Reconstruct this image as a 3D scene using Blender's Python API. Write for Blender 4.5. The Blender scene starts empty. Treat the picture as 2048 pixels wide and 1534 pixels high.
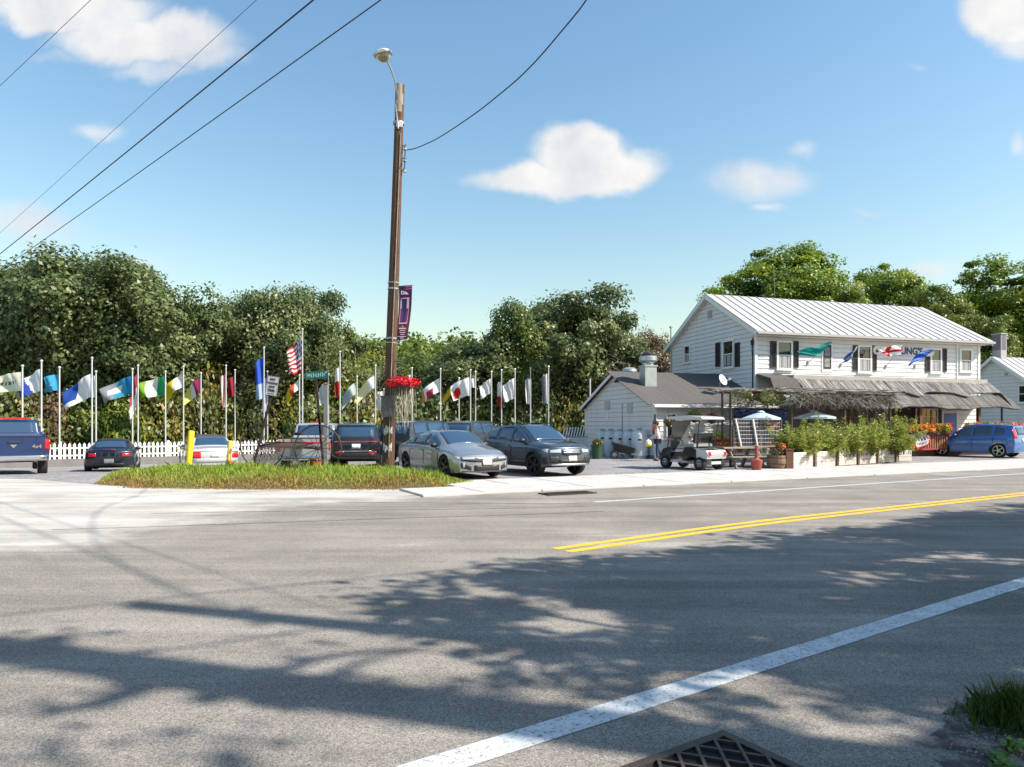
import bpy, math, random
import numpy as np
from mathutils import Vector, Matrix

R = random.Random(7)
rng = np.random.default_rng(7)
S = bpy.context.scene
C = S.collection
rad = math.radians

# ------------------------------------------------------------------ camera, sky, sun, exposure
cam_d = bpy.data.cameras.new('camera')
cam = bpy.data.objects.new('camera', cam_d); C.objects.link(cam)
cam.location = (0, 0, 1.6); cam.rotation_euler = (rad(90), 0, 0)
cam_d.sensor_width = 36; cam_d.lens = 24.61; cam_d.shift_y = 0.0405
cam_d.clip_start = .05; cam_d.clip_end = 4000
S.camera = cam
S.view_settings.view_transform = 'Standard'; S.view_settings.look = 'None'
S.view_settings.gamma = 1; S.view_settings.use_curve_mapping = False
S.view_settings.exposure = 0.76

SUN_EL = rad(42)
SH = Vector((.9538, -.3004, 0))                      # horizontal direction towards the sun
TO_SUN = Vector((SH.x*math.cos(SUN_EL), SH.y*math.cos(SUN_EL), math.sin(SUN_EL)))
sd = bpy.data.lights.new('sun', 'SUN'); sun = bpy.data.objects.new('sun', sd); C.objects.link(sun)
sd.energy = 5.0; sd.angle = rad(.53); sd.color = (1, .925, .82)
sun.rotation_euler = TO_SUN.to_track_quat('Z', 'Y').to_euler()
sun.location = (60, -20, 60)

W = bpy.data.worlds.new('World'); S.world = W; W.use_nodes = True
nt = W.node_tree; N = nt.nodes; LK = nt.links
for n_ in list(N): N.remove(n_)
def nd(tree, typ, **kw):
    n = tree.nodes.new(typ)
    for k, v in kw.items():
        if k.startswith('i_'):
            key = k[2:]
            n.inputs[int(key) if key.isdigit() else key.replace('_', ' ')].default_value = v
        else: setattr(n, k, v)
    return n
def mathn(tree, op, a, b=None, c=None):
    n = tree.nodes.new('ShaderNodeMath'); n.operation = op
    for i, x in enumerate((a, b, c)):
        if x is None: continue
        if isinstance(x, (int, float)): n.inputs[i].default_value = x
        else: tree.links.new(x, n.inputs[i])
    return n.outputs[0]
sky = nd(nt, 'ShaderNodeTexSky', sky_type='NISHITA', sun_disc=False, sun_elevation=SUN_EL, sun_rotation=math.atan2(SH.x, SH.y),
         altitude=100, air_density=1.7, dust_density=.8, ozone_density=2.0)
tc = nd(nt, 'ShaderNodeTexCoord')
sp = nd(nt, 'ShaderNodeSeparateXYZ'); LK.new(tc.outputs['Generated'], sp.inputs[0])
yy = mathn(nt, 'MAXIMUM', sp.outputs[1], .02)
u_ = mathn(nt, 'DIVIDE', sp.outputs[0], yy); v_ = mathn(nt, 'DIVIDE', sp.outputs[2], yy)
cb = nd(nt, 'ShaderNodeCombineXYZ'); LK.new(u_, cb.inputs[0]); LK.new(v_, cb.inputs[1])
no = nd(nt, 'ShaderNodeTexNoise', noise_dimensions='3D', i_Scale=8.0, i_Detail=5.0, i_Roughness=.52)
LK.new(cb.outputs[0], no.inputs['Vector'])
ns = nd(nt, 'ShaderNodeVectorMath', operation='SUBTRACT'); LK.new(no.outputs['Color'], ns.inputs[0]); ns.inputs[1].default_value = (.5, .5, .5)
nm = nd(nt, 'ShaderNodeVectorMath', operation='SCALE'); LK.new(ns.outputs[0], nm.inputs[0]); nm.inputs['Scale'].default_value = .085
nw = nd(nt, 'ShaderNodeVectorMath', operation='ADD'); LK.new(cb.outputs[0], nw.inputs[0]); LK.new(nm.outputs[0], nw.inputs[1])
CL = [(150, 25, 150, 42, 1, .25), (285, 75, 165, 42, 1, .3), (370, 100, 110, 28, .8, .5), (300, 130, 80, 18, .6, .6), (125, 110, 70, 12, .3, .8),
      (205, 250, 62, 20, .65, .7), (40, 440, 110, 42, .75, .7), (250, 535, 130, 34, .35, .9), (60, 480, 90, 30, .4, .9),
      (1175, 300, 92, 44, 1, .2), (1050, 350, 100, 36, 1, .35), (1235, 325, 88, 40, 1, .3), (1140, 352, 120, 36, 1, .3),
      (1520, 362, 100, 48, .75, .55), (1612, 295, 38, 16, .4, .8), (1535, 427, 38, 12, .6, .7), (1720, 415, 34, 9, .4, .9),
      (1860, 522, 68, 20, .6, .7), (2015, 30, 90, 60, 1, .25), (2035, 85, 55, 35, .8, .4), (2036, 290, 26, 28, .6, .7), (1835, 137, 30, 9, .25, .9)]
acc = None
for (px, py, hw, hh, op, soft) in CL:
    op = min(1, op*.97); m = nd(nt, 'ShaderNodeMapping'); m.vector_type = 'POINT'
    cu, cv = (px-1024)/1400, (850-py)/1400; sx, sy = 1400/(hw*1.12), 1400/(hh*1.12)
    m.inputs['Location'].default_value = (-cu*sx, -cv*sy, 0); m.inputs['Scale'].default_value = (sx, sy, 0)
    LK.new(nw.outputs[0], m.inputs['Vector'])
    ln = nd(nt, 'ShaderNodeVectorMath', operation='LENGTH'); LK.new(m.outputs[0], ln.inputs[0])
    mr = nd(nt, 'ShaderNodeMapRange', interpolation_type='SMOOTHSTEP'); LK.new(ln.outputs['Value'], mr.inputs[0])
    mr.inputs[1].default_value = 1.22; mr.inputs[2].default_value = max(1.0-soft*1.25, -.15); mr.inputs[3].default_value = 0; mr.inputs[4].default_value = op
    acc = mr.outputs[0] if acc is None else mathn(nt, 'MAXIMUM', acc, mr.outputs[0])
front = mathn(nt, 'GREATER_THAN', sp.outputs[1], .05)
mask = mathn(nt, 'MULTIPLY', acc, front)
# scattered fair-weather cloud over the rest of the sky
n2 = nd(nt, 'ShaderNodeTexNoise', i_Scale=2.6, i_Detail=6.0, i_Roughness=.6); LK.new(tc.outputs['Generated'], n2.inputs['Vector'])
m2 = nd(nt, 'ShaderNodeMapRange', interpolation_type='SMOOTHSTEP'); LK.new(n2.outputs['Fac'], m2.inputs[0])
m2.inputs[1].default_value = .60; m2.inputs[2].default_value = .72; m2.inputs[4].default_value = .85
back = mathn(nt, 'LESS_THAN', sp.outputs[1], -.05)
mask = mathn(nt, 'MAXIMUM', mask, mathn(nt, 'MULTIPLY', m2.outputs[0], back))
cm = nd(nt, 'ShaderNodeMix', data_type='RGBA'); LK.new(mask, cm.inputs['Factor'])
n3 = nd(nt, 'ShaderNodeTexNoise', i_Scale=22.0, i_Detail=8.0, i_Roughness=.62); LK.new(cb.outputs[0], n3.inputs['Vector'])
wisp = mathn(nt, 'ADD', mask, mathn(nt, 'MULTIPLY', mathn(nt, 'SUBTRACT', n3.outputs['Fac'], .5), mathn(nt, 'MULTIPLY', mathn(nt, 'MULTIPLY', mask, mathn(nt, 'SUBTRACT', 1.25, mask)), 1.7)))
wisp = mathn(nt, 'MINIMUM', mathn(nt, 'MAXIMUM', wisp, 0.), 1.); LK.new(wisp, cm.inputs['Factor'])
ccol = nd(nt, 'ShaderNodeMix', data_type='RGBA'); cmr = nd(nt, 'ShaderNodeMapRange'); LK.new(no.outputs['Fac'], cmr.inputs[0]); cmr.inputs[1].default_value = .38; cmr.inputs[2].default_value = .60
LK.new(cmr.outputs[0], ccol.inputs['Factor']); ccol.inputs['A'].default_value = (4.1, 4.25, 4.5, 1); ccol.inputs['B'].default_value = (5.3, 5.2, 5.1, 1); LK.new(ccol.outputs['Result'], cm.inputs['B'])
shs = nd(nt, 'ShaderNodeHueSaturation', i_Saturation=1.20); LK.new(sky.outputs[0], shs.inputs['Color']); LK.new(shs.outputs[0], cm.inputs['A'])
bg = nd(nt, 'ShaderNodeBackground', i_Strength=.110); LK.new(cm.outputs['Result'], bg.inputs[0])
wo = nd(nt, 'ShaderNodeOutputWorld'); LK.new(bg.outputs[0], wo.inputs[0])

# ------------------------------------------------------------------ helpers
def L(h):
    h = h.lstrip('#'); o = []
    for i in (0, 2, 4):
        c = int(h[i:i+2], 16)/255; o.append(c/12.92 if c <= .04045 else ((c+.055)/1.055)**2.4)
    return tuple(o)
def X(px, Z): return (px-1024)*Z/1400
def H(py, Z): return 1.6+(850-py)*Z/1400
def gz(x, y):                                         # the lot dips towards the picket fence
    a = min(max((-x-4)/5, 0), 1); b = min(max((y-22.5)/11, 0), 1)
    return -.42*a*a*(3-2*a)*b
MATS = {}
def mat(name, col=(.5, .5, .5), rough=.6, metal=0, var=0, vs=3.0, bump=0, bs=20.0, coat=0, spec=.5, attr=None, trans=0, emis=0, stretch=None, col2=None, alpha_noise=None, detail=4):
    if name in MATS: return MATS[name]
    m = bpy.data.materials.new(name); m.use_nodes = True; t = m.node_tree; p = t.nodes['Principled BSDF']
    p.inputs['Roughness'].default_value = rough; p.inputs['Metallic'].default_value = metal
    p.inputs['Coat Weight'].default_value = coat; p.inputs['Coat Roughness'].default_value = .04; p.inputs['Specular IOR Level'].default_value = spec
    p.inputs['Base Color'].default_value = (*col, 1)
    vec = None
    if var or bump or alpha_noise:
        tcn = nd(t, 'ShaderNodeTexCoord'); vec = tcn.outputs['Object']
        if stretch:
            mp = nd(t, 'ShaderNodeMapping'); mp.inputs['Scale'].default_value = stretch; t.links.new(vec, mp.inputs[0]); vec = mp.outputs[0]
    base = None
    if attr:
        a = nd(t, 'ShaderNodeAttribute', attribute_name=attr); base = a.outputs['Color']
    if var:
        n = nd(t, 'ShaderNodeTexNoise', i_Scale=vs, i_Detail=float(detail), i_Roughness=.65); t.links.new(vec, n.inputs[0])
        mr = nd(t, 'ShaderNodeMapRange'); t.links.new(n.outputs['Fac'], mr.inputs[0]); mr.inputs[1].default_value = .3; mr.inputs[2].default_value = .7
        mx = nd(t, 'ShaderNodeMix', data_type='RGBA'); t.links.new(mr.outputs[0], mx.inputs['Factor'])
        if base is not None:
            mu = nd(t, 'ShaderNodeMix', data_type='RGBA', blend_type='MULTIPLY', i_Factor=1.0); t.links.new(base, mu.inputs['A'])
            mx.inputs['A'].default_value = (1-var, 1-var, 1-var, 1); mx.inputs['B'].default_value = (1, 1, 1, 1)
            t.links.new(mx.outputs['Result'], mu.inputs['B']); base = mu.outputs['Result']
        else:
            mx.inputs['A'].default_value = (*col, 1)
            mx.inputs['B'].default_value = (*(col2 or tuple(c*(1-var) for c in col)), 1); base = mx.outputs['Result']
    if base is not None: t.links.new(base, p.inputs['Base Color'])
    if bump:
        n = nd(t, 'ShaderNodeTexNoise', i_Scale=bs, i_Detail=5.0); t.links.new(vec, n.inputs[0])
        b = nd(t, 'ShaderNodeBump', i_Strength=bump, i_Distance=.02); t.links.new(n.outputs['Fac'], b.inputs['Height']); t.links.new(b.outputs[0], p.inputs['Normal'])
    out = t.nodes['Material Output']
    if trans:
        tr = nd(t, 'ShaderNodeBsdfTranslucent'); ms = nd(t, 'ShaderNodeMixShader', i_Fac=trans)
        if base is not None: t.links.new(base, tr.inputs[0])
        else: tr.inputs[0].default_value = (*col, 1)
        t.links.new(p.outputs[0], ms.inputs[1]); t.links.new(tr.outputs[0], ms.inputs[2]); t.links.new(ms.outputs[0], out.inputs[0])
    if alpha_noise:
        n = nd(t, 'ShaderNodeTexNoise', i_Scale=alpha_noise[0], i_Detail=8.0, i_Roughness=.7); t.links.new(vec, n.inputs[0])
        mr = nd(t, 'ShaderNodeMapRange'); t.links.new(n.outputs['Fac'], mr.inputs[0])
        mr.inputs[1].default_value = alpha_noise[1]; mr.inputs[2].default_value = alpha_noise[2]
        t.links.new(mr.outputs[0], p.inputs['Alpha'])
    if emis: p.inputs['Emission Strength'].default_value = emis
    MATS[name] = m; return m
def leafmat(name, a, b, c=None, trans=.28, rough=.42):
    if name in MATS: return MATS[name]
    m = bpy.data.materials.new(name); m.use_nodes = True; t = m.node_tree; p = t.nodes['Principled BSDF']
    p.inputs['Roughness'].default_value = rough; p.inputs['Specular IOR Level'].default_value = .5
    at = nd(t, 'ShaderNodeAttribute', attribute_name='tint')
    r = nd(t, 'ShaderNodeValToRGB'); t.links.new(at.outputs['Fac'], r.inputs[0])
    r.color_ramp.elements[0].color = (*a, 1); r.color_ramp.elements[0].position = .1
    r.color_ramp.elements[1].color = (*b, 1); r.color_ramp.elements[1].position = .85
    if c:
        e = r.color_ramp.elements.new(.97); e.color = (*c, 1)
    t.links.new(r.outputs[0], p.inputs['Base Color'])
    tr = nd(t, 'ShaderNodeBsdfTranslucent'); t.links.new(r.outputs[0], tr.inputs[0])
    ms = nd(t, 'ShaderNodeMixShader', i_Fac=trans)
    t.links.new(p.outputs[0], ms.inputs[1]); t.links.new(tr.outputs[0], ms.inputs[2]); t.links.new(ms.outputs[0], t.nodes['Material Output'].inputs[0])
    MATS[name] = m; return m

class MB:
    def __init__(s, M=None): s.v = []; s.f = []; s.M = M or Matrix()
    def add(s, vs, fs):
        o = len(s.v); s.v += [tuple(s.M @ Vector(v)) for v in vs]; s.f += [tuple(i+o for i in f) for f in fs]; return s
    def box(s, c, d, rot=None):
        x, y, z = d[0]/2, d[1]/2, d[2]/2; vs = [Vector((i*x, j*y, k*z)) for k in (-1, 1) for j in (-1, 1) for i in (-1, 1)]
        if rot is not None: vs = [rot @ v for v in vs]
        return s.add([v+Vector(c) for v in vs], [(0, 2, 3, 1), (4, 5, 7, 6), (0, 1, 5, 4), (2, 6, 7, 3), (0, 4, 6, 2), (1, 3, 7, 5)])
    def beam(s, a, b, w, h=None):
        a, b = Vector(a), Vector(b); d = b-a; q = d.to_track_quat('X', 'Z').to_matrix()
        return s.box((a+b)/2, (d.length, w, h or w), q)
    def tube(s, pts, r, n=6, closed=False):
        pts = [Vector(p) for p in pts]; m = len(pts); rs = r if isinstance(r, (list, tuple)) else [r]*m
        vs = []; fs = []; up = None
        for i, p in enumerate(pts):
            if closed: d = pts[(i+1) % m]-pts[i-1]
            else: d = pts[min(i+1, m-1)]-pts[max(i-1, 0)]
            d.normalize()
            if up is None: up = Vector((0, 0, 1)) if abs(d.z) < .9 else Vector((1, 0, 0))
            a = d.cross(up).normalized(); b = a.cross(d); up = b
            for k in range(n):
                t = 2*math.pi*k/n; vs.append(p+(a*math.cos(t)+b*math.sin(t))*rs[i])
        for i in range(m if closed else m-1):
            j = (i+1) % m
            for k in range(n): fs.append((i*n+k, i*n+(k+1) % n, j*n+(k+1) % n, j*n+k))
        if not closed: fs += [tuple(reversed(range(n))), tuple(range((m-1)*n, m*n))]
        return s.add(vs, fs)
    def lathe(s, prof, n=16, c=(0, 0, 0), axis='z'):
        vs = []; fs = []; m = len(prof)
        for (r, z) in prof:
            for k in range(n):
                t = 2*math.pi*k/n; q = (r*math.cos(t), r*math.sin(t), z)
                if axis == 'y': q = (q[0], q[2], q[1])
                vs.append((q[0]+c[0], q[1]+c[1], q[2]+c[2]))
        for i in range(m-1):
            for k in range(n):
                f = (i*n+k, i*n+(k+1) % n, (i+1)*n+(k+1) % n, (i+1)*n+k)
                fs.append(f if axis == 'z' else f[::-1])
        e = [tuple(reversed(range(n))), tuple(range((m-1)*n, m*n))]
        if axis == 'y': e = [x[::-1] for x in e]
        if prof[0][0] > 1e-4: fs.append(e[0])
        if prof[-1][0] > 1e-4: fs.append(e[1])
        return s.add(vs, fs)
    def prism(s, poly, a, b, plane='xz'):
        n = len(poly); P = (lambda p, t: (p[0], t, p[1])) if plane == 'xz' else ((lambda p, t: (t, p[0], p[1])) if plane == 'yz' else (lambda p, t: (p[0], p[1], t)))
        vs = [P(p, a) for p in poly]+[P(p, b) for p in poly]
        fs = [tuple(range(n)), tuple(reversed(range(n, 2*n)))]+[(i, (i+1) % n+0, (i+1) % n+n, i+n)[::-1] for i in range(n)]
        return s.add(vs, fs)
    def ball(s, c, r, n=8, sc=(1, 1, 1)):
        pr = [(max(math.sin(math.pi*i/n), 1e-5)*r, -math.cos(math.pi*i/n)*r) for i in range(n+1)]
        o = len(s.v); vs = []; fs = []; k = n*2
        for (a, z) in pr:
            for j in range(k):
                t = 2*math.pi*j/k; vs.append((c[0]+a*math.cos(t)*sc[0], c[1]+a*math.sin(t)*sc[1], c[2]+z*sc[2]))
        for i in range(n):
            for j in range(k): fs.append((i*k+j, i*k+(j+1) % k, (i+1)*k+(j+1) % k, (i+1)*k+j))
        return s.add(vs, fs)
    def build(s, name, m, parent=None, smooth=False, loc=None):
        me = bpy.data.meshes.new(name); me.from_pydata(s.v, [], s.f); me.update()
        bm_fix(me)
        if m is not None: me.materials.append(m)
        if smooth: smooth_me(me, smooth)
        return link(name, me, parent, loc)
import bmesh
def bm_fix(me):
    if len(me.polygons) > 20000: return
    b = bmesh.new(); b.from_mesh(me); bmesh.ops.recalc_face_normals(b, faces=b.faces); b.to_mesh(me); b.free()
def smooth_me(me, ang):
    me.polygons.foreach_set('use_smooth', [True]*len(me.polygons))
    a = 40 if ang is True else ang
    try: me.set_sharp_from_angle(angle=rad(a))
    except Exception: pass
def link(name, me, parent=None, loc=None):
    o = bpy.data.objects.new(name, me); C.objects.link(o)
    if parent is not None: o.parent = parent
    if loc is not None: o.location = loc
    return o
def tag(o, label=None, cat=None, group=None, kind=None):
    if label: o['label'] = label
    if cat: o['category'] = cat
    if group: o['group'] = group
    if kind: o['kind'] = kind
    return o
def thing(name, label, cat, loc=(0, 0, 0), rz=0, group=None):
    o = bpy.data.objects.new(name, None); C.objects.link(o); o.location = loc; o.rotation_euler = (0, 0, rz); o.empty_display_size = .2
    return tag(o, label, cat, group)
def np_mesh(name, V, F, mats, faceattr=None, colattr=None, smooth=False):
    me = bpy.data.meshes.new(name); n = F.shape[1]
    me.vertices.add(len(V)); me.vertices.foreach_set('co', np.ascontiguousarray(V, dtype=np.float32).ravel())
    me.loops.add(F.size); me.loops.foreach_set('vertex_index', np.ascontiguousarray(F, dtype=np.int32).ravel())
    me.polygons.add(len(F)); me.polygons.foreach_set('loop_start', np.arange(0, F.size, n, dtype=np.int32)); me.polygons.foreach_set('loop_total', np.full(len(F), n, dtype=np.int32))
    if smooth: me.polygons.foreach_set('use_smooth', np.ones(len(F), dtype=bool))
    me.update(calc_edges=True)
    if faceattr is not None:
        a = me.attributes.new('tint', 'FLOAT', 'FACE'); a.data.foreach_set('value', np.ascontiguousarray(faceattr, dtype=np.float32))
    if colattr is not None:
        a = me.attributes.new('Col', 'FLOAT_COLOR', 'CORNER'); c = np.ones((len(F), n, 4), dtype=np.float32); c[:, :, :3] = colattr[:, None, :]; a.data.foreach_set('color', c.ravel())
    for m in mats: me.materials.append(m)
    return me
def leaf_quads(P, Nrm, size, g, elong=1.3):
    """one small quad per point P with normals Nrm"""
    n = len(P); Nrm = Nrm/np.maximum(np.linalg.norm(Nrm, axis=1, keepdims=True), 1e-6)
    t = g.normal(size=(n, 3)); a = np.cross(Nrm, t); a /= np.maximum(np.linalg.norm(a, axis=1, keepdims=True), 1e-6); b = np.cross(Nrm, a)
    s = (size*g.uniform(.6, 1.3, (n, 1)))*.5
    V = np.stack([P-a*s*elong, P-b*s*.8, P+a*s*elong, P+b*s*.8], axis=1).reshape(-1, 3)
    return V, np.arange(4*n).reshape(-1, 4)
def clumpcloud(g, centers, crad, nleaf, size, flat=.75, out=.7, tintbase=None, centre=None, elong=1.3):
    k = len(centers); idx = np.repeat(np.arange(k), nleaf); d = g.normal(size=(k*nleaf, 3)); d /= np.linalg.norm(d, axis=1, keepdims=True)
    r = g.uniform(.3, 1.05, (k*nleaf, 1))**.6*(1+.22*np.abs(g.normal(size=(k*nleaf, 1)))); off = d*r*crad[idx][:, None]; off[:, 2] *= flat
    P = centers[idx]+off
    Nn = d*out+g.normal(size=d.shape)*.55+np.array([0, 0, .35])
    if centre is not None:
        o = centers[idx]-centre; o /= np.maximum(np.linalg.norm(o, axis=1, keepdims=True), 1e-6); Nn = Nn+o*.4
    V, F = leaf_quads(P, Nn, size, g, elong)
    tb = (g.uniform(.2, .8, k) if tintbase is None else tintbase)[idx]
    tint = np.clip(tb+g.normal(0, .17, len(idx)), 0, 1)
    return V, F, tint
# ------------------------------------------------------------------ ground, road, lot, pavement
def speckle(name, c1, c2, pale=None, dustattr=False, scale=260, bump=.25, rough=.85, tone=None, patch=.2, far=40.):
    m = bpy.data.materials.new(name); m.use_nodes = True; t = m.node_tree; p = t.nodes['Principled BSDF']; p.inputs['Roughness'].default_value = rough
    p.inputs['Specular IOR Level'].default_value = .12
    tcn = nd(t, 'ShaderNodeTexCoord'); vec = tcn.outputs['Object']; lk = t.links.new
    n1 = nd(t, 'ShaderNodeTexVoronoi', i_Scale=float(scale)); lk(vec, n1.inputs[0])
    n2 = nd(t, 'ShaderNodeTexNoise', i_Scale=far, i_Detail=8.0, i_Roughness=.75); lk(vec, n2.inputs[0])
    n3 = nd(t, 'ShaderNodeTexNoise', i_Scale=.55, i_Detail=6.0, i_Roughness=.6); lk(vec, n3.inputs[0])
    sp_ = nd(t, 'ShaderNodeSeparateColor'); lk(n1.outputs['Color'], sp_.inputs[0])
    f = mathn(t, 'ADD', mathn(t, 'MULTIPLY', sp_.outputs[0], .55), mathn(t, 'MULTIPLY', n2.outputs['Fac'], .9))
    mr = nd(t, 'ShaderNodeMapRange'); lk(f, mr.inputs[0]); mr.inputs[1].default_value = .35; mr.inputs[2].default_value = 1.05
    mx = nd(t, 'ShaderNodeMix', data_type='RGBA'); lk(mr.outputs[0], mx.inputs['Factor']); mx.inputs['A'].default_value = (*c1, 1); mx.inputs['B'].default_value = (*c2, 1)
    col = mx.outputs['Result']
    if pale:
        a = nd(t, 'ShaderNodeAttribute', attribute_name='dust')
        n4 = nd(t, 'ShaderNodeTexNoise', i_Scale=1.0, i_Detail=9.0, i_Roughness=.7)
        mp = nd(t, 'ShaderNodeMapping'); mp.inputs['Scale'].default_value = (.45, 1.6, 1); mp.inputs['Rotation'].default_value = (0, 0, -.35); lk(vec, mp.inputs[0]); lk(mp.outputs[0], n4.inputs[0])
        s_ = mathn(t, 'ADD', mathn(t, 'ADD', a.outputs['Fac'], mathn(t, 'MULTIPLY', mathn(t, 'SUBTRACT', n3.outputs['Fac'], .5), 1.3)), mathn(t, 'MULTIPLY', mathn(t, 'SUBTRACT', n4.outputs['Fac'], .5), 1.0))
        m4 = nd(t, 'ShaderNodeMapRange', interpolation_type='SMOOTHSTEP'); lk(s_, m4.inputs[0]); m4.inputs[1].default_value = .0; m4.inputs[2].default_value = .98
        fine = mathn(t, 'MULTIPLY', m4.outputs[0], mathn(t, 'ADD', .55, mathn(t, 'MULTIPLY', mr.outputs[0], .45)))
        mx2 = nd(t, 'ShaderNodeMix', data_type='RGBA'); lk(fine, mx2.inputs['Factor']); lk(col, mx2.inputs['A']); mx2.inputs['B'].default_value = (*pale, 1); col = mx2.outputs['Result']
    mv = nd(t, 'ShaderNodeMapRange'); lk(n3.outputs['Fac'], mv.inputs[0]); mv.inputs[1].default_value = .3; mv.inputs[2].default_value = .7; mv.inputs[3].default_value = 1-patch; mv.inputs[4].default_value = 1+patch*.5
    val = mv.outputs[0]
    if tone:                                           # wheel-polished streaks and tar stains along the lane
        for (rot, scl, lo, hi, amt, det) in ((-.47, (.05, 1.5, 1), .35, .68, .26, 3.), (-.44, (.5, 5, 1), .42, .62, .10, 6.), (0, (.33, .33, 1), .60, .74, -.18, 9.)):
            mp = nd(t, 'ShaderNodeMapping'); mp.inputs['Rotation'].default_value = (0, 0, rot); mp.inputs['Scale'].default_value = scl; lk(vec, mp.inputs[0])
            nn = nd(t, 'ShaderNodeTexNoise', i_Scale=1.0, i_Detail=det, i_Roughness=.6); lk(mp.outputs[0], nn.inputs[0])
            q = nd(t, 'ShaderNodeMapRange', interpolation_type='SMOOTHSTEP'); lk(nn.outputs['Fac'], q.inputs[0]); q.inputs[1].default_value = lo; q.inputs[2].default_value = hi
            q.inputs[3].default_value = 1-abs(amt)/2 if amt > 0 else 1; q.inputs[4].default_value = 1+amt/2 if amt > 0 else 1+amt
            val = mathn(t, 'MULTIPLY', val, q.outputs[0])
    hs = nd(t, 'ShaderNodeHueSaturation'); lk(col, hs.inputs['Color']); lk(val, hs.inputs['Value']); lk(hs.outputs[0], p.inputs['Base Color'])
    b = nd(t, 'ShaderNodeBump', i_Strength=bump, i_Distance=.012); lk(f, b.inputs['Height']); lk(b.outputs[0], p.inputs['Normal'])
    return m
M_road = speckle('asphalt', (.095, .087, .079), (.41, .375, .33), pale=(.58, .55, .505), scale=170, far=60., bump=.5, patch=.22, tone=1, rough=.95)
M_lot = speckle('gravel', (.13, .125, .13), (.42, .40, .39), scale=22, far=9., bump=1, patch=.25)
M_conc = mat('pavement_concrete', (.56, .52, .48), .9, var=.25, vs=2.2, bump=.25, bs=60, detail=9)
M_earth = mat('meadow', (.07, .09, .03), .95, var=.5, vs=.5, bump=.5, bs=6)

def grid_sheet(name, xs, ys, zf, m, smooth=True):
    xs = np.asarray(xs, float); ys = np.asarray(ys, float); nx, ny = len(xs), len(ys)
    GX, GY = np.meshgrid(xs, ys, indexing='ij')
    if callable(zf): Z = np.vectorize(zf)(GX, GY)
    else: Z = zf
    V = np.stack([GX, GY, Z], -1).reshape(-1, 3)
    i, j = np.meshgrid(np.arange(nx-1), np.arange(ny-1), indexing='ij'); a = (i*ny+j).ravel()
    F = np.stack([a, a+ny, a+ny+1, a+1], -1)
    return link(name, np_mesh(name, V, F, [m], smooth=smooth))
def far_z(x, y):
    z = gz(x, y)-.02
    r = math.hypot(x, y)
    if y > 36:                                         # valley behind the fence, then the wooded rise
        k = min(max((y-36-max(0, x+6)*.15)/14, 0), 1); k = k*k*(3-2*k)
        if x < 6: z -= 3.2*k*min(1, (6-x)/6)
        h = min(max((y-75)/75, 0), 1); h = h*h*(3-2*h)
        z += h*17.5*math.exp(-((x+16)/60)**2)*(1 if y < 260 else math.exp(-((y-260)/120)**2))
    return z
gx = np.concatenate([-np.geomspace(1600, 62, 14), np.arange(-60, 61, 2.5), np.geomspace(62, 1600, 14)])
gy = np.concatenate([-np.geomspace(1600, 32, 8), np.arange(-30, 61, 2.5), np.geomspace(64, 200, 16), np.geomspace(230, 2600, 12)])
tag(grid_sheet('ground', gx, gy, far_z, M_earth), kind='structure')

PD = Vector((.894, .448, 0)); PN = Vector((.448, -.894, 0))   # pavement direction, and its normal towards the road
P0 = Vector((-1.06, 15.8, 0))
def road_edge(x):                                    # far edge of the asphalt
    if x > -1.06: return P0.y+(x-P0.x)*PD.y/PD.x+.05
    return float(np.interp(x, [-40, -18, -14, -11, -9, -6.4, -3, -1.9, -1.06], [24, 21.5, 20.5, 18.6, 17.7, 17.35, 17.35, 17.3, 15.85]))
xs = np.concatenate([np.arange(-40, -13, 1.), np.arange(-13, 14, .1), np.arange(14, 70, 1.)])
tt = np.concatenate([np.linspace(0, .3, 12)[:-1], np.linspace(.3, 1, 170)])
GX, T = np.meshgrid(xs, tt, indexing='ij'); E = np.array([road_edge(x) for x in xs])
GY = -22+(E[:, None]+22)*T; V = np.stack([GX, GY, np.vectorize(gz)(GX, GY)+.008], -1).reshape(-1, 3)
nx, ny = GX.shape; i, j = np.meshgrid(np.arange(nx-1), np.arange(ny-1), indexing='ij'); a = (i*ny+j).ravel()
me = np_mesh('road', V, np.stack([a, a+ny, a+ny+1, a+1], -1), [M_road], smooth=True)
# worn, dusty mouth of the side lane: signed distance to its edge line
gxv, gyv = V[:, 0], V[:, 1]
edge_y = np.interp(gxv, [-30, -12, -6.4, -4.6, -2.4, -1.0, .4], [8.2, 8.6, 9.4, 12.2, 15.1, 15.9, 16.6])
dust = np.clip(.5+(gyv-edge_y)*.30, -.2, .95)*np.clip((1.2-gxv)/1.6, 0, 1)
band = np.exp(-((gyv-np.interp(gxv, [-12, -4, 3], [10.2, 9.3, 9.2]))/.55)**2)*.22*(gxv < 3)
cen = np.exp(-((gyv-13.3)/1.6)**2)*np.clip((gxv+6.8)/2, 0, 1)*.50
dust = dust+band-cen*(gyv > edge_y-1.5)
at = me.attributes.new('dust', 'FLOAT', 'POINT'); at.data.foreach_set('value', dust.astype(np.float32))
tag(link('road', me), kind='structure')
lot = []
xs2 = np.arange(-44, 60, 1.0); tt2 = np.linspace(0, 1, 26)
GX, T = np.meshgrid(xs2, tt2, indexing='ij'); E = np.array([road_edge(x)-.6 for x in xs2]); E2 = np.array([np.interp(x, [-44, -22, -15, -5, 8, 60], [33.2, 33.4, 39.2, 43.5, 45, 48]) for x in xs2])
GY = E[:, None]+(E2-E)[:, None]*T; V = np.stack([GX, GY, np.vectorize(gz)(GX, GY)+.002], -1).reshape(-1, 3)
nx, ny = GX.shape; i, j = np.meshgrid(np.arange(nx-1), np.arange(ny-1), indexing='ij'); a = (i*ny+j).ravel()
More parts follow.
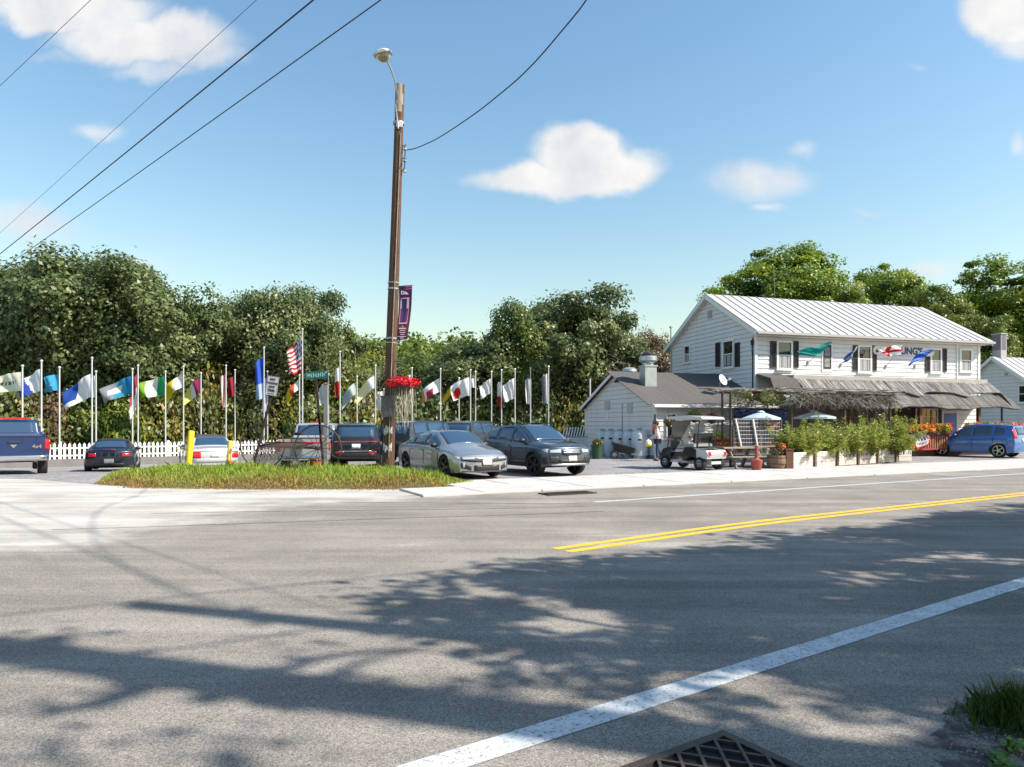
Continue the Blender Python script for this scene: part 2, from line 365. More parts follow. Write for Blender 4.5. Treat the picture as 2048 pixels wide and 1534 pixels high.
tag(link('parking_lot', np_mesh('parking_lot', V, np.stack([a, a+ny, a+ny+1, a+1], -1), [M_lot], smooth=True)), kind='structure')

# painted lines
def ribbon(name, pts, w, z, m, step=.25, jitter=.008):
    pts = [Vector((p[0], p[1], 0)) for p in pts]; P = []
    for a, b in zip(pts, pts[1:]):
        k = max(2, int((b-a).length/step))
        for q in range(k): P.append(a.lerp(b, q/k))
    P.append(pts[-1])
    # soften the corners
    for _ in range(30): P = [P[0]]+[(P[k-1]+P[k]*2+P[k+1])/4 for k in range(1, len(P)-1)]+[P[-1]]
    vs = []; fs = []
    for k, p in enumerate(P):
        d = (P[min(k+1, len(P)-1)]-P[max(k-1, 0)]).normalized(); n = Vector((-d.y, d.x, 0))
        vs += [p+n*(w/2+R.uniform(-1, 1)*jitter*.3)+Vector((0, 0, z)), p-n*(w/2+R.uniform(-1, 1)*jitter*.3)+Vector((0, 0, z))]
        if k: o = 2*k; fs.append((o-2, o-1, o+1, o))
    b = MB(); b.add(vs, fs); o = b.build(name, m); tag(o, kind='structure'); return o
M_yel = mat('yellow_paint', (.80, .50, .035), .7, var=.25, vs=14, alpha_noise=(34, .30, .40))
M_wht = mat('white_paint', (.66, .69, .70), .7, var=.38, vs=5, detail=9, alpha_noise=(46, .34, .46))
yl = [(.62, 8.88), (3.85, 11.3), (11.9, 16.2), (26, 23.9), (60, 41)]
def offs(pts, d):
    out = []
    for k, p in enumerate(pts):
        a = Vector(pts[max(k-1, 0)]); b = Vector(pts[min(k+1, len(pts)-1)]); n = (b-a).normalized(); out.append((p[0]-n.y*d, p[1]+n.x*d))
    return out
ribbon('yellow_line', offs(yl, .125), .145, .012, M_yel); ribbon('yellow_line', offs(yl, -.125), .145, .012, M_yel)
ribbon('edge_line', [(1.71, 14.45), (16.7, 22.9), (30, 29.6), (60, 45)], .13, .012, M_wht)
ribbon('edge_line', [(-4.2, .62), (-.38, 3.25), (5.2, 7.11), (13, 12.2), (26, 20)], .19, .012, M_wht, jitter=.012)
# tar seams and patched cracks on the asphalt
M_tar = mat('tar', (.03, .03, .032), .5)
for q in range(5):
    x0, y0, ln, an = [(-7, 10.6, 9, .25), (-6.5, 12.6, 8, .12), (-3.6, 14.4, 5, -.05), (-8.5, 15.5, 3.5, .5), (-2.3, 15.6, 3.2, .5)][q]
    pts = [(x0+ln*k/8*math.cos(an), y0+ln*k/8*math.sin(an)+R.uniform(-.12, .12)) for k in range(9)]
    o = ribbon('crack', pts, .028, .0105, M_tar, jitter=.012)

# pavement slabs with a low kerb
pav = thing('sidewalk', None, None, P0); pav['kind'] = 'structure'; pav.rotation_euler = (0, 0, math.atan2(PD.y, PD.x))
slab_me = {}
def slab(lx, ly, h):
    key = (lx, ly)
    if key not in slab_me:
        e = .012; b = MB(); b.box((0, 0, h/2), (lx-.024, ly-.024, h)); me = bpy.data.meshes.new('sidewalk_slab'); me.from_pydata(b.v, [], b.f)
        bb = bmesh.new(); bb.from_mesh(me); bmesh.ops.recalc_face_normals(bb, faces=bb.faces); bmesh.ops.bevel(bb, geom=bb.edges[:], offset=e, segments=1, affect='EDGES'); bb.to_mesh(me); bb.free()
        me.materials.append(M_conc); slab_me[key] = me
    return slab_me[key]
b = MB(); b.box((19.9, 1.78, .012), (41.6, 3.5, .02)); tag(b.build('sidewalk_bed', mat('joint_dirt', (.16, .14, .12), .95), pav))
for q in range(27):
    for r_ in range(2):
        if r_ == 1 and q < 1: continue
        o = link('sidewalk_slab', slab(1.5, 1.7, .05), pav, (q*1.5-.2, .32+1.72*r_+.68, R.uniform(-.004, .004)))
        o.rotation_euler = (R.uniform(-.002, .002), R.uniform(-.002, .002), 0)
for q in range(14):
    o = link('kerb_stone', slab(3.0, .16, .055), pav, (q*3.0+.5, .09, 0)); 

# iron grates
M_iron = mat('cast_iron', (.05, .045, .045), .55, .5, var=.5, vs=12, bump=.3, bs=90, col2=(.10, .065, .045))
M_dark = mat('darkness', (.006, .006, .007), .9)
gr = thing('storm_drain', 'rusty cast iron storm drain grate with diamond openings beside the near white line', 'drain grate', (1.09, 3.63, .0), math.atan2(-.55, -.835))
b = MB(); gw, gl = .80, 1.05
for (c, d) in (((gl/2, .03, .012), (gl, .05, .02)), ((gl/2, gw-.03, .012), (gl, .05, .02)), ((.03, gw/2, .014), (.05, gw-.11, .02)), ((gl-.03, gw/2, .014), (.05, gw-.11, .02))): b.box(c, d)
b.build('frame', M_iron, gr)
b = MB(); b.box((gl/2, gw/2, .0095), (gl-.06, gw-.06, .003)); b.build('pit', M_dark, gr)
b = MB()
for q in range(-8, 10):
    for sgn in (1, -1):
        # clip each diagonal bar to the frame rectangle
        x0 = q*.13; a = Vector((x0, .06)); e = Vector((x0+sgn*(gw-.12)*.75, gw-.06)); d = e-a; t0, t1 = 0, 1
        if abs(d.x) > 1e-6:
            ta, tb = (.06-a.x)/d.x, (gl-.06-a.x)/d.x; t0, t1 = max(t0, min(ta, tb)), min(t1, max(ta, tb))
        if t1-t0 > .05: p_, q_ = a+d*t0, a+d*t1; b.beam((p_.x, p_.y, .018+sgn*.001), (q_.x, q_.y, .018+sgn*.001), .016, .022)
b.build('lattice', M_iron, gr)
g2 = thing('kerb_drain', 'small slotted iron drain grate set in front of the pavement edge', 'drain grate', (.75, 15.92, .01), math.atan2(PD.y, PD.x))
b = MB(); b.box((.6, 0, .006), (1.25, .42, .006)); b.build('pit', M_dark, g2)
b = MB()
for q in range(13): b.box((q*.1, 0, .016), (.035, .40, .02))
b.box((.6, .22, .016), (1.3, .04, .022)); b.box((.6, -.22, .016), (1.3, .04, .022)); b.build('bars', M_iron, g2)

# verge: a low mound of grass with a dry front edge
VP = [(-11.3, 18.9), (-9.3, 17.75), (-6.4, 17.4), (-3.0, 17.4), (-1.9, 17.7), (-1.0, 19.3), (-2.0, 20.6), (-3.2, 22.4), (-4.6, 23.2), (-8, 23.8), (-11.2, 23.4), (-12.6, 21.8)]
def inpoly(x, y, P):
    c = False; j = len(P)-1
    for i in range(len(P)):
        if (P[i][1] > y) != (P[j][1] > y) and x < (P[j][0]-P[i][0])*(y-P[i][1])/(P[j][1]-P[i][1])+P[i][0]: c = not c
        j = i
    return c
def edist(x, y, P):
    m = 1e9
    for i in range(len(P)):
        ax, ay = P[i-1]; bx, by = P[i]; dx, dy = bx-ax, by-ay; t = min(max(((x-ax)*dx+(y-ay)*dy)/(dx*dx+dy*dy), 0), 1)
        m = min(m, math.hypot(x-ax-t*dx, y-ay-t*dy))
    return m
def vz(x, y):
    if not inpoly(x, y, VP): return gz(x, y)-.03
    d = edist(x, y, VP); return gz(x, y)+.01+.24*(1-math.exp(-d*.9))+.03*math.sin(x*2.3)*math.sin(y*1.9)*min(d, 1)
tag(grid_sheet('verge', np.arange(-13, -.8, .2), np.arange(17, 24.2, .2), vz, mat('verge_soil', (.10, .075, .04), .95, var=.5, vs=5, col2=(.06, .08, .02))), kind='structure')
def blades(name, pts, zs, hs, cols, w=.012):
    n = len(pts); a = rng.uniform(0, 2*math.pi, n); lean = rng.normal(0, .35, (n, 2)); ww = w*rng.uniform(.7, 1.4, n)
    P = np.column_stack([pts, zs]); d = np.column_stack([np.cos(a)*ww, np.sin(a)*ww, np.zeros(n)])
    tip = P+np.column_stack([lean[:, 0]*hs, lean[:, 1]*hs, hs]); mid = P+np.column_stack([lean[:, 0]*hs*.35, lean[:, 1]*hs*.35, hs*.55])
    V = np.stack([P-d, P+d, mid+d*.8, tip, mid-d*.8], 1).reshape(-1, 3); F = np.arange(5*n).reshape(-1, 5)
    return np_mesh(name, V, F, [mat('grass_blades', attr='Col', rough=.6, trans=.35)], colattr=cols)
pts = []
while len(pts) < 46000:
    x, y = R.uniform(-12.8, -.9), R.uniform(17.2, 24)
    if inpoly(x, y, VP) and not (math.hypot(x+3.98, y-22.4) < .2): pts.append((x, y))
while len(pts) < 49500:                                # stragglers creeping out over the asphalt edge
    x, y = R.uniform(-11.5, -1.2), R.uniform(17.0, 17.9)
    if not inpoly(x, y, VP) and edist(x, y, VP) < abs(R.gauss(0, .13)): pts.append((x, y))
pts = np.array(pts); dd = np.array([edist(x, y, VP) for x, y in pts]); zz = np.array([max(vz(x, y), gz(x, y)+.005) for x, y in pts])
front = np.clip(1-(pts[:, 1]-17.4-np.clip((-9-pts[:, 0]), 0, 3)*.5)/2.1, 0, 1)*1.0
dry = np.clip(front+rng.normal(0, .25, len(pts))+.25*np.sin(pts[:, 0]*1.7)*front, 0, 1)
cg = np.array([.17, .33, .03]); cy = np.array([.40, .48, .06]); cd = np.array([.42, .24, .09]); k1 = rng.uniform(0, 1, (len(pts), 1))
colr = (cg*(1-k1)+cy*k1)*(1-dry[:, None])+(cd*(.55+.6*k1))*dry[:, None]
hs = rng.uniform(.04, .155, len(pts))*rng.choice([1, 1, 1, 1.6], len(pts))*(1-.62*front)*np.clip(.35+dd*1.2, .35, 1)*(1+.5*np.sin(pts[:, 0]*3.1)*np.sin(pts[:, 1]*2.2))
g = link('grass', blades('grass', pts, zz, hs, colr)); tag(g, 'bright green grass with a dry brown front edge on the verge', 'grass', kind='stuff')
# dark tuft and weeds at the bottom right corner
pts = rng.normal(0, 1, (1500, 2))*np.array([.13, .11])+np.array([2.72, 3.74]); hs = rng.uniform(.06, .26, 1500)*np.exp(-((pts[:, 0]-2.72)**2+(pts[:, 1]-3.72)**2)*9)
g = link('grass_tuft', blades('grass_tuft', pts, np.full(1500, .01), hs, (np.array([.035, .075, .012])+rng.uniform(0, .07, (1500, 1))*np.array([.6, 1, .15])), w=.0035))
tag(g, 'dark green tuft of tall grass growing at the asphalt edge near the drain grate', 'grass tuft')
dp = [(2.0, 3.35), (2.2, 3.62), (2.45, 3.95), (2.8, 4.15), (3.6, 4.3), (4.2, 3.5), (3.6, 2.2), (2.2, 2.4), (1.95, 2.9)]
dp2 = []
for (ax_, ay_), (bx_, by_) in zip(dp, dp[1:]+dp[:1]):
    for q in range(9): dp2.append((ax_+(bx_-ax_)*q/9+R.gauss(0, .028), ay_+(by_-ay_)*q/9+R.gauss(0, .028)))
dp = dp2; sp_ = MB()
sp_.add([(x, y, .0125) for x, y in dp], [tuple(range(len(dp)))]); tag(sp_.build('dirt_patch', mat('loose_dirt', (.09, .085, .08), .95, var=.5, vs=20, bump=1, bs=60, alpha_noise=(7, .40, .66))), kind='structure')
pc = rng.uniform(0, 1, (1500, 2))*np.array([1.5, 1.3])+np.array([2.15, 2.6]); pc = pc[np.array([inpoly(x, y, dp) for x, y in pc])]
Pn = np.column_stack([pc, np.full(len(pc), .018)]); Vq, Fq = leaf_quads(Pn, rng.normal(size=(len(pc), 3))*.5+np.array([0, 0, 1]), .013, rng)
g = link('gravel_crumbs', np_mesh('gravel_crumbs', Vq, Fq, [M_lot])); tag(g, 'loose stones and crumbs of asphalt in the corner dirt', 'gravel', kind='stuff')
pts = np.concatenate([rng.normal(0, 1, (60, 2))*.025+c for c in [(2.30, 3.30), (2.26, 3.22), (2.45, 3.42), (2.52, 3.25), (2.36, 3.12)]]); n = len(pts)
Vq, Fq = leaf_quads(np.column_stack([pts, rng.uniform(.02, .06, n)]), rng.normal(size=(n, 3))*.6+np.array([0, 0, 1]), .028, rng)
g = link('weeds', np_mesh('weeds', Vq, Fq, [mat('weed_leaf', (.13, .24, .05), .6, trans=.3)])); tag(g, 'small green weeds sprouting from the corner dirt', 'weeds', kind='stuff')
# ------------------------------------------------------------------ trees
M_bark = mat('bark', (.115, .09, .07), .9, var=.5, vs=4, bump=.6, bs=14, stretch=(3, 3, .6))
M_pale_bark = mat('pale_bark', (.34, .30, .25), .9, var=.4, vs=6)
LM = {'dark': leafmat('leaf_dark', (.052, .082, .026), (.21, .26, .092), (.42, .43, .19), .42),
      'mid': leafmat('leaf_mid', (.062, .095, .018), (.185, .25, .048), (.34, .32, .06), .38),
      'lime': leafmat('leaf_lime', (.060, .105, .012), (.20, .26, .030), (.32, .28, .03), .35),
      'olive': leafmat('leaf_olive', (.060, .074, .022), (.20, .215, .055), (.36, .26, .06), .35),
      'gold': leafmat('leaf_gold', (.07, .09, .02), (.24, .22, .035), (.42, .22, .03)),
      'brown': leafmat('leaf_brown', (.08, .058, .03), (.20, .135, .06), (.30, .13, .04)),
      'locust': leafmat('leaf_locust', (.062, .115, .010), (.27, .37, .032), (.46, .45, .035), .42),
      'shade': leafmat('leaf_shade', (.03, .06, .015), (.06, .11, .02))}
def limb_tree(b, g, base, top, r0, targets, r1=.05):
    base, top = Vector(base), Vector(top); n = 7; pts = []
    for i in range(n+1):
        t = i/n; p = base.lerp(top, t)+Vector((g.normal()*.12, g.normal()*.12, 0))*(t*(base-top).length/8); pts.append(p)
    b.tube(pts, [r0*(1-.72*i/n)*(1.25 if i == 0 else 1) for i in range(n+1)], 8)
    for tg in targets:
        tg = Vector(tg); k = int(g.integers(2, n)); a = pts[k]
        if a.z > tg.z-.2: k = 2; a = pts[2]
        m = a.lerp(tg, .5)+Vector((g.normal()*.3, g.normal()*.3, -.2*abs(g.normal())))
        rr = r0*(1-.72*k/n)*.42
        b.tube([a, a.lerp(m, .5)+Vector((0, 0, .1)), m, m.lerp(tg, .55), tg], [rr, rr*.8, rr*.6, rr*.4, .02], 5)
    return pts
VAR = {}
def fountain(key, seed, n, size=.085):
    g = np.random.default_rng(seed); P = []; b = MB()
    for k in range(n):
        a = g.uniform(0, 6.28); base = np.array([g.normal(0, .55), g.normal(0, .35), 0]); hgt = g.uniform(1.2, 3.3)*(1 if k % 4 else .6); out = g.uniform(.2, 1.5); droop = g.uniform(.2, 1.3)
        pts = [base+np.array([math.cos(a)*out*t, math.sin(a)*out*t, hgt*(1.55*t-droop*.62*t*t)]) for t in np.linspace(0, 1.05, 9)]
        b.tube([tuple(p) for p in pts], [.018*(1-i/10) for i in range(9)], 3)
        m = int(g.integers(90, 190)); tt = g.uniform(.22, 1.05, m); Q = np.array([np.array([np.interp(t, np.linspace(0, 1.05, 9), [p[c] for p in pts]) for c in range(3)]) for t in tt]); P.append(Q+g.normal(0, .11, Q.shape))
    P = np.concatenate(P); P = P[P[:, 2] > -.3]; V, F = leaf_quads(P, g.normal(size=P.shape)+np.array([0, 0, .5]), size, g, 2.0)
    me = np_mesh('foliage_'+key, V, F, [LM['mid']], faceattr=np.clip(g.normal(.5, .24, len(F)), 0, 1)); tm = bpy.data.meshes.new('stem_'+key); tm.from_pydata(b.v, [], b.f); tm.materials.append(M_bark)
    VAR[key] = (me, tm, float(np.percentile(V[:, 2], 99.5)), float(np.percentile(np.abs(V[:, 0]), 96)))
for _k, _s in (('w', 31), ('x', 32), ('y', 33)): fountain(_k, _s, 72, .10)
def variant(key, seed, ncl, nleaf, size, R3=(5, 5, 5.4), hc=6.6, cr=(.75, 1.45), spread=1., flat=.72, hole=0., low=-.95):
    g = np.random.default_rng(seed); cs = []; rs = []
    lob = [(g.normal(size=3), g.uniform(.12, .42)) for _ in range(10)]
    while len(cs) < ncl:
        d = g.normal(size=3); d /= np.linalg.norm(d)
        if d[2] < low: continue
        s = 1.0
        for l, a in lob: l = l/np.linalg.norm(l); s += a*max(0, float(d@l))**6-.05
        r = g.uniform(.12, 1)**.42*s*.86
        if g.uniform() < hole: continue
        cs.append(d*r*np.array(R3)+np.array([0, 0, hc])); rs.append(g.uniform(*cr)*(1.15-.45*r))
    cs = np.array(cs); rs = np.array(rs)
    V, F, T = clumpcloud(g, cs, rs, nleaf, size, flat, centre=np.array([0, 0, hc]), tintbase=np.clip(g.normal(.5, .2, ncl), .05, .95))
    me = np_mesh('crown_'+key, V, F, [LM['mid']], faceattr=T); HT = float(np.percentile(V[:, 2], 99.7)); HR = float(np.percentile(np.abs(V[:, 0]), 98.5))
    b = MB(); far_ = [c for c in cs if g.uniform() < 16/ncl]
    limb_tree(b, g, (0, 0, -1.5), (g.normal()*.4, g.normal()*.4, hc+R3[2]*.35), .30, far_)
    tm = bpy.data.meshes.new('trunk_'+key); tm.from_pydata(b.v, [], b.f); tm.materials.append(M_bark); smooth_me(tm, 60)
    VAR[key] = (me, tm, HT, HR)
variant('a', 11, 130, 400, .155, cr=(.55, 1.25)); variant('b', 12, 140, 380, .15, (5, 5, 5.0), 6.9, (.5, 1.15)); variant('c', 13, 125, 400, .15, (4.6, 4.6, 5.6), 6.4, (.5, 1.2))
variant('l', 14, 200, 260, .125, (5, 5, 4.6), 8.0, (.4, .95), hole=.0, flat=.5, low=-.75); variant('m', 15, 190, 250, .125, (4.6, 4.6, 5.2), 7.6, (.4, 1.0), flat=.5, low=-.8)
variant('s', 16, 50, 190, .13, (2, 2, 1.8), 1.7, (.4, .75)); variant('t', 17, 55, 170, .13, (2.2, 2.0, 1.6), 1.5, (.35, .7))
def tree(px, ytop, Z, hw, key, m, label, zb=-2.5, cat='tree', name='tree', group='trees beyond the flagpoles', rz=None, trunk=True, xpos=None, dy=1.):
    me, tm, ht, hr = VAR[key]
    if px < 1150: Z = max(Z, float(np.interp(px, [0, 95, 480, 1100], [33.3, 34.6, 43, 46]))+1.2+hw*Z/1400*dy)
    x = X(px, Z) if xpos is None else xpos
    top = H(ytop, Z); sz = (top-zb)/ht; sx = hw*Z/1400/hr
    r = thing(name, label, cat, (x, Z, zb), R.uniform(0, 6.28) if rz is None else rz, group); r.scale = (sx, sx*dy, sz)
    o = link('crown' if cat == 'tree' else 'foliage', me, r); o.material_slots[0].link = 'OBJECT'; o.material_slots[0].material = LM[m]
    if trunk: link('trunk' if cat == 'tree' else 'stem', tm, r)
    return r
TR = [  # px, ytop, Z, halfwidth, variant, colour, label
 (22, 528, 48, 150, 'b', 'dark', 'tall dark green tree cut by the left picture edge, behind the blue pickup'),
 (150, 514, 45, 165, 'a', 'dark', 'large dark green tree forming the highest crown on the left skyline'),
 (285, 538, 44, 130, 'c', 'dark', 'dark tree with two pointed tops right of the highest left crown'),
 (345, 600, 52, 95, 'b', 'mid', 'mid green tree sloping down beside the dip in the left skyline'),
 (412, 640, 58, 75, 'c', 'olive', 'yellowing olive tree in the low dip of the left skyline'),
 (470, 600, 50, 80, 'a', 'dark', 'dark tree with a ragged knob of leaves left of the star spangled flag'),
 (575, 574, 47, 105, 'b', 'dark', 'broad dark tree rising behind the star spangled flag'),
 (650, 640, 50, 70, 'c', 'mid', 'green tree tapering down to the pole from the broad dark tree'),
 (560, 700, 43, 150, 'a', 'olive', 'lower olive green tree filling in behind the leaning parking sign'),
 (720, 672, 68, 70, 'b', 'lime', 'bright green tree in the distance just left of the wooden pole'),
 (1120, 596, 50, 130, 'b', 'dark', 'large round dark tree between the red flower basket and the white shed'),
 (1040, 615, 49, 75, 'c', 'mid', 'loose leaved left shoulder of the large round tree'),
 (1190, 625, 52, 80, 'a', 'dark', 'dark right shoulder of the large round tree near the bare tree'),
 (950, 690, 50, 120, 'a', 'dark', 'dark green tree behind the flags over the silver sedan'),
 (850, 705, 54, 90, 'c', 'mid', 'mid green tree behind the red flower basket'),
 (1290, 668, 53, 62, 'a', 'brown', 'brown half bare tree behind the steel exhaust fan'),
 (1345, 690, 58, 50, 'c', 'olive', 'olive tree peeking out at the left edge of the white house gable'),
]
for t in TR: tree(*t)
TRR = [
 (1580, 484, 66, 108, 'l', 'locust', 'great spreading locust tree behind the metal roof ridge', 0),
 (1665, 545, 64, 60, 'm', 'locust', 'yellow green right flank of the spreading locust tree', 0),
 (1782, 524, 68, 76, 'm', 'locust', 'rounded locust tree above the middle of the metal roof', 0),
 (1895, 568, 60, 70, 'l', 'lime', 'lighter yellow green tree over the right end of the metal roof', 0),
 (1950, 640, 58, 70, 'm', 'lime', 'low bright green tree between the two white houses', 0),
 (2035, 522, 62, 100, 'l', 'locust', 'tall open locust tree above the neighbouring chimney', 0),
 (1840, 620, 72, 80, 'm', 'mid', 'green tree in the gap behind the right roof slope', 0),
 (2110, 560, 74, 90, 'l', 'locust', 'locust tree at the far right picture edge behind the chimney', 0),
]
for t in TRR: tree(*t[:7], zb=t[7], group='trees behind the houses')
# brush and shrubs that close the view between fence and trees
sh = [(20, 760, 40, 75, 's', 'olive'), (110, 790, 41, 70, 't', 'brown'), (175, 780, 42, 65, 's', 'mid'), (245, 800, 41, 60, 't', 'lime'), (320, 770, 42, 65, 's', 'gold'), (395, 775, 43, 60, 't', 'olive'),
      (455, 800, 43, 55, 's', 'gold'), (505, 770, 45, 60, 't', 'dark'), (330, 715, 46, 80, 's', 'olive'), (420, 720, 47, 80, 't', 'gold'), (560, 790, 45, 60, 's', 'gold'), (620, 770, 46, 60, 't', 'mid'), (690, 765, 47, 70, 's', 'lime'),
      (740, 780, 46, 50, 't', 'gold'), (800, 775, 48, 60, 's', 'mid'), (870, 750, 48, 70, 't', 'dark'), (945, 770, 48, 70, 's', 'mid'), (1010, 780, 49, 60, 't', 'olive'), (1070, 760, 48, 65, 's', 'dark'), (1125, 790, 47, 55, 't', 'gold'), (1165, 770, 50, 70, 's', 'olive'),
      (1240, 720, 52, 70, 't', 'olive'), (1310, 700, 54, 70, 's', 'brown'), (700, 720, 52, 80, 't', 'lime'), (60, 720, 44, 90, 't', 'mid'), (230, 715, 44, 80, 's', 'dark')]
where = ['by the left picture edge', 'behind the white and blue flag', 'behind the doubled flagpoles', 'behind the black roadster', 'above the faded yellow bollard', 'behind the magenta flag', 'behind the silver saloon', 'below the long blue flag',
         'high behind the green and white flag', 'high behind the red and white limp flag', 'left of the silver pickup cab', 'above the silver pickup cab', 'left of the dark suv', 'just left of the wooden pole', 'below the red flower basket',
         'behind the pink splashed flag', 'behind the red ball flag', 'behind the small white flags', 'behind the tall limp flags', 'above the crossover roof', 'at the foot of the shed gable', 'above the shed roof edge', 'behind the exhaust fan', 'under the distant bright tree', 'above the yellow white flag', 'over the roadster']
cname = dict(olive='olive', brown='brownish', mid='green', lime='lime green', gold='golden autumn', dark='dark green')
for q, s in enumerate(sh): tree(s[0], s[1], s[2], s[3], s[4], s[5], cname[s[5]]+' bush '+where[q], zb=-2.6, cat='bush', name='bush', group='bushes behind the picket fence')
# undergrowth and the far wood read as one mass
def mass(name, n, fx, size, m, label, cat):
    P = np.array([fx() for _ in range(n)]); Nn = rng.normal(size=(len(P), 3))*.7+np.array([0, -.3, .6])
    V, F = leaf_quads(P, Nn, size, rng); o = link(name, np_mesh(name, V, F, [LM[m]], faceattr=np.clip(rng.normal(.5, .22, len(F)), 0, 1))); tag(o, label, cat, kind='stuff')
def under():
    px = R.uniform(-60, 1340); Z = R.uniform(0, 8)+float(np.interp(px, [0, 95, 480, 1100], [38, 39, 46, 48])); x = X(px, Z); return (x, Z, -2.6+R.random()**.7*4.2+.8*math.sin(x*.9)+.5*math.sin(x*2.3+Z))
mass('undergrowth', 40000, under, .2, 'olive', 'tangled undergrowth between the fence and the trees', 'undergrowth')
fc = []
for _ in range(420):
    Z = R.uniform(90, 175); px = R.uniform(380, 1120); x = X(px, Z); fc.append((x, Z, far_z(x, Z)+R.uniform(2.5, 5.5), R.uniform(1.8, 3.4), R.uniform(.2, .8)))
fc = np.array(fc); V, F, T = clumpcloud(rng, fc[:, :3], fc[:, 3], 75, .75, .8, tintbase=fc[:, 4])
tag(link('far_woods', np_mesh('far_woods', V, F, [LM['lime']], faceattr=T)), 'distant wooded hillside in bright early autumn green', 'woods', kind='stuff')
# leafless trees
def bare(b, g, p, d, ln, r, lev):
    e = p+d*ln+Vector((g.normal(), g.normal(), abs(g.normal())*.3))*ln*.08; b.tube([p, p.lerp(e, .5)+Vector((g.normal(), g.normal(), 0))*ln*.05, e], [r, r*.8, r*.6], 5 if lev > 2 else 3)
    if lev == 0: return
    for _ in range(3 if lev > 1 else 4):
        nd_ = (d+Vector((g.normal(), g.normal(), g.normal()*.6+.15))*.55).normalized(); bare(b, g, p.lerp(e, g.uniform(.5, 1)), nd_, ln*g.uniform(.6, .82), r*.55, lev-1)
for (px, Z, yt, sd_, lb) in ((800, 46, 640, 8, 'leafless pale twigged tree standing behind the wooden pole'), (745, 50, 690, 4, 'small leafless tree left of the wooden pole'), (1295, 51, 636, 5, 'leafless grey tree above the shed exhaust fan'), (430, 45, 690, 6, 'leafless saplings among the yellow bushes on the left')):
    g = np.random.default_rng(sd_); b = MB(); hgt = H(yt, Z)+2.5
    bare(b, g, Vector((0, 0, 0)), Vector((g.normal()*.1, 0, 1)).normalized(), hgt*.36, .09, 5); r = thing('bare_tree', lb, 'tree', (X(px, Z), Z, -2.5), 0, 'leafless trees'); b.build('trunk', M_pale_bark, r)
for q_, (x_, y_, s_, v_) in enumerate(((-16, -11, 1.05, 'a'), (-6.5, -12.5, .95, 'b'), (3.5, -13, 1.1, 'c'), (13, -12, 1.0, 'a'), (23, -11, 1.1, 'b'), (-26, -9, 1.0, 'c'))):  # unseen trees added behind the camera to block sky light on the road
    me_, tm_, _h, _r = VAR[v_]; r = thing('sky_blocker_tree', ('second', 'third', 'fourth', 'fifth', 'sixth', 'first')[q_]+' added tree from the left in the unseen row that blocks sky light', 'tree', (x_, y_, 0), q_*1.3, 'added trees blocking sky light behind the viewpoint'); r.scale = (s_, s_, s_)
    o = link('crown', me_, r); o.material_slots[0].link = 'OBJECT'; o.material_slots[0].material = LM['shade']; link('trunk', tm_, r)
# trees beside the camera, outside the frame, that shade the road; a roadside pole stands among them
k_ = 1/math.tan(SUN_EL)
poly = [(-2.0, 6.6), (-.3, 8.0), (1.7, 8.7), (3.4, 9.8), (5.5, 11.3), (10.4, 14.0), (22, 19), (24, 8), (12, -1), (3.0, 1.0), (1.2, 2.4), (.4, 3.9), (-.9, 5.3)]
tb = [('a', (10.0, .67)), ('b', (15.5, 4.6)), ('c', (23, 10)), ('d', (8.2, -2.0))]
cl = {k: [] for k, _ in tb}
gp_ = lambda px, py: (X(px, 2240/(py-850)), 2240/(py-850))
LIMBS = [(9.6, .075, [gp_(*p) for p in ((560, 1425), (600, 1395), (640, 1365), (700, 1335), (757, 1314), (830, 1302))]),
         (10.0, .085, [gp_(*p) for p in ((400, 1408), (440, 1376), (537, 1350), (635, 1318), (757, 1303), (850, 1300))]),
         (10.8, .13, [gp_(*p) for p in ((290, 1375), (254, 1364), (195, 1334), (137, 1308), (112, 1276))]),
         (11.0, .13, [gp_(*p) for p in ((100, 1335), (82, 1310), (112, 1276), (60, 1288), (0, 1302), (-80, 1330))]),
         (10.9, .10, [gp_(*p) for p in ((300, 1370), (186, 1412), (137, 1420), (58, 1440))]),
         (9.3, .05, [gp_(*p) for p in ((620, 1415), (660, 1385), (710, 1372), (760, 1372))]),
         (9.0, .05, [gp_(*p) for p in ((520, 1412), (420, 1366), (300, 1372))])]
SPR = []
for (px_, py_, n_, s_) in ((112, 1276, 3, .08), (730, 1385, 5, .18), (930, 1390, 8, .25), (640, 1345, 1, .2), (70, 1438, 2, .1), (480, 1525, 5, .25), (160, 1525, 3, .2), (350, 1322, 1, .2), (560, 1303, 1, .2)):
    for _ in range(n_):
        x_, y_ = gp_(px_, py_); hh = 9.8; SPR.append((x_+R.gauss(0, s_)+SH.x*k_*hh, y_+R.gauss(0, s_*.5)+SH.y*k_*hh, hh))
g = np.random.default_rng(21)
HOLES = [(g.uniform(-.5, 15), g.uniform(1.5, 13), g.uniform(.30, .62)) for _ in range(95)]
for _ in range(9000):
    x, y = g.uniform(-2.5, 24), g.uniform(-1, 20)
    if any((x-a_)**2+(y-b_)**2*2.2 < r_*r_ for a_, b_, r_ in HOLES): continue
    if not inpoly(x, y, poly): continue
    ed = edist(x, y, poly)
    dens = 1 if y > 4.8 else .42
    if x > 7 and y < 10: dens = .55
    if g.uniform() > dens or ed < g.uniform(.1, .5): continue
    h = g.uniform(5.8, 9.8); c = np.array([x+SH.x*k_*h, y+SH.y*k_*h, h])
    if c[1] > 0 and c[0]/max(c[1], .01) < .95: continue
    kk = min(tb, key=lambda t: (t[1][0]-c[0])**2+(t[1][1]-c[1])**2)[0]; cl[kk].append(c)
    if sum(len(v) for v in cl.values()) >= 1800: break
lab = dict(a='tall roadside tree with a long bare trunk beside the camera', b='roadside maple shading the far lane', c='roadside maple further along the shaded lane', d='roadside maple behind the camera')
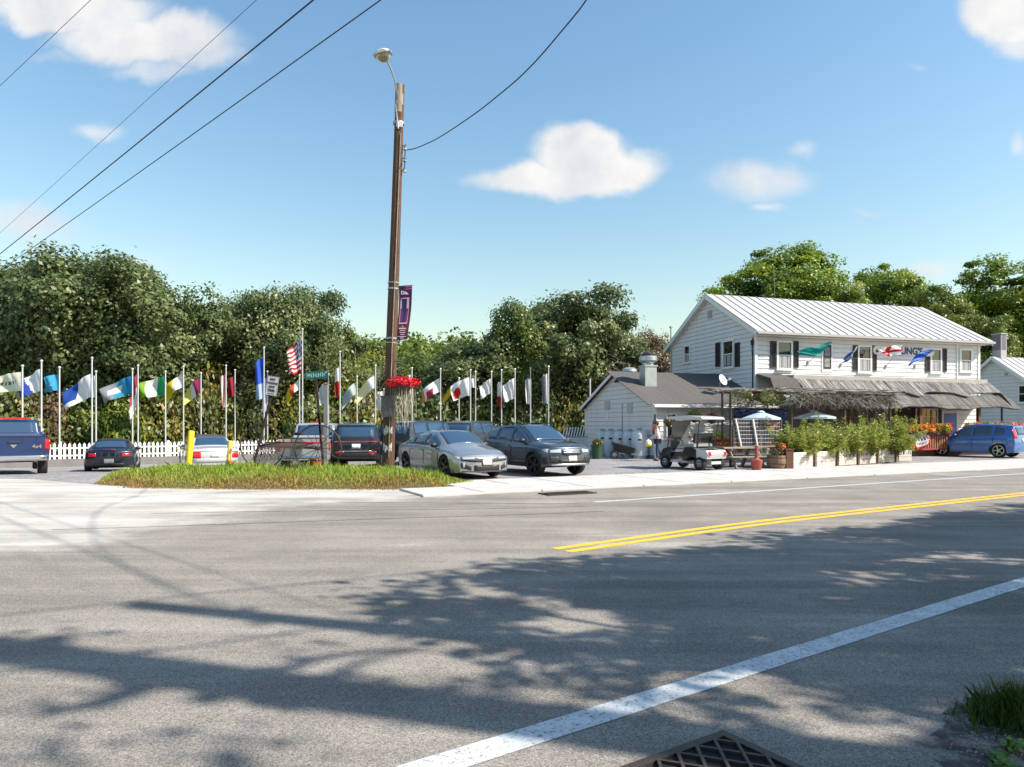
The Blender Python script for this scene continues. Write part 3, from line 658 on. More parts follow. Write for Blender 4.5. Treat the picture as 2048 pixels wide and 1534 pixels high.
for k, (bx, by) in tb:
    cs = np.array(cl[k]) if cl[k] else np.zeros((1, 3)); r = thing('roadside_tree', lab[k], 'tree', (bx, by, 0), 0, 'trees shading the road'); o3 = np.array([bx, by, 0])
    V, F, T = clumpcloud(g, cs-o3, np.where(np.abs(cs[:, 2]-9.8) < 1e-6, g.uniform(.10, .22, len(cs)), g.uniform(.32, .62, len(cs))), 60, .17, .7); link('crown', np_mesh('crown', V, F, [LM['shade']], faceattr=T), r)
    if k == 'a':
        Q = np.repeat(np.array(SPR), 9, axis=0)-o3; Q = Q+g.normal(0, .14, Q.shape); V, F = leaf_quads(Q, g.normal(size=Q.shape), .12, g); link('sprays', np_mesh('sprays', V, F, [LM['shade']], faceattr=np.full(len(F), .5)), r)
    b = MB(); tops = dict(a=15.5, b=10.5, c=11, d=9.5)[k]
    tg = [tuple(c-o3) for c in cs[::max(1, len(cs)//26)]]
    if k == 'a': tg = [t for t in tg if t[2] < 8.5]
    limb_tree(b, g, (0, 0, -.2), (0, 0, tops), .26 if k == 'a' else .30, tg)
    if k == 'a':
        b.tube([(0, 0, 0), (0, 0, 14.5)], [.30, .23], 9)
        for hh, r0_, pts_ in LIMBS:
            q = [tuple(Vector((gx_+SH.x*k_*hh, gy_+SH.y*k_*hh, hh))-Vector((bx, by, 0))) for gx_, gy_ in pts_]
            b.tube(q, [r0_*(1-.75*i_/(len(q)-1)) for i_ in range(len(q))], 6)
    b.build('trunk', M_bark, r, smooth=60)
# ------------------------------------------------------------------ vehicles
M_tyre = mat('tyre_rubber', (.018, .018, .019), .85)
M_blk = mat('black_plastic', (.02, .02, .022), .5)
M_glass = mat('car_glass', (.028, .060, .11), .04, spec=.9)
M_seam = mat('seam', (.006, .006, .006), .8)
M_chrome = mat('chrome', (.7, .7, .72), .15, 1)
M_alloy = mat('alloy', (.55, .56, .58), .3, .9)
M_alloyd = mat('dark_alloy', (.10, .10, .11), .3, .8)
M_red = mat('lamp_red', (.55, .012, .015), .15, coat=.6)
M_lamp = mat('lamp_clear', (.55, .58, .6), .08, .4, coat=1)
M_plate = mat('plate_white', (.75, .75, .72), .5); M_platey = mat('plate_yellow', (.75, .48, .05), .5)
M_amber = mat('lamp_amber', (.7, .22, .02), .2)
def ip(keys, x): return np.interp(x, [k[0] for k in keys], [k[1] for k in keys])
def wheel_meshes(r, w, rim_r, rimm, spokes, style):
    b = MB(); hw = w/2
    b.lathe([(rim_r, -hw*.9), (r*.93, -hw), (r*.985, -hw*.8), (r, -hw*.3), (r, hw*.3), (r*.985, hw*.8), (r*.93, hw), (rim_r, hw*.9), (rim_r*.97, hw*.3), (rim_r*.97, -hw*.3)], 28, axis='y')
    t = bpy.data.meshes.new('tyre'); t.from_pydata(b.v, [], b.f[:-2]); bm_fix(t); t.materials.append(M_tyre); smooth_me(t, 40)
    b = MB(); b.lathe([(rim_r*.985, -hw*.86), (rim_r*.985, hw*.86), (rim_r*.86, hw*.9), (rim_r*.84, hw*.2), (rim_r*.84, -hw*.2), (rim_r*.86, -hw*.9)], 24, axis='y')
    b.f = b.f[:-2]
    for sy in (1, -1):
        for k in range(spokes):
            a = 2*math.pi*k/spokes
            for q in ((-.16, .16) if style == 'v' else (0,)):
                c, s_ = math.cos(a+q), math.sin(a+q); c0, s0 = math.cos(a), math.sin(a)
                b.beam((c0*rim_r*.15, sy*hw*.72, s0*rim_r*.15), (c*rim_r*.9, sy*hw*.82, s_*rim_r*.9), rim_r*(.10 if style == 'v' else .20), rim_r*.16)
        b.lathe([(.001, sy*hw*.84), (rim_r*.22, sy*hw*.82), (rim_r*.24, sy*hw*.6)], 12, axis='y')
    m = bpy.data.meshes.new('rim'); m.from_pydata(b.v, [], b.f); bm_fix(m); m.materials.append(rimm)
    b = MB(); b.lathe([(rim_r*.85, -hw*.35), (rim_r*.85, hw*.35)], 20, axis='y'); k = bpy.data.meshes.new('brake'); k.from_pydata(b.v, [], b.f); bm_fix(k); k.materials.append(M_dark)
    return t, m, k
class Car:
    def __init__(s, label, cat, spec, paint, loc, heading, name='parked_car', group='cars parked in the lot', rim=None):
        s.sp = sp_ = spec; s.L = sp_['L']; s.paint = paint; s.eps = .006
        s.root = thing(name, label, cat, (loc[0], loc[1], gz(loc[0], loc[1])+.006), math.atan2(heading[1], heading[0]), group)
        s.body(); s.windows(); s.wheels(rim or M_alloy)
    def warp(s, x, y, z):
        sp_ = s.sp; x, y, z = np.broadcast_arrays(np.asarray(x, float), np.asarray(y, float), np.asarray(z, float)); hl = s.L/2; Wm = max(k[1] for k in sp_['wb'])
        t = np.clip((x-(hl-1.0)), 0, 1.2); u = np.clip((-hl+.9)-x, 0, 1.1)/.9
        yn = np.clip(np.abs(y)/Wm, 0, 1.1)
        xx = x-t**2*(sp_['bow']*yn**2.6+ip(sp_['nose'], z)); xx = xx+u**2*(sp_['bowr']*yn**2.6+ip(sp_['tail'], z))
        return xx, y, z
    def zlow(s, x):
        sp_ = s.sp; z = ip(sp_['low'], x)
        for xw in sp_['wx']:
            Ra = sp_['r']*1.14; d2 = Ra*Ra-(x-xw)**2; z = np.where(d2 > 0, np.maximum(z, sp_['r']+np.sqrt(np.maximum(d2, 0))), z)
        return z
    def sidey(s, x, z):
        sp_ = s.sp; bz = ip(sp_['belt'], x); tz = np.maximum(ip(sp_['top'], x), bz+.004); wb = ip(sp_['wb'], x); wt = ip(sp_['wt'], x); lo = sp_['low'][0][1]
        f = (z-lo)/(bz-lo); y1 = wb*np.interp(f, [-.3, 0, .2, .5, .8, .93, 1], [.93, .965, .99, 1, .985, .965, .935])
        q = np.clip((z-bz)/(tz-bz), 0, 1); y2 = wb*.935+(wt-wb*.935)*q**1.1
        return np.where(z <= bz, y1, y2)
    def topz(s, x, y):
        wt = ip(s.sp['wt'], x); return ip(s.sp['top'], x)+ip(s.sp['crown'], x)*(1-np.clip(np.abs(y)/wt, 0, 1)**2.2)
    def body(s):
        sp_ = s.sp; hl = s.L/2; st = set(np.linspace(-hl, hl, 70).round(3))
        for xw in sp_['wx']:
            Ra = sp_['r']*1.14
            for a in np.linspace(0, math.pi, 15): st.add(round(xw+Ra*.9999*math.cos(a), 4))
            st.add(round(xw+Ra+.004, 4)); st.add(round(xw-Ra-.004, 4))
        for k in sp_['top']: st.add(k[0])
        xs = np.array(sorted(v for v in st if -hl <= v <= hl)); n = len(xs); rows = []
        bz = ip(sp_['belt'], xs); tz = np.maximum(ip(sp_['top'], xs), bz+.004); zl = s.zlow(xs); wt = ip(sp_['wt'], xs)
        Y = [np.zeros(n), s.sidey(xs, zl)*.9]; Zr = [zl, zl]
        for f in (0, .12, .3, .5, .7, .85, .93, 1): z = zl+(bz-zl)*f; Y.append(s.sidey(xs, z)); Zr.append(z)
        for f in (.12, .35, .6, .85, .95): z = bz+(tz-bz)*f; Y.append(s.sidey(xs, z)); Zr.append(z)
        for f in (1, .93, .75, .5, .25, 0): Y.append(wt*f); Zr.append(s.topz(xs, wt*f))
        Y = np.array(Y).T; Zr = np.array(Zr).T; m = Y.shape[1]; V = []; F = []
        for sgn in (1, -1):
            wx, wy, wz = s.warp(xs[:, None]+0*Y, Y*sgn, Zr); o = len(V); V += list(zip(wx.ravel(), wy.ravel(), wz.ravel()))
            for i in range(n-1):
                for j in range(m-1):
                    a = o+i*m+j; f = (a, a+1, a+m+1, a+m); F.append(f if sgn < 0 else f[::-1])
        for (i, xe) in ((0, xs[0]), (n-1, xs[-1])):
            k = 10
            for j in range(m-1):
                o = len(V)
                for jj in (j, j+1):
                    ys = np.linspace(-Y[i, jj], Y[i, jj], k+1); zz = np.full(k+1, Zr[i, jj])
                    if jj >= m-6: zz = s.topz(np.full(k+1, xe), ys)
                    wx, wy, wz = s.warp(np.full(k+1, xe), ys, zz); V += list(zip(wx, wy, wz))
                for q in range(k): F.append((o+q, o+q+1, o+k+2+q, o+k+1+q))
        me = bpy.data.meshes.new('body'); me.from_pydata([tuple(map(float, v)) for v in V], [], F)
        b = bmesh.new(); b.from_mesh(me); bmesh.ops.remove_doubles(b, verts=b.verts, dist=.0008); bmesh.ops.recalc_face_normals(b, faces=b.faces); b.to_mesh(me); b.free()
        me.materials.append(s.paint); smooth_me(me, 38); s.bodyo = link('body', me, s.root)
    def patch(s, name, PX, PY, PZ, m, side=None):
        nx, ny = PX.shape; wx, wy, wz = s.warp(PX, PY, PZ); V = np.stack([wx, wy, wz], -1).reshape(-1, 3)
        i, j = np.meshgrid(np.arange(nx-1), np.arange(ny-1), indexing='ij'); a = (i*ny+j).ravel(); F = np.stack([a, a+ny, a+ny+1, a+1], -1)
        me = bpy.data.meshes.new(name); me.from_pydata([tuple(map(float, v)) for v in V], [], [tuple(map(int, f)) for f in F]); me.materials.append(m); smooth_me(me, 60)
        o = link(name, me, s.root); md = o.modifiers.new('thick', 'SOLIDIFY'); md.thickness = .008; md.offset = 0; return o
    def side(s, name, xs, z0, z1, m, sgn, eps=.007, k=5):
        xs = np.asarray(xs, float); z0 = np.asarray(z0, float); z1 = np.asarray(z1, float); t = np.linspace(0, 1, k); Zg = z0[:, None]+(z1-z0)[:, None]*t; Xg = xs[:, None]+0*Zg
        return s.patch(name, Xg, (s.sidey(Xg, Zg)+eps)*sgn, Zg, m)
    def topp(s, name, x0, x1, fr, m, eps=.008, k=10, fx=None):
        xs = np.linspace(x0, x1, 14); ys = np.linspace(-1, 1, k+1)*fr; Xg = xs[:, None]+0*ys[None, :]; Yg = ys[None, :]*ip(s.sp['wt'], Xg); return s.patch(name, Xg, Yg, s.topz(Xg, Yg)+eps, m)
    def end(s, name, ys, z0, z1, m, front=True, eps=.008, k=4):
        ys = np.asarray(ys, float); yd = np.unique(np.concatenate([np.linspace(ys[0], ys[-1], 9), ys])); z0 = np.interp(yd, ys, z0 if np.ndim(z0) else [z0]*len(ys)); z1 = np.interp(yd, ys, z1 if np.ndim(z1) else [z1]*len(ys))
        t = np.linspace(0, 1, k); Zg = z0[:, None]+(z1-z0)[:, None]*t; Yg = yd[:, None]+0*Zg; xe = (s.L/2+eps) if front else (-s.L/2-eps); return s.patch(name, Zg*0+xe, Yg, Zg, m)
    def windows(s):
        sp_ = s.sp
        for sgn in (1, -1):
            for (x0, x1) in sp_['win']:
                xs = np.linspace(x0, x1, 10); b = ip(sp_['belt'], xs)+.035; t = np.maximum(b+.002, ip(sp_['top'], xs)-sp_.get('wtop', .07)); s.side('side_window', xs, b, t, M_glass, sgn)
        if 'wind' in sp_: s.topp('windshield', *sp_['wind'], .93, M_glass)
        if 'rwind' in sp_: s.topp('rear_window', *sp_['rwind'], .90, M_glass)
        if 'rpatch' in sp_: ys, z0, z1 = sp_['rpatch']; s.end('rear_window', ys, z0, z1, M_glass, False)
        for xd in sp_.get('seams', []):
            for sgn in (1, -1): s.side('door_seam', [xd, xd+.012], [.30+sp_['low'][0][1]*.3]*2, [ip(sp_['belt'], xd)]*2, M_seam, sgn, eps=.004)
        for xd in sp_.get('handles', []):
            for sgn in (1, -1): zb = ip(sp_['belt'], xd)-.10; s.side('door_handle', [xd, xd+.18], [zb-.015]*2, [zb+.015]*2, s.paint, sgn, eps=.028, k=2)
        if 'mir' in sp_:
            for sgn in (1, -1):
                x, z = sp_['mir']; b = MB(); y = float(s.sidey(x, z))*sgn; b.ball((x, y+sgn*.10, z), .11, 6, (.65, 1.05, .72)); b.beam((x, y, z-.04), (x, y+sgn*.1, z-.03), .05); b.build('mirror', sp_.get('mirm', s.paint), s.root, smooth=True)
        if sp_.get('clad'):
            for sgn in (1, -1):
                for xw in sp_['wx']:
                    a = np.linspace(-.08, math.pi+.08, 17); Ra = sp_['r']*1.14; Xg = np.stack([xw+(Ra+d)*np.cos(a) for d in (-.005, .03, .075)], 1); Zg = np.stack([sp_['r']+(Ra+d)*np.sin(a) for d in (-.005, .03, .075)], 1)
                    s.patch('arch_cladding', Xg, (s.sidey(Xg, Zg)+.014)*sgn, Zg, M_blk)
                xs = np.linspace(sp_['wx'][0]+sp_['r']*1.2, sp_['wx'][1]-sp_['r']*1.2, 6); lo = ip(sp_['low'], xs); s.side('sill_cladding', xs, lo+.005, lo+.15, M_blk, sgn, eps=.012)
    def wheels(s, rimm):
        sp_ = s.sp; t, m, k = wheel_meshes(sp_['r'], sp_.get('tw', .22), sp_['r']*sp_.get('rimf', .70), rimm, sp_.get('spk', 5), sp_.get('style', 'v'))
        for xw in sp_['wx']:
            for sgn in (1, -1):
                y = (ip(sp_['wb'], xw)-sp_.get('tw', .22)/2-.02)*sgn; o = link('wheel', t, s.root, (xw, float(y), sp_['r'])); link('rim', m, o); link('brake_disc', k, o)
                if xw > 0 and sp_.get('steer'): o.rotation_euler = (0, 0, sp_['steer'])
    def plate(s, front, z, m=None, w=.31, y=0, txt=None):
        s.end('licence_plate', [y-w/2, y+w/2], z-.08, z+.08, m or M_plate, front, eps=.02, k=2)
SED = dict(L=4.9, r=.345, wx=(-1.42, 1.43), low=[(-2.45, .27), (-1.9, .19), (0, .17), (1.9, .18), (2.45, .22)], bow=.30, bowr=.22, nose=[(.2, .0), (.45, 0), (.62, .03), (.75, .16)], tail=[(.2, .08), (.6, 0), (.95, .02), (1.1, .25)],
  belt=[(-2.45, .92), (-1.8, .95), (0, .92), (1.0, .88), (1.6, .83), (2.2, .74), (2.45, .66)], top=[(-2.45, .96), (-2.15, 1.0), (-1.6, 1.16), (-1.0, 1.33), (-.3, 1.40), (.3, 1.385), (.75, 1.19), (1.15, .98), (1.5, .91), (2.1, .81), (2.45, .70)],
  crown=[(-2.45, .02), (-.3, .05), (.4, .04), (1.2, .05), (2.2, .05), (2.45, .02)], wb=[(-2.45, .82), (-2.1, .90), (-1.4, .93), (1.5, .93), (2.1, .90), (2.45, .82)], wt=[(-2.45, .66), (-2.0, .64), (-1, .55), (-.2, .58), (.35, .58), (1.15, .68), (2.1, .72), (2.45, .62)],
  win=[(.93, .02), (-.03, -.95), (-1.0, -1.55)], wind=(.36, 1.12), rwind=(-2.0, -.95), seams=(1.02, 0, -1.05), handles=(-.25, -1.05), mir=(.72, .98), mirm=M_blk, spk=5)
CROSS = dict(L=4.48, r=.355, wx=(-1.33, 1.34), low=[(-2.24, .38), (-1.8, .27), (1.8, .27), (2.24, .34)], bow=.24, bowr=.15, nose=[(.3, .04), (.5, 0), (.75, .03), (.9, .08), (1.0, .2)], tail=[(.3, .1), (.7, 0), (1.0, .05), (1.5, .38)],
  belt=[(-2.24, 1.08), (-1.2, 1.06), (0, 1.02), (1.0, .99), (1.7, .95), (2.24, .86)], top=[(-2.24, 1.50), (-1.5, 1.56), (-.4, 1.60), (.15, 1.57), (.6, 1.36), (1.05, 1.08), (1.5, 1.03), (2.0, .98), (2.24, .92)],
  crown=[(-2.24, .02), (0, .04), (1.0, .04), (2.24, .03)], wb=[(-2.24, .83), (-1.9, .88), (-1.2, .90), (1.4, .90), (1.9, .88), (2.24, .80)], wt=[(-2.24, .55), (-1, .60), (.2, .60), (1.05, .70), (1.9, .70), (2.24, .64)],
  win=[(.88, .02), (-.04, -.98), (-1.06, -1.72)], wind=(.2, 1.03), rpatch=([-.55, .55], 1.10, 1.45), seams=(.98, 0, -1.0), handles=(-.25, -1.1), mir=(.72, 1.10), mirm=M_blk, clad=1, spk=5)
SUV = dict(L=4.85, r=.38, wx=(-1.45, 1.46), low=[(-2.42, .42), (-1.9, .30), (1.9, .30), (2.42, .36)], bow=.2, bowr=.10, nose=[(.3, .04), (.9, 0), (1.15, .08)], tail=[(.3, .1), (.7, 0), (1.1, .05), (1.7, .33)],
  belt=[(-2.42, 1.18), (0, 1.14), (1.1, 1.10), (2.42, 1.0)], top=[(-2.42, 1.68), (-1.5, 1.75), (0, 1.77), (.35, 1.74), (.8, 1.5), (1.25, 1.2), (1.8, 1.14), (2.42, 1.05)], crown=[(-2.42, .02), (0, .03), (2.42, .03)],
  wb=[(-2.42, .90), (-2, .96), (1.9, .97), (2.42, .88)], wt=[(-2.42, .70), (0, .72), (.4, .70), (1.25, .80), (2.42, .74)], win=[(1.05, .1), (.04, -1.0), (-1.08, -2.0)], wind=(.4, 1.22), rpatch=([-.66, .66], 1.20, 1.60), seams=(1.1, .07, -1.04), handles=(-.2, -1.2), mir=(.9, 1.2), spk=5, style='s')
BOX = dict(L=4.1, r=.355, wx=(-1.27, 1.28), low=[(-2.05, .30), (-1.7, .22), (1.7, .22), (2.05, .30)], bow=.26, bowr=.12, nose=[(.2, .05), (.5, 0), (.8, .03), (1.0, .15)], tail=[(.3, .06), (.7, 0), (1.1, .05), (1.6, .22)],
  belt=[(-2.05, 1.10), (-1.3, 1.07), (0, 1.0), (1.0, .95), (2.05, .86)], top=[(-2.05, 1.53), (-1.2, 1.60), (-.1, 1.61), (.12, 1.58), (.5, 1.36), (.9, 1.06), (1.4, 1.02), (2.05, .91)], crown=[(-2.05, .02), (0, .04), (2.05, .03)],
  wb=[(-2.05, .82), (-1.7, .88), (1.6, .90), (2.05, .80)], wt=[(-2.05, .62), (0, .64), (.3, .63), (1.2, .72), (2.05, .66)], win=[(.74, -.10), (-.16, -1.0), (-1.08, -1.55)], wind=(.15, .87), rpatch=([-.5, .5], 1.12, 1.48), seams=(.85, -.13, -1.04), handles=(-.35, -1.15), mir=(.62, 1.08), spk=5, style='s', rimf=.72)
PICK = dict(L=5.8, r=.40, wx=(-1.75, 1.85), low=[(-2.9, .55), (-2.3, .45), (2.2, .42), (2.9, .45)], bow=.18, bowr=.03, nose=[(.3, 0), (1.2, .05)], tail=[(.3, 0), (1.4, 0)],
  belt=[(-2.9, 1.26), (0, 1.26), (1.2, 1.22), (2.9, 1.12)], top=[(-2.9, 1.29), (-.62, 1.29), (-.60, 1.34), (-.40, 1.78), (-.2, 1.86), (.7, 1.87), (1.0, 1.78), (1.55, 1.3), (2.0, 1.25), (2.9, 1.17)], crown=[(-2.9, .0), (-.5, 0), (0, .04), (2.9, .04)],
  wb=[(-2.9, .98), (2.2, 1.0), (2.9, .94)], wt=[(-2.9, .90), (-.62, .90), (-.58, .76), (-.3, .72), (.8, .72), (1.5, .82), (2.9, .80)], win=[(1.35, .45), (.38, -.30)], wtop=.09, wind=(1.0, 1.52), rwind=(-.575, -.40), seams=(1.45, .42, -.5), handles=(.55, -.3), mir=(1.25, 1.35), spk=5, style='s', tw=.27)
OLD = dict(L=5.1, r=.33, wx=(-1.4, 1.45), low=[(-2.55, .30), (-2, .22), (2, .22), (2.55, .28)], bow=.2, bowr=.16, nose=[(.2, 0), (.8, .08)], tail=[(.2, .05), (.7, 0), (.95, .1)],
  belt=[(-2.55, .88), (-1, .92), (1, .88), (2.55, .72)], top=[(-2.55, .92), (-1.75, 1.0), (-1.2, 1.34), (-.8, 1.42), (.3, 1.42), (.6, 1.36), (1.2, .96), (2.55, .78)], crown=[(-2.55, .03), (2.55, .04)], wb=[(-2.55, .86), (-2, .93), (2, .93), (2.55, .84)], wt=[(-2.55, .74), (-1.75, .74), (-1.2, .6), (.4, .6), (1.2, .74), (2.55, .7)],
  win=[(1.0, .05), (-.0, -.95)], wind=(.6, 1.18), rwind=(-1.7, -1.22), seams=(1.1, 0, -1.0), handles=(-.2, -1.0), mir=(.85, .98), spk=7, style='s', rimf=.62)
ROAD = dict(L=3.92, r=.32, wx=(-1.12, 1.19), low=[(-1.96, .28), (-1.5, .18), (1.5, .18), (1.96, .24)], bow=.34, bowr=.26, nose=[(.2, 0), (.7, .2)], tail=[(.2, .12), (.55, 0), (.8, .03), (.95, .16)],
  belt=[(-1.96, .80), (-1.2, .84), (0, .76), (1.0, .74), (1.96, .54)], top=[(-1.96, .86), (-1.35, .90), (-.95, 1.12), (-.55, 1.22), (.05, 1.21), (.65, .86), (1.3, .78), (1.96, .60)], crown=[(-1.96, .03), (-.5, .03), (1.96, .05)], wb=[(-1.96, .78), (-1.2, .865), (1.2, .865), (1.96, .74)], wt=[(-1.96, .62), (-1.35, .60), (-.9, .5), (0, .5), (.65, .62), (1.96, .55)],
  win=[(.5, -.5)], wind=(.08, .62), rwind=(-1.3, -.78), seams=(.6, -.6), mir=(.5, .85), spk=5, tw=.21)
def paint(n, c, metal=.35, r=.35): return mat(n, c, r, metal, coat=1)
def hd(deg): a = rad(deg); return (math.sin(a), -math.cos(a))    # degrees to the right of facing the camera
# silver sedan, nose to the road
h = hd(32); fx, fy = -1.25, 21.0
c = Car('silver fastback sedan parked nose to the road right of the wooden pole', 'car', SED, paint('silver_paint', (.33, .35, .375), .65), (fx-h[0]*1.45, fy+.35-h[1]*1.45), h, rim=M_alloyd)
c.end('grille', [-.76, -.5, 0, .5, .76], [.56, .52, .50, .52, .56], [.655, .645, .60, .645, .655], M_blk); c.end('lower_intake', [-.42, .42], .26, .42, M_blk); c.end('front_lip', [-.75, .75], .23, .255, M_blk)
for s_ in (1, -1):
    c.end('headlight', sorted([s_*.74, s_*.40]), [.585, .60] if s_ < 0 else [.60, .585], .66, M_lamp, eps=.014); c.side('headlight', [2.12, 2.45], [.63, .60], [.70, .66], M_lamp, s_, eps=.01)
    c.end('air_duct', sorted([s_*.50, s_*.78]), [.36, .27] if s_ < 0 else [.27, .36], [.50, .40] if s_ < 0 else [.40, .50], M_blk); c.end('running_light', sorted([s_*.68, s_*.73]), .36, .50, M_lamp, eps=.016)
c.plate(True, .50); c.end('plate_frame', [-.18, .18], .40, .60, M_blk, eps=.014, k=2)
c.side('window_trim', np.linspace(-1.6, 1.0, 12), ip(SED['belt'], np.linspace(-1.6, 1.0, 12))+.015, ip(SED['belt'], np.linspace(-1.6, 1.0, 12))+.035, M_chrome, 1); c.side('window_trim', np.linspace(-1.6, 1.0, 12), ip(SED['belt'], np.linspace(-1.6, 1.0, 12))+.015, ip(SED['belt'], np.linspace(-1.6, 1.0, 12))+.035, M_chrome, -1)
# grey blue crossover beside it
sp2 = dict(CROSS); sp2['steer'] = .22
h = hd(31)
c = Car('dark grey blue crossover with black wheel arches parked beside the silver sedan', 'car', sp2, paint('slate_paint', (.045, .062, .085), .5), (2.05-h[0]*1.9-.35, 21.9-h[1]*1.9), h, rim=M_alloyd)
c.end('grille', [-.36, -.28, .28, .36], [.70, .66, .66, .70], [.80, .84, .84, .80], M_blk); c.end('grille_bar', [-.34, .34], .805, .83, M_chrome, eps=.016); c.end('grille_bar', [-.34, .34], .74, .765, M_chrome, eps=.016); c.end('lower_intake', [-.5, .5], .42, .53, M_blk); c.end('bumper_lip', [-.7, .7], .34, .40, M_alloy, eps=.016)
for s_ in (1, -1):
    c.end('headlight', sorted([s_*.40, s_*.74]), .74, [.86, .82] if s_ > 0 else [.82, .86], M_lamp); c.side('headlight', [1.92, 2.24], [.82, .74], [.86, .86], M_lamp, s_); c.end('fog_lamp_housing', sorted([s_*.5, s_*.76]), .42, .64, M_blk); c.side('bumper_cladding', [2.0, 2.24], [.40, .40], [.6, .62], M_blk, s_, eps=.012)
    b = MB(); b.tube([(-1.7, s_*.60, 1.58), (-1.5, s_*.60, 1.645), (.1, s_*.60, 1.66), (.3, s_*.6, 1.60)], .02, 6); b.build('roof_rail', M_blk, c.root)
c.plate(True, .56)
# blue box shaped hatchback on the right
h = Vector((-.58, .815)).normalized()
c = Car('bright blue boxy hatchback parked by the flower lined deck at the right edge', 'car', BOX, paint('blue_paint', (.035, .15, .42), .3), (23.55, 35.5), h, name='parked_car')
for s_ in (1, -1): c.end('tail_light', sorted([s_*.58, s_*.80]), .95, 1.42, M_red, False); c.side('tail_light', [-2.05, -1.98], [.95, .95], [1.42, 1.42], M_red, s_); c.side('headlight', [1.75, 2.05], [.72, .70], [.86, .84], M_lamp, s_); c.side('wheel_reflector', [-1.95, -1.8], [.5, .5], [.55, .55], M_red, s_)
c.plate(False, .85)
b = MB(); b.ball((-2.12, 0, .82), .34, 8, (.3, 1, 1)); 
# dark suv seen from behind
h = (-.17, .985)
c = Car('black suv seen from behind with a white licence plate left of the wooden pole', 'car', SUV, paint('black_paint', (.012, .013, .016), .3), (X(712, 26.2)+h[0]*2.4, 26.2+h[1]*2.4), h)
c.end('tail_light_bar', [-.80, .80], 1.055, 1.085, M_red, False); c.end('bumper_step', [-.7, .7], .50, .62, M_blk, False); c.end('chrome_strip', [-.6, .6], .70, .73, M_chrome, False)
for s_ in (1, -1): c.end('reflector', sorted([s_*.45, s_*.75]), .64, .70, M_red, False)
c.plate(False, .90)
# two suvs behind the silver sedan
h = (.18, .98)
c = Car('black suv behind the silver sedan with its side windows showing', 'car', SUV, paint('black_paint', (.012, .013, .016), .3), (X(850, 29.0), 29.8), Vector((.50, .86)).normalized())
c.plate(False, .9)
c = Car('dark grey suv parked in the gap between silver sedan and crossover', 'car', SUV, paint('graphite_paint', (.05, .052, .055), .3), (X(948, 31.0), 31.8), Vector((.35, .94)).normalized())
for s_ in (1, -1): c.end('tail_light', sorted([s_*.6, s_*.85]), 1.0, 1.2, M_red, False)
# silver pickup with a red stripe
h = (-.10, .995)
c = Car('silver pickup with a red tailgate stripe behind the old hay rake', 'pickup truck', PICK, paint('bright_silver', (.50, .50, .50), .5), (X(607, 25.9)+h[0]*2.8, 25.9+h[1]*2.8), h, name='pickup_truck')
c.end('red_stripe', [-.85, .85], 1.13, 1.19, mat('stripe_red', (.6, .02, .03), .4, coat=.5), False)
for s_ in (1, -1): c.end('tail_light', sorted([s_*.80, s_*.97]), .85, 1.22, M_red, False)
c.end('rear_bumper', [-.9, .9], .50, .66, M_chrome, False, eps=.06); b = MB(); b.box((-.42, 0, 1.92), (.10, .30, .05)); b.build('brake_light', M_red, c.root)
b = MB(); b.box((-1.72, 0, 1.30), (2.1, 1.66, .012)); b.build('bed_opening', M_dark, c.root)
# silver saloon with a dark vinyl roof
h = Vector((-.50, .866))
c = Car('old silver saloon with a dark vinyl roof by the tall yellow bollard', 'car', OLD, paint('pale_silver', (.58, .57, .55), .35), (X(430, 27.2)+h[0]*2.5, 27.2+h[1]*2.5), h)
c.topp('vinyl_roof', -1.18, .55, .985, mat('vinyl', (.045, .045, .043), .8), eps=.012)
for s_ in (1, -1): c.end('tail_light', sorted([s_*.50, s_*.86]), .58, .84, M_red, False); c.side('tail_light', [-2.55, -2.35], [.62, .66], [.82, .82], M_red, s_)
c.plate(False, .70); c.end('chrome_strip', [-.5, .5], .83, .85, M_chrome, False); c.end('bumper', [-.8, .8], .42, .56, paint('pale_silver', (.58, .57, .55)), False, eps=.03)
# black roadster
h = Vector((-.42, .907))
c = Car('small black soft top roadster with round red tail lights by the picket fence', 'sports car', ROAD, paint('midnight_paint', (.010, .014, .03), .3), (X(218, 25.9)+h[0]*1.9, 25.9+h[1]*1.9), h, rim=M_alloyd)
c.topp('soft_top', -.74, .04, .99, mat('soft_top', (.02, .02, .022), .9), eps=.012)
for s_ in (1, -1): c.end('tail_light', sorted([s_*.42, s_*.68]), .62, .74, M_red, False)
c.plate(False, .46); c.end('brake_light', [-.22, .22], .86, .885, M_red, False); c.end('diffuser', [-.5, .5], .27, .36, M_blk, False)
# blue pickup at the left edge
h = Vector((-.60, .80))
c = Car('dark blue pickup truck seen from behind at the left picture edge', 'pickup truck', PICK, paint('navy_paint', (.014, .035, .115), .3), (X(27, 22.6)+h[0]*2.8, 22.6+h[1]*2.8), h, name='pickup_truck')
for s_ in (1, -1): c.end('tail_light', sorted([s_*.84, s_*.985]), .86, 1.22, M_red, False); c.side('tail_light', [-2.9, -2.80], [.86, .86], [1.22, 1.22], M_red, s_)
c.end('rear_bumper', [-.95, .95], .52, .70, M_chrome, False, eps=.08); c.plate(False, .61, M_platey); b = MB(); b.box((-2.99, 0, .61), (.012, .34, .17)); c.end('tailgate_handle', [-.16, .16], 1.10, 1.15, M_blk, False, eps=.016); c.end('emblem', [-.09, 0, .09], [1.04, .93, 1.04], 1.05, M_chrome, False, eps=.018)
b = MB(); b.box((-.42, 0, 1.92), (.12, 1.0, .06)); b.build('brake_light', M_red, c.root); b = MB(); b.box((-1.72, 0, 1.30), (2.1, 1.66, .012)); b.build('bed_opening', M_dark, c.root)
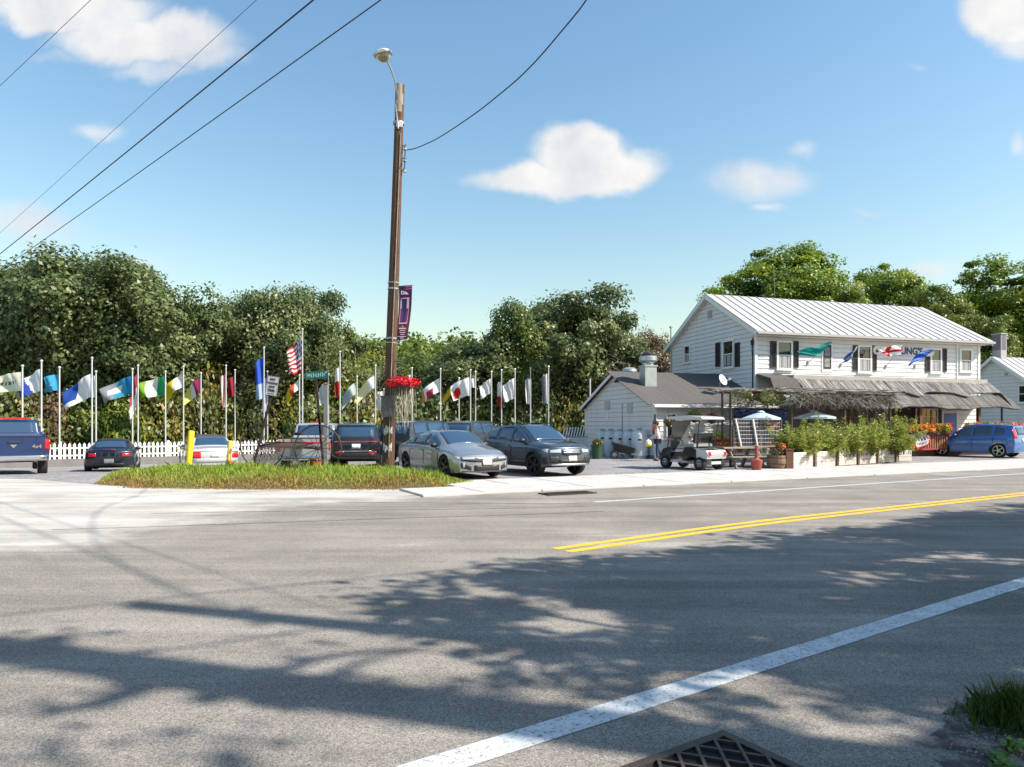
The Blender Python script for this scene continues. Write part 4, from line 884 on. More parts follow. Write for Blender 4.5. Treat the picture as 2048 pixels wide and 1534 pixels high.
def text(s_, size, m, parent, loc, rot, name='lettering', ext=.004, align='CENTER', bold=False):
    cu = bpy.data.curves.new(name, 'FONT'); cu.body = s_; cu.size = size; cu.extrude = ext; cu.align_x = align; cu.align_y = 'CENTER'; cu.resolution_u = 3
    if bold: cu.offset = size*.03
    t = bpy.data.objects.new(name, cu); C.objects.link(t); dg = bpy.context.evaluated_depsgraph_get(); me = bpy.data.meshes.new_from_object(t.evaluated_get(dg)); bpy.data.objects.remove(t)
    me.materials.clear(); me.materials.append(m); o = link(name, me, parent, loc); o.rotation_euler = rot; return o
text('4x4', .17, M_chrome, c.root, (-2.925, -.62, .98), (rad(90), 0, rad(-90)), bold=True)

# golf cart: two seats, roof on four struts, black body and white rear
gcx = mat('cart_black', (.012, .013, .014), .25, coat=.6); gcw = mat('cart_white', (.55, .55, .54), .35, coat=.3)
h = Vector((-.55, .835)); g0 = thing('golf_cart', 'black and white golf cart with a canopy roof parked before the shed', 'golf cart', (6.6, 25.6, .006), math.atan2(h.y, h.x))
b = MB(); b.prism([(-.62, .42), (-.62, .72), (-.45, .80), (-.1, .80), (0, .62), (.02, .34), (-.08, .30), (-.30, .48), (-.5, .46)], -.52, .52); b.build('body', gcx, g0, smooth=25)
b = MB(); b.prism([(-1.10, .40), (-1.16, .58), (-1.06, .70), (-.62, .74), (-.62, .44)], -.50, .50); b.build('rear_body', gcw, g0, smooth=25)
b = MB(); b.prism([(.62, .30), (.60, .60), (.72, .78), (.98, .72), (1.14, .50), (1.12, .32)], -.50, .50); b.build('cowl', gcx, g0, smooth=25)
b = MB(); b.box((.32, 0, .27), (1.0, .98, .06)); b.box((-.4, 0, .26), (1.4, .5, .10)); b.build('floor', gcw, g0)
b = MB(); b.box((-.25, 0, .86), (.50, .96, .11)); b.build('seat', mat('seat_grey', (.30, .30, .29), .6), g0); b = MB(); b.box((-.50, 0, 1.12), (.10, .94, .34), Matrix.Rotation(-.15, 3, 'Y')); b.build('backrest', gcx, g0)
b = MB(); b.prism([(-1.0, 1.80), (-.9, 1.88), (-.2, 1.93), (.6, 1.90), (.78, 1.82), (.6, 1.80), (-.9, 1.77)], -.58, .58); b.build('canopy', gcw, g0, smooth=20)
for s_ in (1, -1):
    b = MB(); b.tube([(.78, s_*.48, .70), (.56, s_*.50, 1.82)], .018); b.tube([(-.62, s_*.48, .78), (-.78, s_*.50, 1.80)], .018); b.build('roof_strut', M_blk, g0)
    b = MB(); b.box((-1.15, s_*.40, .58), (.03, .12, .14)); b.build('tail_light', M_red, g0)
b = MB(); b.tube([(.70, .22, .62), (.42, .22, .98)], .02); b.tube([(.42+.0+.10*math.sin(t*.785), .22+.16*math.cos(t*.785), .98+.14*math.sin(t*.785)) for t in range(8)], .014, 6, True); b.build('steering_wheel', M_blk, g0)
b = MB(); b.prism([(.66, .72), (.64, .72), (.55, 1.76), (.57, 1.76)], -.46, .46); b.build('windscreen', mat('clear_screen', (.10, .11, .12), .1, spec=.8), g0)
b = MB(); b.box((-.86, 0, .81), (.42, .80, .05)); b.build('bag_well', M_blk, g0); b = MB(); b.tube([(-.62, -.42, .80), (-.66, -.42, 1.22), (-.66, .42, 1.22), (-.62, .42, .80)], .02, 6); b.build('bag_frame', M_blk, g0)
t_, m_, k_w = wheel_meshes(.23, .2, .13, M_alloy, 6, 's')
for xw in (-.78, .86):
    for s_ in (1, -1): o = link('wheel', t_, g0, (xw, s_*.46, .23)); link('rim', m_, o); link('hub', k_w, o)
    
# ------------------------------------------------------------------ utility pole with lamp, banner, basket
M_wood = mat('pole_wood', (.16, .085, .045), .9, var=.72, vs=9, bump=1, bs=26, stretch=(3.5, 3.5, .25), col2=(.045, .028, .018))
M_grey = mat('galvanised', (.45, .46, .47), .45, .6, var=.2); M_wirem = mat('cable_black', (.012, .012, .013), .6)
M_weath = mat('weathered_wood', (.42, .36, .30), .9, var=.5, vs=12, bump=.8, bs=30, stretch=(3, 3, .3))
PZ = 22.3; pbx = X(775, PZ); ptx = X(800, PZ); ptop = H(170, PZ)
up_ = thing('utility_pole', 'tall weathered wooden utility pole standing on the grass verge', 'utility pole', (pbx, PZ, .15))
def pp(z): t = (z-.15)/(ptop-.15); return Vector(((ptx-pbx)*t, 0, z-.15))
b = MB(); zs = [0.0, 1, 2, 3.5, 5, 6.5, 8, 9.5, 11, ptop]; b.tube([pp(z)+Vector((R.uniform(-.015, .015), 0, 0)) for z in zs], [.205, .19, .185, .18, .172, .165, .155, .15, .142, .135], 18); b.build('shaft', M_wood, up_, smooth=60)
b = MB(); b.tube([pp(ptop-.9), pp(ptop-.45), pp(ptop+.004)], [.1455, .146, .142], 18); o = b.build('weathered_top', M_weath, up_, smooth=60)
for z, h_ in ((H(247, PZ), .07), (H(578, PZ), .05), (H(566, PZ), .03), (H(677, PZ), .05), (H(686, PZ), .03), (H(760, PZ), .03)):
    b = MB(); b.tube([pp(z-h_/2), pp(z+h_/2)], [.182, .182], 18); b.build('steel_band', M_grey, up_, smooth=60)
b = MB(); b.box(pp(H(253, PZ))+Vector((.05, -.16, 0)), (.20, .05, .16)); b.build('bracket_plate', mat('pale_metal', (.7, .7, .68), .5), up_)
for z in (H(862, PZ), H(897, PZ)):                      # flaking white paint blazes
    b = MB(); vs = []; n = 7
    for k in range(n):
        a = -math.pi/2-.75+1.5*k/(n-1); r0 = .2*(1 if z < 1.4 else .985)+.004; lo = R.uniform(.02, .14); hi = R.uniform(.05, .2)
        for zz in (z-lo, z+hi): q = pp(zz); vs.append((q.x+r0*math.cos(a), q.y+r0*math.sin(a), q.z))
    b.add(vs, [(2*k, 2*k+1, 2*k+3, 2*k+2) for k in range(n-1)]); b.build('paint_patch', mat('old_white_paint', (.62, .60, .57), .9, var=.3, vs=20, alpha_noise=(14, .38, .46)), up_)
b = MB(); zc = H(815, PZ); b.box(pp(zc)+Vector((-.02, -.235, 0)), (.40, .10, .62)); b.box(pp(zc+.34)+Vector((-.02, -.25, 0)), (.46, .14, .05)); b.build('junction_box', mat('box_grey', (.17, .16, .15), .6, .3, var=.4, vs=6), up_)
b = MB(); b.tube([pp(ptop-1.6)+Vector((.10, -.15, 0)), pp(H(700, PZ))+Vector((.05, -.19, 0)), pp(H(835, PZ))+Vector((.05, -.20, 0)), pp(.6)+Vector((.06, -.21, 0))], .014); b.build('conduit', M_weath, up_)
# insulator rack on the right side
b = MB(); za, zb_ = H(290, PZ), H(345, PZ)
b.tube([pp(za)+Vector((.24, -.05, 0)), pp(zb_)+Vector((.24, -.05, 0))], .018)
for z in (za-.05, (za+zb_)/2, zb_+.05): b.tube([pp(z)+Vector((.1, -.05, 0)), pp(z)+Vector((.27, -.05, 0))], .014)
b.build('insulator_rack', M_wirem, up_)
for z in (za-.12, (za+zb_)/2-.05, zb_+.05):
    b = MB(); q = pp(z)+Vector((.24, -.05, 0)); b.lathe([(.02, -.06), (.06, -.055), (.035, 0), (.06, .055), (.02, .06)], 10, q); b.build('insulator', mat('porcelain', (.35, .33, .31), .3), up_, smooth=30)
# street lamp on a curved arm reaching out over the road
lz = 20.9; lamp = thing('street_lamp', 'old cobra head street lamp on a curved arm at the pole top', 'street lamp', (pbx, PZ, .15))
hx = X(767, lz)-pbx; hz = H(112, lz)-.15
b = MB(); a0 = pp(H(262, PZ))+Vector((.02, -.17, 0)); b.tube([a0, pp(H(215, PZ))+Vector((-.08, -.24, 0)), Vector((X(796, 21.7)-pbx, -.6, H(195, 21.7)-.15)), Vector((X(788, 21.3)-pbx, -.95, H(155, 21.3)-.15)), Vector((X(780, 21.05)-pbx, -1.15, H(133, 21.05)-.15)), Vector((hx, lz-PZ-.3, hz))], .027, 8); b.build('arm', M_grey, lamp, smooth=60)
LMx = Matrix.Translation((hx, lz-PZ-.05, hz)) @ Matrix.Scale(1.06, 4) @ Matrix.Rotation(rad(-14), 4, 'Y') @ Matrix.Rotation(rad(20), 4, 'X')
b = MB(LMx); pr = []
for t in np.linspace(0, 1, 9):
    y = .30-.78*t; w = .10+.16*math.sin(math.pi*min(t*1.05+.02, 1))**.6 if t < .9 else .14; pr.append((y, w))
for (name_, m_, z0_, z1_, sc_) in (('hood', mat('lamp_hood', (.62, .60, .56), .5), 0, .15, 1), ('lens', mat('lamp_lens', (.36, .30, .19), .2, var=.4, vs=30, spec=.8), 0, -.20, .82)):
    b = MB(LMx); vs = []; fs = []; k = 12
    for (y, w) in pr:
        for q in range(k+1):
            a = math.pi*q/k; vs.append((w*sc_*math.cos(a), y, (z1_)*math.sin(a)*(w/.26)+z0_))
    m1 = k+1
    for i_ in range(len(pr)-1):
        for q in range(k): fs.append((i_*m1+q, i_*m1+q+1, (i_+1)*m1+q+1, (i_+1)*m1+q))
    fs += [tuple(range(m1)), tuple(range((len(pr)-1)*m1, len(pr)*m1))]
    b.add(vs, fs); b.build(name_, m_, lamp, smooth=50)
b = MB(LMx); b.box((0, -.09, -.005), (.50, .78, .03)); b.build('rim', M_grey, lamp)
# banner
M_ban = mat('banner_cloth', attr='Col', rough=.8)
def colgrid(name, P, colf, parent=None, m=None, label=None, cat=None, group=None, loc=None):
    """P[i][j] grid of points, colf(s,t)->rgb"""
    n, k = len(P), len(P[0]); V = np.array([tuple(p) for r_ in P for p in r_]); F = []; Cc = []
    for i in range(n-1):
        for j in range(k-1): a = i*k+j; F.append((a, a+k, a+k+1, a+1)); Cc.append(colf((i+.5)/(n-1), (j+.5)/(k-1)))
    me = np_mesh(name, V, np.array(F), [m or M_ban], colattr=np.array(Cc), smooth=True); o = link(name, me, parent, loc)
    if label: tag(o, label, cat, group)
    return o
bt, bb = H(573, PZ), H(681, PZ); bx0, bx1 = .175, .175+.43
bn = thing('street_banner', 'maroon and purple vertical banner with a framed figure hung on the wooden pole', 'banner', (pbx, PZ, .15))
def bcol(s, t):
    if t < .07: return L('#20203a') if s < .5 else (L('#b8506a') if int(t*60) % 2 else L('#5a1030'))
    if t > .93: return L('#2a1738')
    if .22 < t < .70 and .12 < s < .80:
        if s < .155 or s > .765 or t < .235 or t > .685: return L('#e0b4b8')
        if .36 < s < .60 and t > .25: return L('#171c4a')
        if t < .42 and (s > .62 or s < .22): return L('#b9a4c8')
        return L('#5b2c62') if t > .45 else L('#3d2658')
    if t < .22: return L('#3a1648')
    return L('#4c1026')
PB = []
for i in range(41):
    s = i/40; row = []
    for j in range(73):
        t = j/72; zz = bt+.03*s-(bt-bb)*t; q = pp(zz); row.append((q.x+bx0+(bx1-bx0)*s*(1-.18*t)+.02*math.sin(t*5), -.02-.05*math.sin(t*6+1)*s, q.z))
    PB.append(row)
colgrid('cloth', PB, bcol, bn)
Mlt = mat('print_white', (.62, .5, .58), .8)
text('Dia.', .15, Mlt, bn, (pp(bt-.22).x+.38, -.085, pp(bt-.22).z), (rad(90), 0, 0), bold=True)
b = MB()
for k, w in enumerate((.05, .22, .17, .18, .13, .12)): q = pp(bt-1.28-.065*k); b.box((q.x+.345, -.075, q.z), (w, .004, .034 if k == 1 else .02))
q = pp(bb+.12); b.box((q.x+.33, -.07, q.z), (.28, .004, .014)); q = pp(bb+.07); b.box((q.x+.33, -.07, q.z), (.12, .004, .02)); b.build('print_lines', Mlt, bn)
b = MB()
for z in (bt+.01, bb-.02): q = pp(z); b.tube([q+Vector((.12, 0, 0)), q+Vector((.62*(1 if z > 5 else .85), -.01, .03 if z > 5 else 0))], .012)
b.build('banner_arm', M_grey, bn)
# flower basket
fb = thing('flower_basket', 'hanging basket of bright red flowers with long dry trailing stems', 'hanging basket', (X(806, 22.0), 22.0, H(772, 22.0)))
def bunch(name, n, c, r3, size, cols, parent=None, m=None, g_=rng):
    d = g_.normal(size=(n, 3)); d /= np.linalg.norm(d, axis=1, keepdims=True); P = d*(g_.uniform(.2, 1, (n, 1))**.5)*np.array(r3)+np.array(c)
    V, F = leaf_quads(P, d+g_.normal(size=d.shape)*.6+np.array([0, 0, .3]), size, g_, 1.1); ci = np.array(cols)[g_.integers(0, len(cols), n)]*g_.uniform(.7, 1.15, (n, 1))
    return link(name, np_mesh(name, V, F, [m or mat('petal', attr='Col', rough=.6, trans=.3)], colattr=ci), parent)
bunch('flowers', 1500, (0, 0, .10), (.56, .36, .21), .06, [L('#d8101c'), L('#e8202c'), L('#b00c1a'), L('#f03040')], fb)
b = MB(); b.lathe([(.03, -.32), (.18, -.22), (.26, -.05), (.28, .02)], 14); b.build('basket', mat('basket_coir', (.10, .07, .045), .9, var=.4), fb)
b = MB()
for k in range(60):
    a = R.uniform(0, 6.28); r0 = R.uniform(.12, .42); x, y = r0*math.cos(a), r0*.6*math.sin(a); zl = -R.uniform(.5, 1.45); w = R.uniform(-.12, .12)
    b.tube([(x, y, .02), (x*1.05+w*.3, y, zl*.4), (x*.7+w+.05, y, zl)], .0045, 3)
b.build('trailing_stems', mat('dry_stem', (.42, .38, .30), .9), fb)
b = MB()
for a in (0, 2.1, 4.2): b.tube([(.24*math.cos(a), .24*math.sin(a), 0), (-.05, .05, .75)], .006, 4)
b.tube([(-.05, .05, .75), (-.55, .3, .85)], .014); b.build('hanger', M_wirem, fb)

# overhead wires -------------------------------------------------------------
def wire(label, pts, r, sag=0, cat='cable', name='overhead_wire'):
    P = []
    for a, e in zip(pts, pts[1:]):
        a, e = Vector(a), Vector(e); n = 28
        for k in range(n+(e == Vector(pts[-1]))): t = k/n; q = a.lerp(e, t); q.z -= sag*4*t*(1-t); P.append(q)
    b = MB(); b.tube(P, r, 6); o = b.build(name, M_wirem, smooth=60); tag(o, label, cat, 'overhead wires'); return o
up2 = thing('roadside_pole', 'second utility pole with a short crossarm standing right of the camera', 'utility pole', (9.7, 2.1, 0))
b = MB(); b.tube([(0, 0, 0), (0, 0, 12.3)], [.18, .13], 14); b.build('shaft', M_wood, up2, smooth=60)
b = MB(); b.beam((-.16, .3, 11.2), (.16, -.3, 11.2), .05, .06); b.build('crossarm', M_wood, up2)
far = Vector((-77, 80, 0))
def farz(a, b_, x, y): return 1.6+a*y+b_*x
E = (9.6, 2.3)
for lb, (a_, b_), r_, yo in (('thick black cable crossing the upper left sky, middle of the three', (.8576, .818), .017, 0), ('black cable crossing the upper left sky, lowest of the three', (.76, .717), .012, 0), ('thin black wire crossing the upper left sky, topmost of the three', (.96, .917), .006, 0)):
    z1 = farz(a_, b_, *E); z2 = farz(a_, b_, far.x, far.y)
    wire(lb, [(E[0], E[1], z1+.0), (far.x, far.y, z2)], r_, .5)
wire('faint wire clipping the top left corner of the sky', [(9.6, 2.3, 13.6), (-70, 66, 14.2)], .008, .6)
path = []
for (px, py, Z) in ((806, 300, 22.3), (826, 298, 22.25), (850, 289, 21.4), (880, 274, 20.3), (920, 248, 18.7), (960, 220, 17.3), (1000, 188, 15.9), (1040, 154, 14.9), (1080, 113, 13.9), (1120, 66, 13.2), (1150, 30, 12.8), (1178, -8, 12.3)): path.append(Vector((X(px, Z), Z, H(py, Z))))
path += [Vector((2.3, 9.8, 9.4)), Vector((5.0, 6.2, 10.1)), Vector((7.6, 3.8, 10.9)), Vector((9.6, 2.3, 11.6))]
pts = []
for i in range(len(path)-1):
    p0, p1, p2, p3 = path[max(i-1, 0)], path[i], path[i+1], path[min(i+2, len(path)-1)]
    for k in range(6): t = k/6; pts.append(.5*((2*p1)+(p2-p0)*t+(2*p0-5*p1+4*p2-p3)*t*t+(3*p1-p0-3*p2+p3)*t**3))
pts.append(path[-1]); b = MB(); b.tube(pts, .014, 6); tag(b.build('overhead_wire', M_wirem, smooth=60), 'sagging service cable running from the wooden pole up to the top edge', 'cable', 'overhead wires')
D2 = Vector((.89, .454, 0)); a = Vector((9.7, 2.1, 0))
for lb, z_, o_ in (('roadside wire overhead shading the near lane', 10.4, 0.0), ('roadside wire on the crossarm end', 11.3, .95)):
    q = a+Vector((-.454, .89, 0))*o_; wire(lb, [q-D2*32+Vector((0, 0, z_)), q+Vector((0, 0, z_)), q+D2*40+Vector((0, 0, z_))], .018, .25)

# ------------------------------------------------------------------ things on the verge
M_yb = mat('bollard_yellow', (.80, .58, .015), .5, var=.12, vs=5)
def vg(x, y): return vz(x, y) if inpoly(x, y, VP) else gz(x, y)
Z = 22.6; x0 = X(376, Z); r_ = thing('bollard', 'tall yellow steel bollard leaning in front of the old silver saloon', 'bollard', (x0, Z, vg(x0, Z)-.02)); b = MB(); t1 = Vector((X(383, Z)-x0, 0, H(860, Z)-vg(x0, Z)))
b.tube([(0, 0, 0), t1*.97, t1*.99, t1], [.098, .098, .085, .05], 18); b.build('post', M_yb, r_, smooth=40)
Z = 23.4; x0 = X(456, Z); r_ = thing('bollard', 'short faded yellow bollard with an orange reflector at its foot', 'bollard', (x0, Z, vg(x0, Z)-.02)); b = MB(); t1 = Vector((X(461, Z)-x0, 0, H(880, Z)-vg(x0, Z)))
b.tube([(0, 0, 0), t1*.97, t1*.99, t1], [.085, .085, .07, .04], 16); b.build('post', mat('faded_yellow', (.62, .55, .10), .7, var=.3, vs=5), r_, smooth=40)
Z = 22.9; x0 = X(461, Z); r_ = thing('ground_marker', 'small orange disc marker standing before the faded bollard', 'marker', (x0, Z, vg(x0, Z))); b = MB(); b.lathe([(.001, .10), (.09, .10), (.105, .2), (.09, .30), (.001, .31)], 14); b.build('disc', mat('marker_orange', (.75, .10, .03), .5), r_, smooth=40)
b = MB(); b.tube([(0, 0, 0), (0, 0, .75)], .012); b.build('rod', M_grey, r_); b = MB(); b.box((0, 0, .62), (.08, .02, .16), Matrix.Rotation(.4, 3, 'Y')); b.build('ribbon', mat('ribbon_orange', (.8, .25, .04), .6), r_)
# leaning sign
Z = 21.6; xb = X(503, Z); xt = X(541, Z); zt = H(797, Z); r_ = thing('parking_sign', 'white parking rules sign on a steeply leaning brown post', 'sign', (xb, Z, vg(xb, Z)))
b = MB(); b.beam((0, 0, -.1), (xt-xb, 0, zt-vg(xb, Z)), .10, .05); b.beam((0, .03, 0), (xt-xb, .03, zt-vg(xb, Z)), .04, .05); b.build('post', mat('rust_post', (.035, .022, .016), .8, var=.5, vs=9), r_)
an = math.atan2(xt-xb, zt-vg(xb, Z))*.62; Mx = Matrix.Translation((X(545, Z)-xb, -.045, H(772, Z)-vg(xb, Z))) @ Matrix.Rotation(an, 4, 'Y')
b = MB(Mx); b.box((0, 0, 0), (.36, .012, .60)); b.build('panel', mat('sign_white', (.55, .54, .56), .5, var=.15, vs=20), r_)
b = MB(Mx); b.box((0, -.008, -.245), (.20, .004, .02))
for (x, z) in ((.168, 0), (-.168, 0)): b.box((x, -.008, z), (.006, .004, .58))
for z in (.29, -.29): b.box((0, -.008, z), (.34, .004, .006))
b.build('border', M_blk, r_)
for k, w_ in enumerate(('NO', 'PARKING', 'ANY', 'TIME')): o = text(w_, .105 if k != 1 else .08, M_blk, r_, Mx @ Vector((0, -.012, .20-.115*k)), (0, 0, 0), bold=True); o.rotation_euler = (Matrix.Rotation(an, 4, 'Y') @ Matrix.Rotation(rad(90), 4, 'X')).to_euler()
# street name sign
Z = 21.8; xb = X(648, Z); xt = X(632, Z); zt = H(757, Z); r_ = thing('street_name_sign', 'green street name sign on a leaning rusty post', 'street sign', (xb, Z, vg(xb, Z)))
b = MB(); b.beam((0, 0, -.1), (xt-xb, 0, zt-vg(xb, Z)), .11, .06); b.build('post', MATS['rust_post'], r_)
b = MB(); t0, t1 = .30, .62; zz = zt-vg(xb, Z); b.beam(((xt-xb)*t0, -.045, zz*t0), ((xt-xb)*t1, -.045, zz*t1), .02, .05); b.build('rust_streak', mat('rust_orange', (.32, .10, .04), .8), r_)
Mx = Matrix.Translation((X(634, Z)-xb, -.03, H(750, Z)-vg(xb, Z))) @ Matrix.Rotation(rad(-4), 4, 'Y')
b = MB(Mx); b.box((0, 0, 0), (.72, .012, .25)); b.build('blade', mat('sign_green', (.004, .10, .075), .4), r_)
b = MB(Mx); b.box((.362, -.002, 0), (.012, .02, .27)); b.build('blade_edge', M_grey, r_)
b = MB(Mx)                                            # worn lettering: only its strokes can be made out
xk = -.30
for w_ in (4, 4):
    for q in range(w_):
        b.box((xk, -.009, 0), (.012, .004, .13)); b.box((xk+.03, -.009, R.choice((.055, 0, -.055))), (.045, .004, .014)); b.box((xk+.052, -.009, R.uniform(-.02, .02)), (.011, .004, .09)); xk += .068
    xk += .02
b.build('lettering', mat('sign_pale', (.35, .55, .62), .5), r_)
b = MB(Mx); b.tube([(.30+.025*math.cos(t*.785), -.009, .06+.025*math.sin(t*.785)) for t in range(8)], .005, 4, True); b.build('emblem', MATS['sign_pale'], r_)
Z = 25.4; xb = X(652, Z); r_ = thing('grey_post', 'plain grey weathered post just behind the street name sign', 'post', (xb, Z, gz(xb, Z))); b = MB(); b.box((0, 0, (H(768, Z)-gz(xb, Z))/2), (.14, .14, H(768, Z)-gz(xb, Z))); b.box((0, 0, H(768, Z)-gz(xb, Z)+.01), (.17, .17, .03)); b.build('post', mat('post_grey', (.22, .22, .22), .8, var=.2), r_)
# hay rake
M_rst = mat('rusty_iron', (.018, .015, .014), .7, 0, var=.5, vs=10, col2=(.045, .028, .02))
w2 = Vector((X(636, 21.0), 21.0, 0)); w1 = Vector((X(525, 22.9), 22.9, 0)); zc = .70; mid = (w1+w2)/2; zb0 = .2
rk = thing('hay_rake', 'antique iron dump rake with two big spoked wheels and curved teeth', 'hay rake', (mid.x, mid.y, zb0)); ax = (w2-w1).normalized()
b = MB(); b.tube([w1-mid+Vector((0, 0, zc)), w2-mid+Vector((0, 0, zc))], .03, 8); b.tube([w1-mid+ax*.2+Vector((0, 0, zc+.14)), w2-mid-ax*.2+Vector((0, 0, zc+.14))], .022, 8); fw = Vector((ax.y, -ax.x, 0))
for s_ in (-.35, .35): b.tube([ax*s_+Vector((0, 0, zc)), fw*-1.0+Vector((0, 0, zc+.02))], .025, 6)
b.build('frame', M_rst, rk)
yaw = math.atan2(ax.y, ax.x)
for (w_, rr) in ((w1, .72), (w2, .70)):
    Mw = Matrix.Translation(w_-mid+Vector((0, 0, zc))) @ Matrix.Rotation(yaw+rad(38), 4, 'Z')
    b = MB(Mw); b.tube([(rr*math.cos(t), 0, rr*math.sin(t)) for t in np.linspace(0, 2*math.pi, 49)[:-1]], .022, 6, True); o = b.build('wheel', M_rst, rk, smooth=60)
    for k in range(14):
        a = 2*math.pi*k/14; b = MB(Mw); b.tube([(.05*math.cos(a), .04*(-1)**k, .05*math.sin(a)), (rr*math.cos(a), 0, rr*math.sin(a))], .009, 4); b.build('spoke', M_rst, o)
    b = MB(Mw); b.lathe([(.03, -.09), (.06, -.08), (.06, .08), (.03, .09)], 10, axis='y'); b.build('hub', M_rst, o)
for k in range(34):
    t = k/33; p0 = (w1-mid).lerp(w2-mid, .10+.80*t)+Vector((0, 0, zc+.13)); b = MB()
    b.tube([p0+fw*(.50*math.sin(u))+Vector((0, 0, -.36+.36*math.cos(u)-.06*u)) for u in np.linspace(0, 2.35, 9)], .0125, 4); b.build('tooth', M_rst, rk)
b = MB(); b.tube([ax*.1+Vector((0, 0, zc+.1)), ax*.1-fw*.15+Vector((0, 0, zc+.55))], .016, 6); b.tube([ax*.1-fw*.15+Vector((0, 0, zc+.55)), ax*.1+Vector((0, 0, zc+.75))], .012, 6); b.build('lever', M_rst, rk)
b = MB(); b.ball(fw*-.3+Vector((0, 0, zc+.42)), .2, 6, (1, 1, .25)); b.build('seat', M_rst, rk, smooth=True)
Z = 21.3; x0 = X(631, Z); r_ = thing('wooden_keg', 'orange brown wooden keg standing beside the front rake wheel', 'keg', (x0, Z, vg(x0, Z)-.03)); b = MB()
M_keg = mat('keg_wood', (.42, .14, .05), .8, var=.35, vs=8, stretch=(4, 4, .4))
for k in range(14):
    a = 2*math.pi*k/14; b = MB(); pr = [(.15, 0), (.172, .14), (.175, .24), (.16, .42)]; vs = []
    for (q, z) in pr:
        for d in (-.215, .215): vs.append((q*math.cos(a+d), q*math.sin(a+d), z))
    vs += [(v[0]*.85, v[1]*.85, v[2]) for v in vs]
    fs = [(2*i, 2*i+1, 2*i+3, 2*i+2) for i in range(3)]+[(8+2*i, 8+2*i+2, 8+2*i+3, 8+2*i+1) for i in range(3)]+[(6, 7, 15, 14)]; b.add(vs, fs); b.build('stave', M_keg, r_)
for z in (.07, .35): b = MB(); b.tube([(.176*math.cos(t), .176*math.sin(t), z) for t in np.linspace(0, 6.283, 17)[:-1]], .008, 4, True); b.build('hoop', M_rst, r_)

# ------------------------------------------------------------------ picket fence on its low wall
fa, fb_ = Vector((-30.5, 25.5, 0)), Vector((-11.5, 42.3, 0)); fd = (fb_-fa).normalized(); fl = (fb_-fa).length
def fz(p): return gz(p.x, p.y)
M_fw = mat('fence_white', (.78, .78, .76), .6)
wl = thing('retaining_wall', 'low grey concrete wall carrying the white picket fence', 'wall', (fa.x, fa.y, -.42), math.atan2(fd.y, fd.x)); b = MB(); b.box((fl/2, 0, 0), (fl, .25, .78)); b.build('wall', mat('wall_concrete', (.20, .19, .18), .9, var=.3, vs=1.5, bump=.3), wl)
fe = thing('picket_fence', 'white picket fence with pointed pickets along the back of the lot', 'fence', (fa.x, fa.y, -.03), math.atan2(fd.y, fd.x))
b = MB(); b.prism([(-.05, 0), (.05, 0), (.05, .62), (.062, .66), (.03, .72), (0, .78), (-.03, .72), (-.062, .66), (-.05, .62)], -.011, .011); me = bpy.data.meshes.new('picket'); me.from_pydata(b.v, [], b.f); bm_fix(me); me.materials.append(M_fw)
k = 0; pitch = .205; s0 = (Vector((X(-25, 29), 29, 0))-fa).length
nP = int((fl-s0)/pitch)
for k in range(nP): link('picket', me, fe, (s0+k*pitch, -.035, R.uniform(-.006, .006)))
for z in (.16, .52): b = MB(); b.box((fl/2+s0/2, 0, z), (fl-s0, .04, .07)); b.build('rail', M_fw, fe)
for k in range(int((fl-s0)/2.4)+1): b = MB(); b.box((s0+k*2.4+.1, .05, .4), (.1, .1, .86)); b.build('post', M_fw, fe)

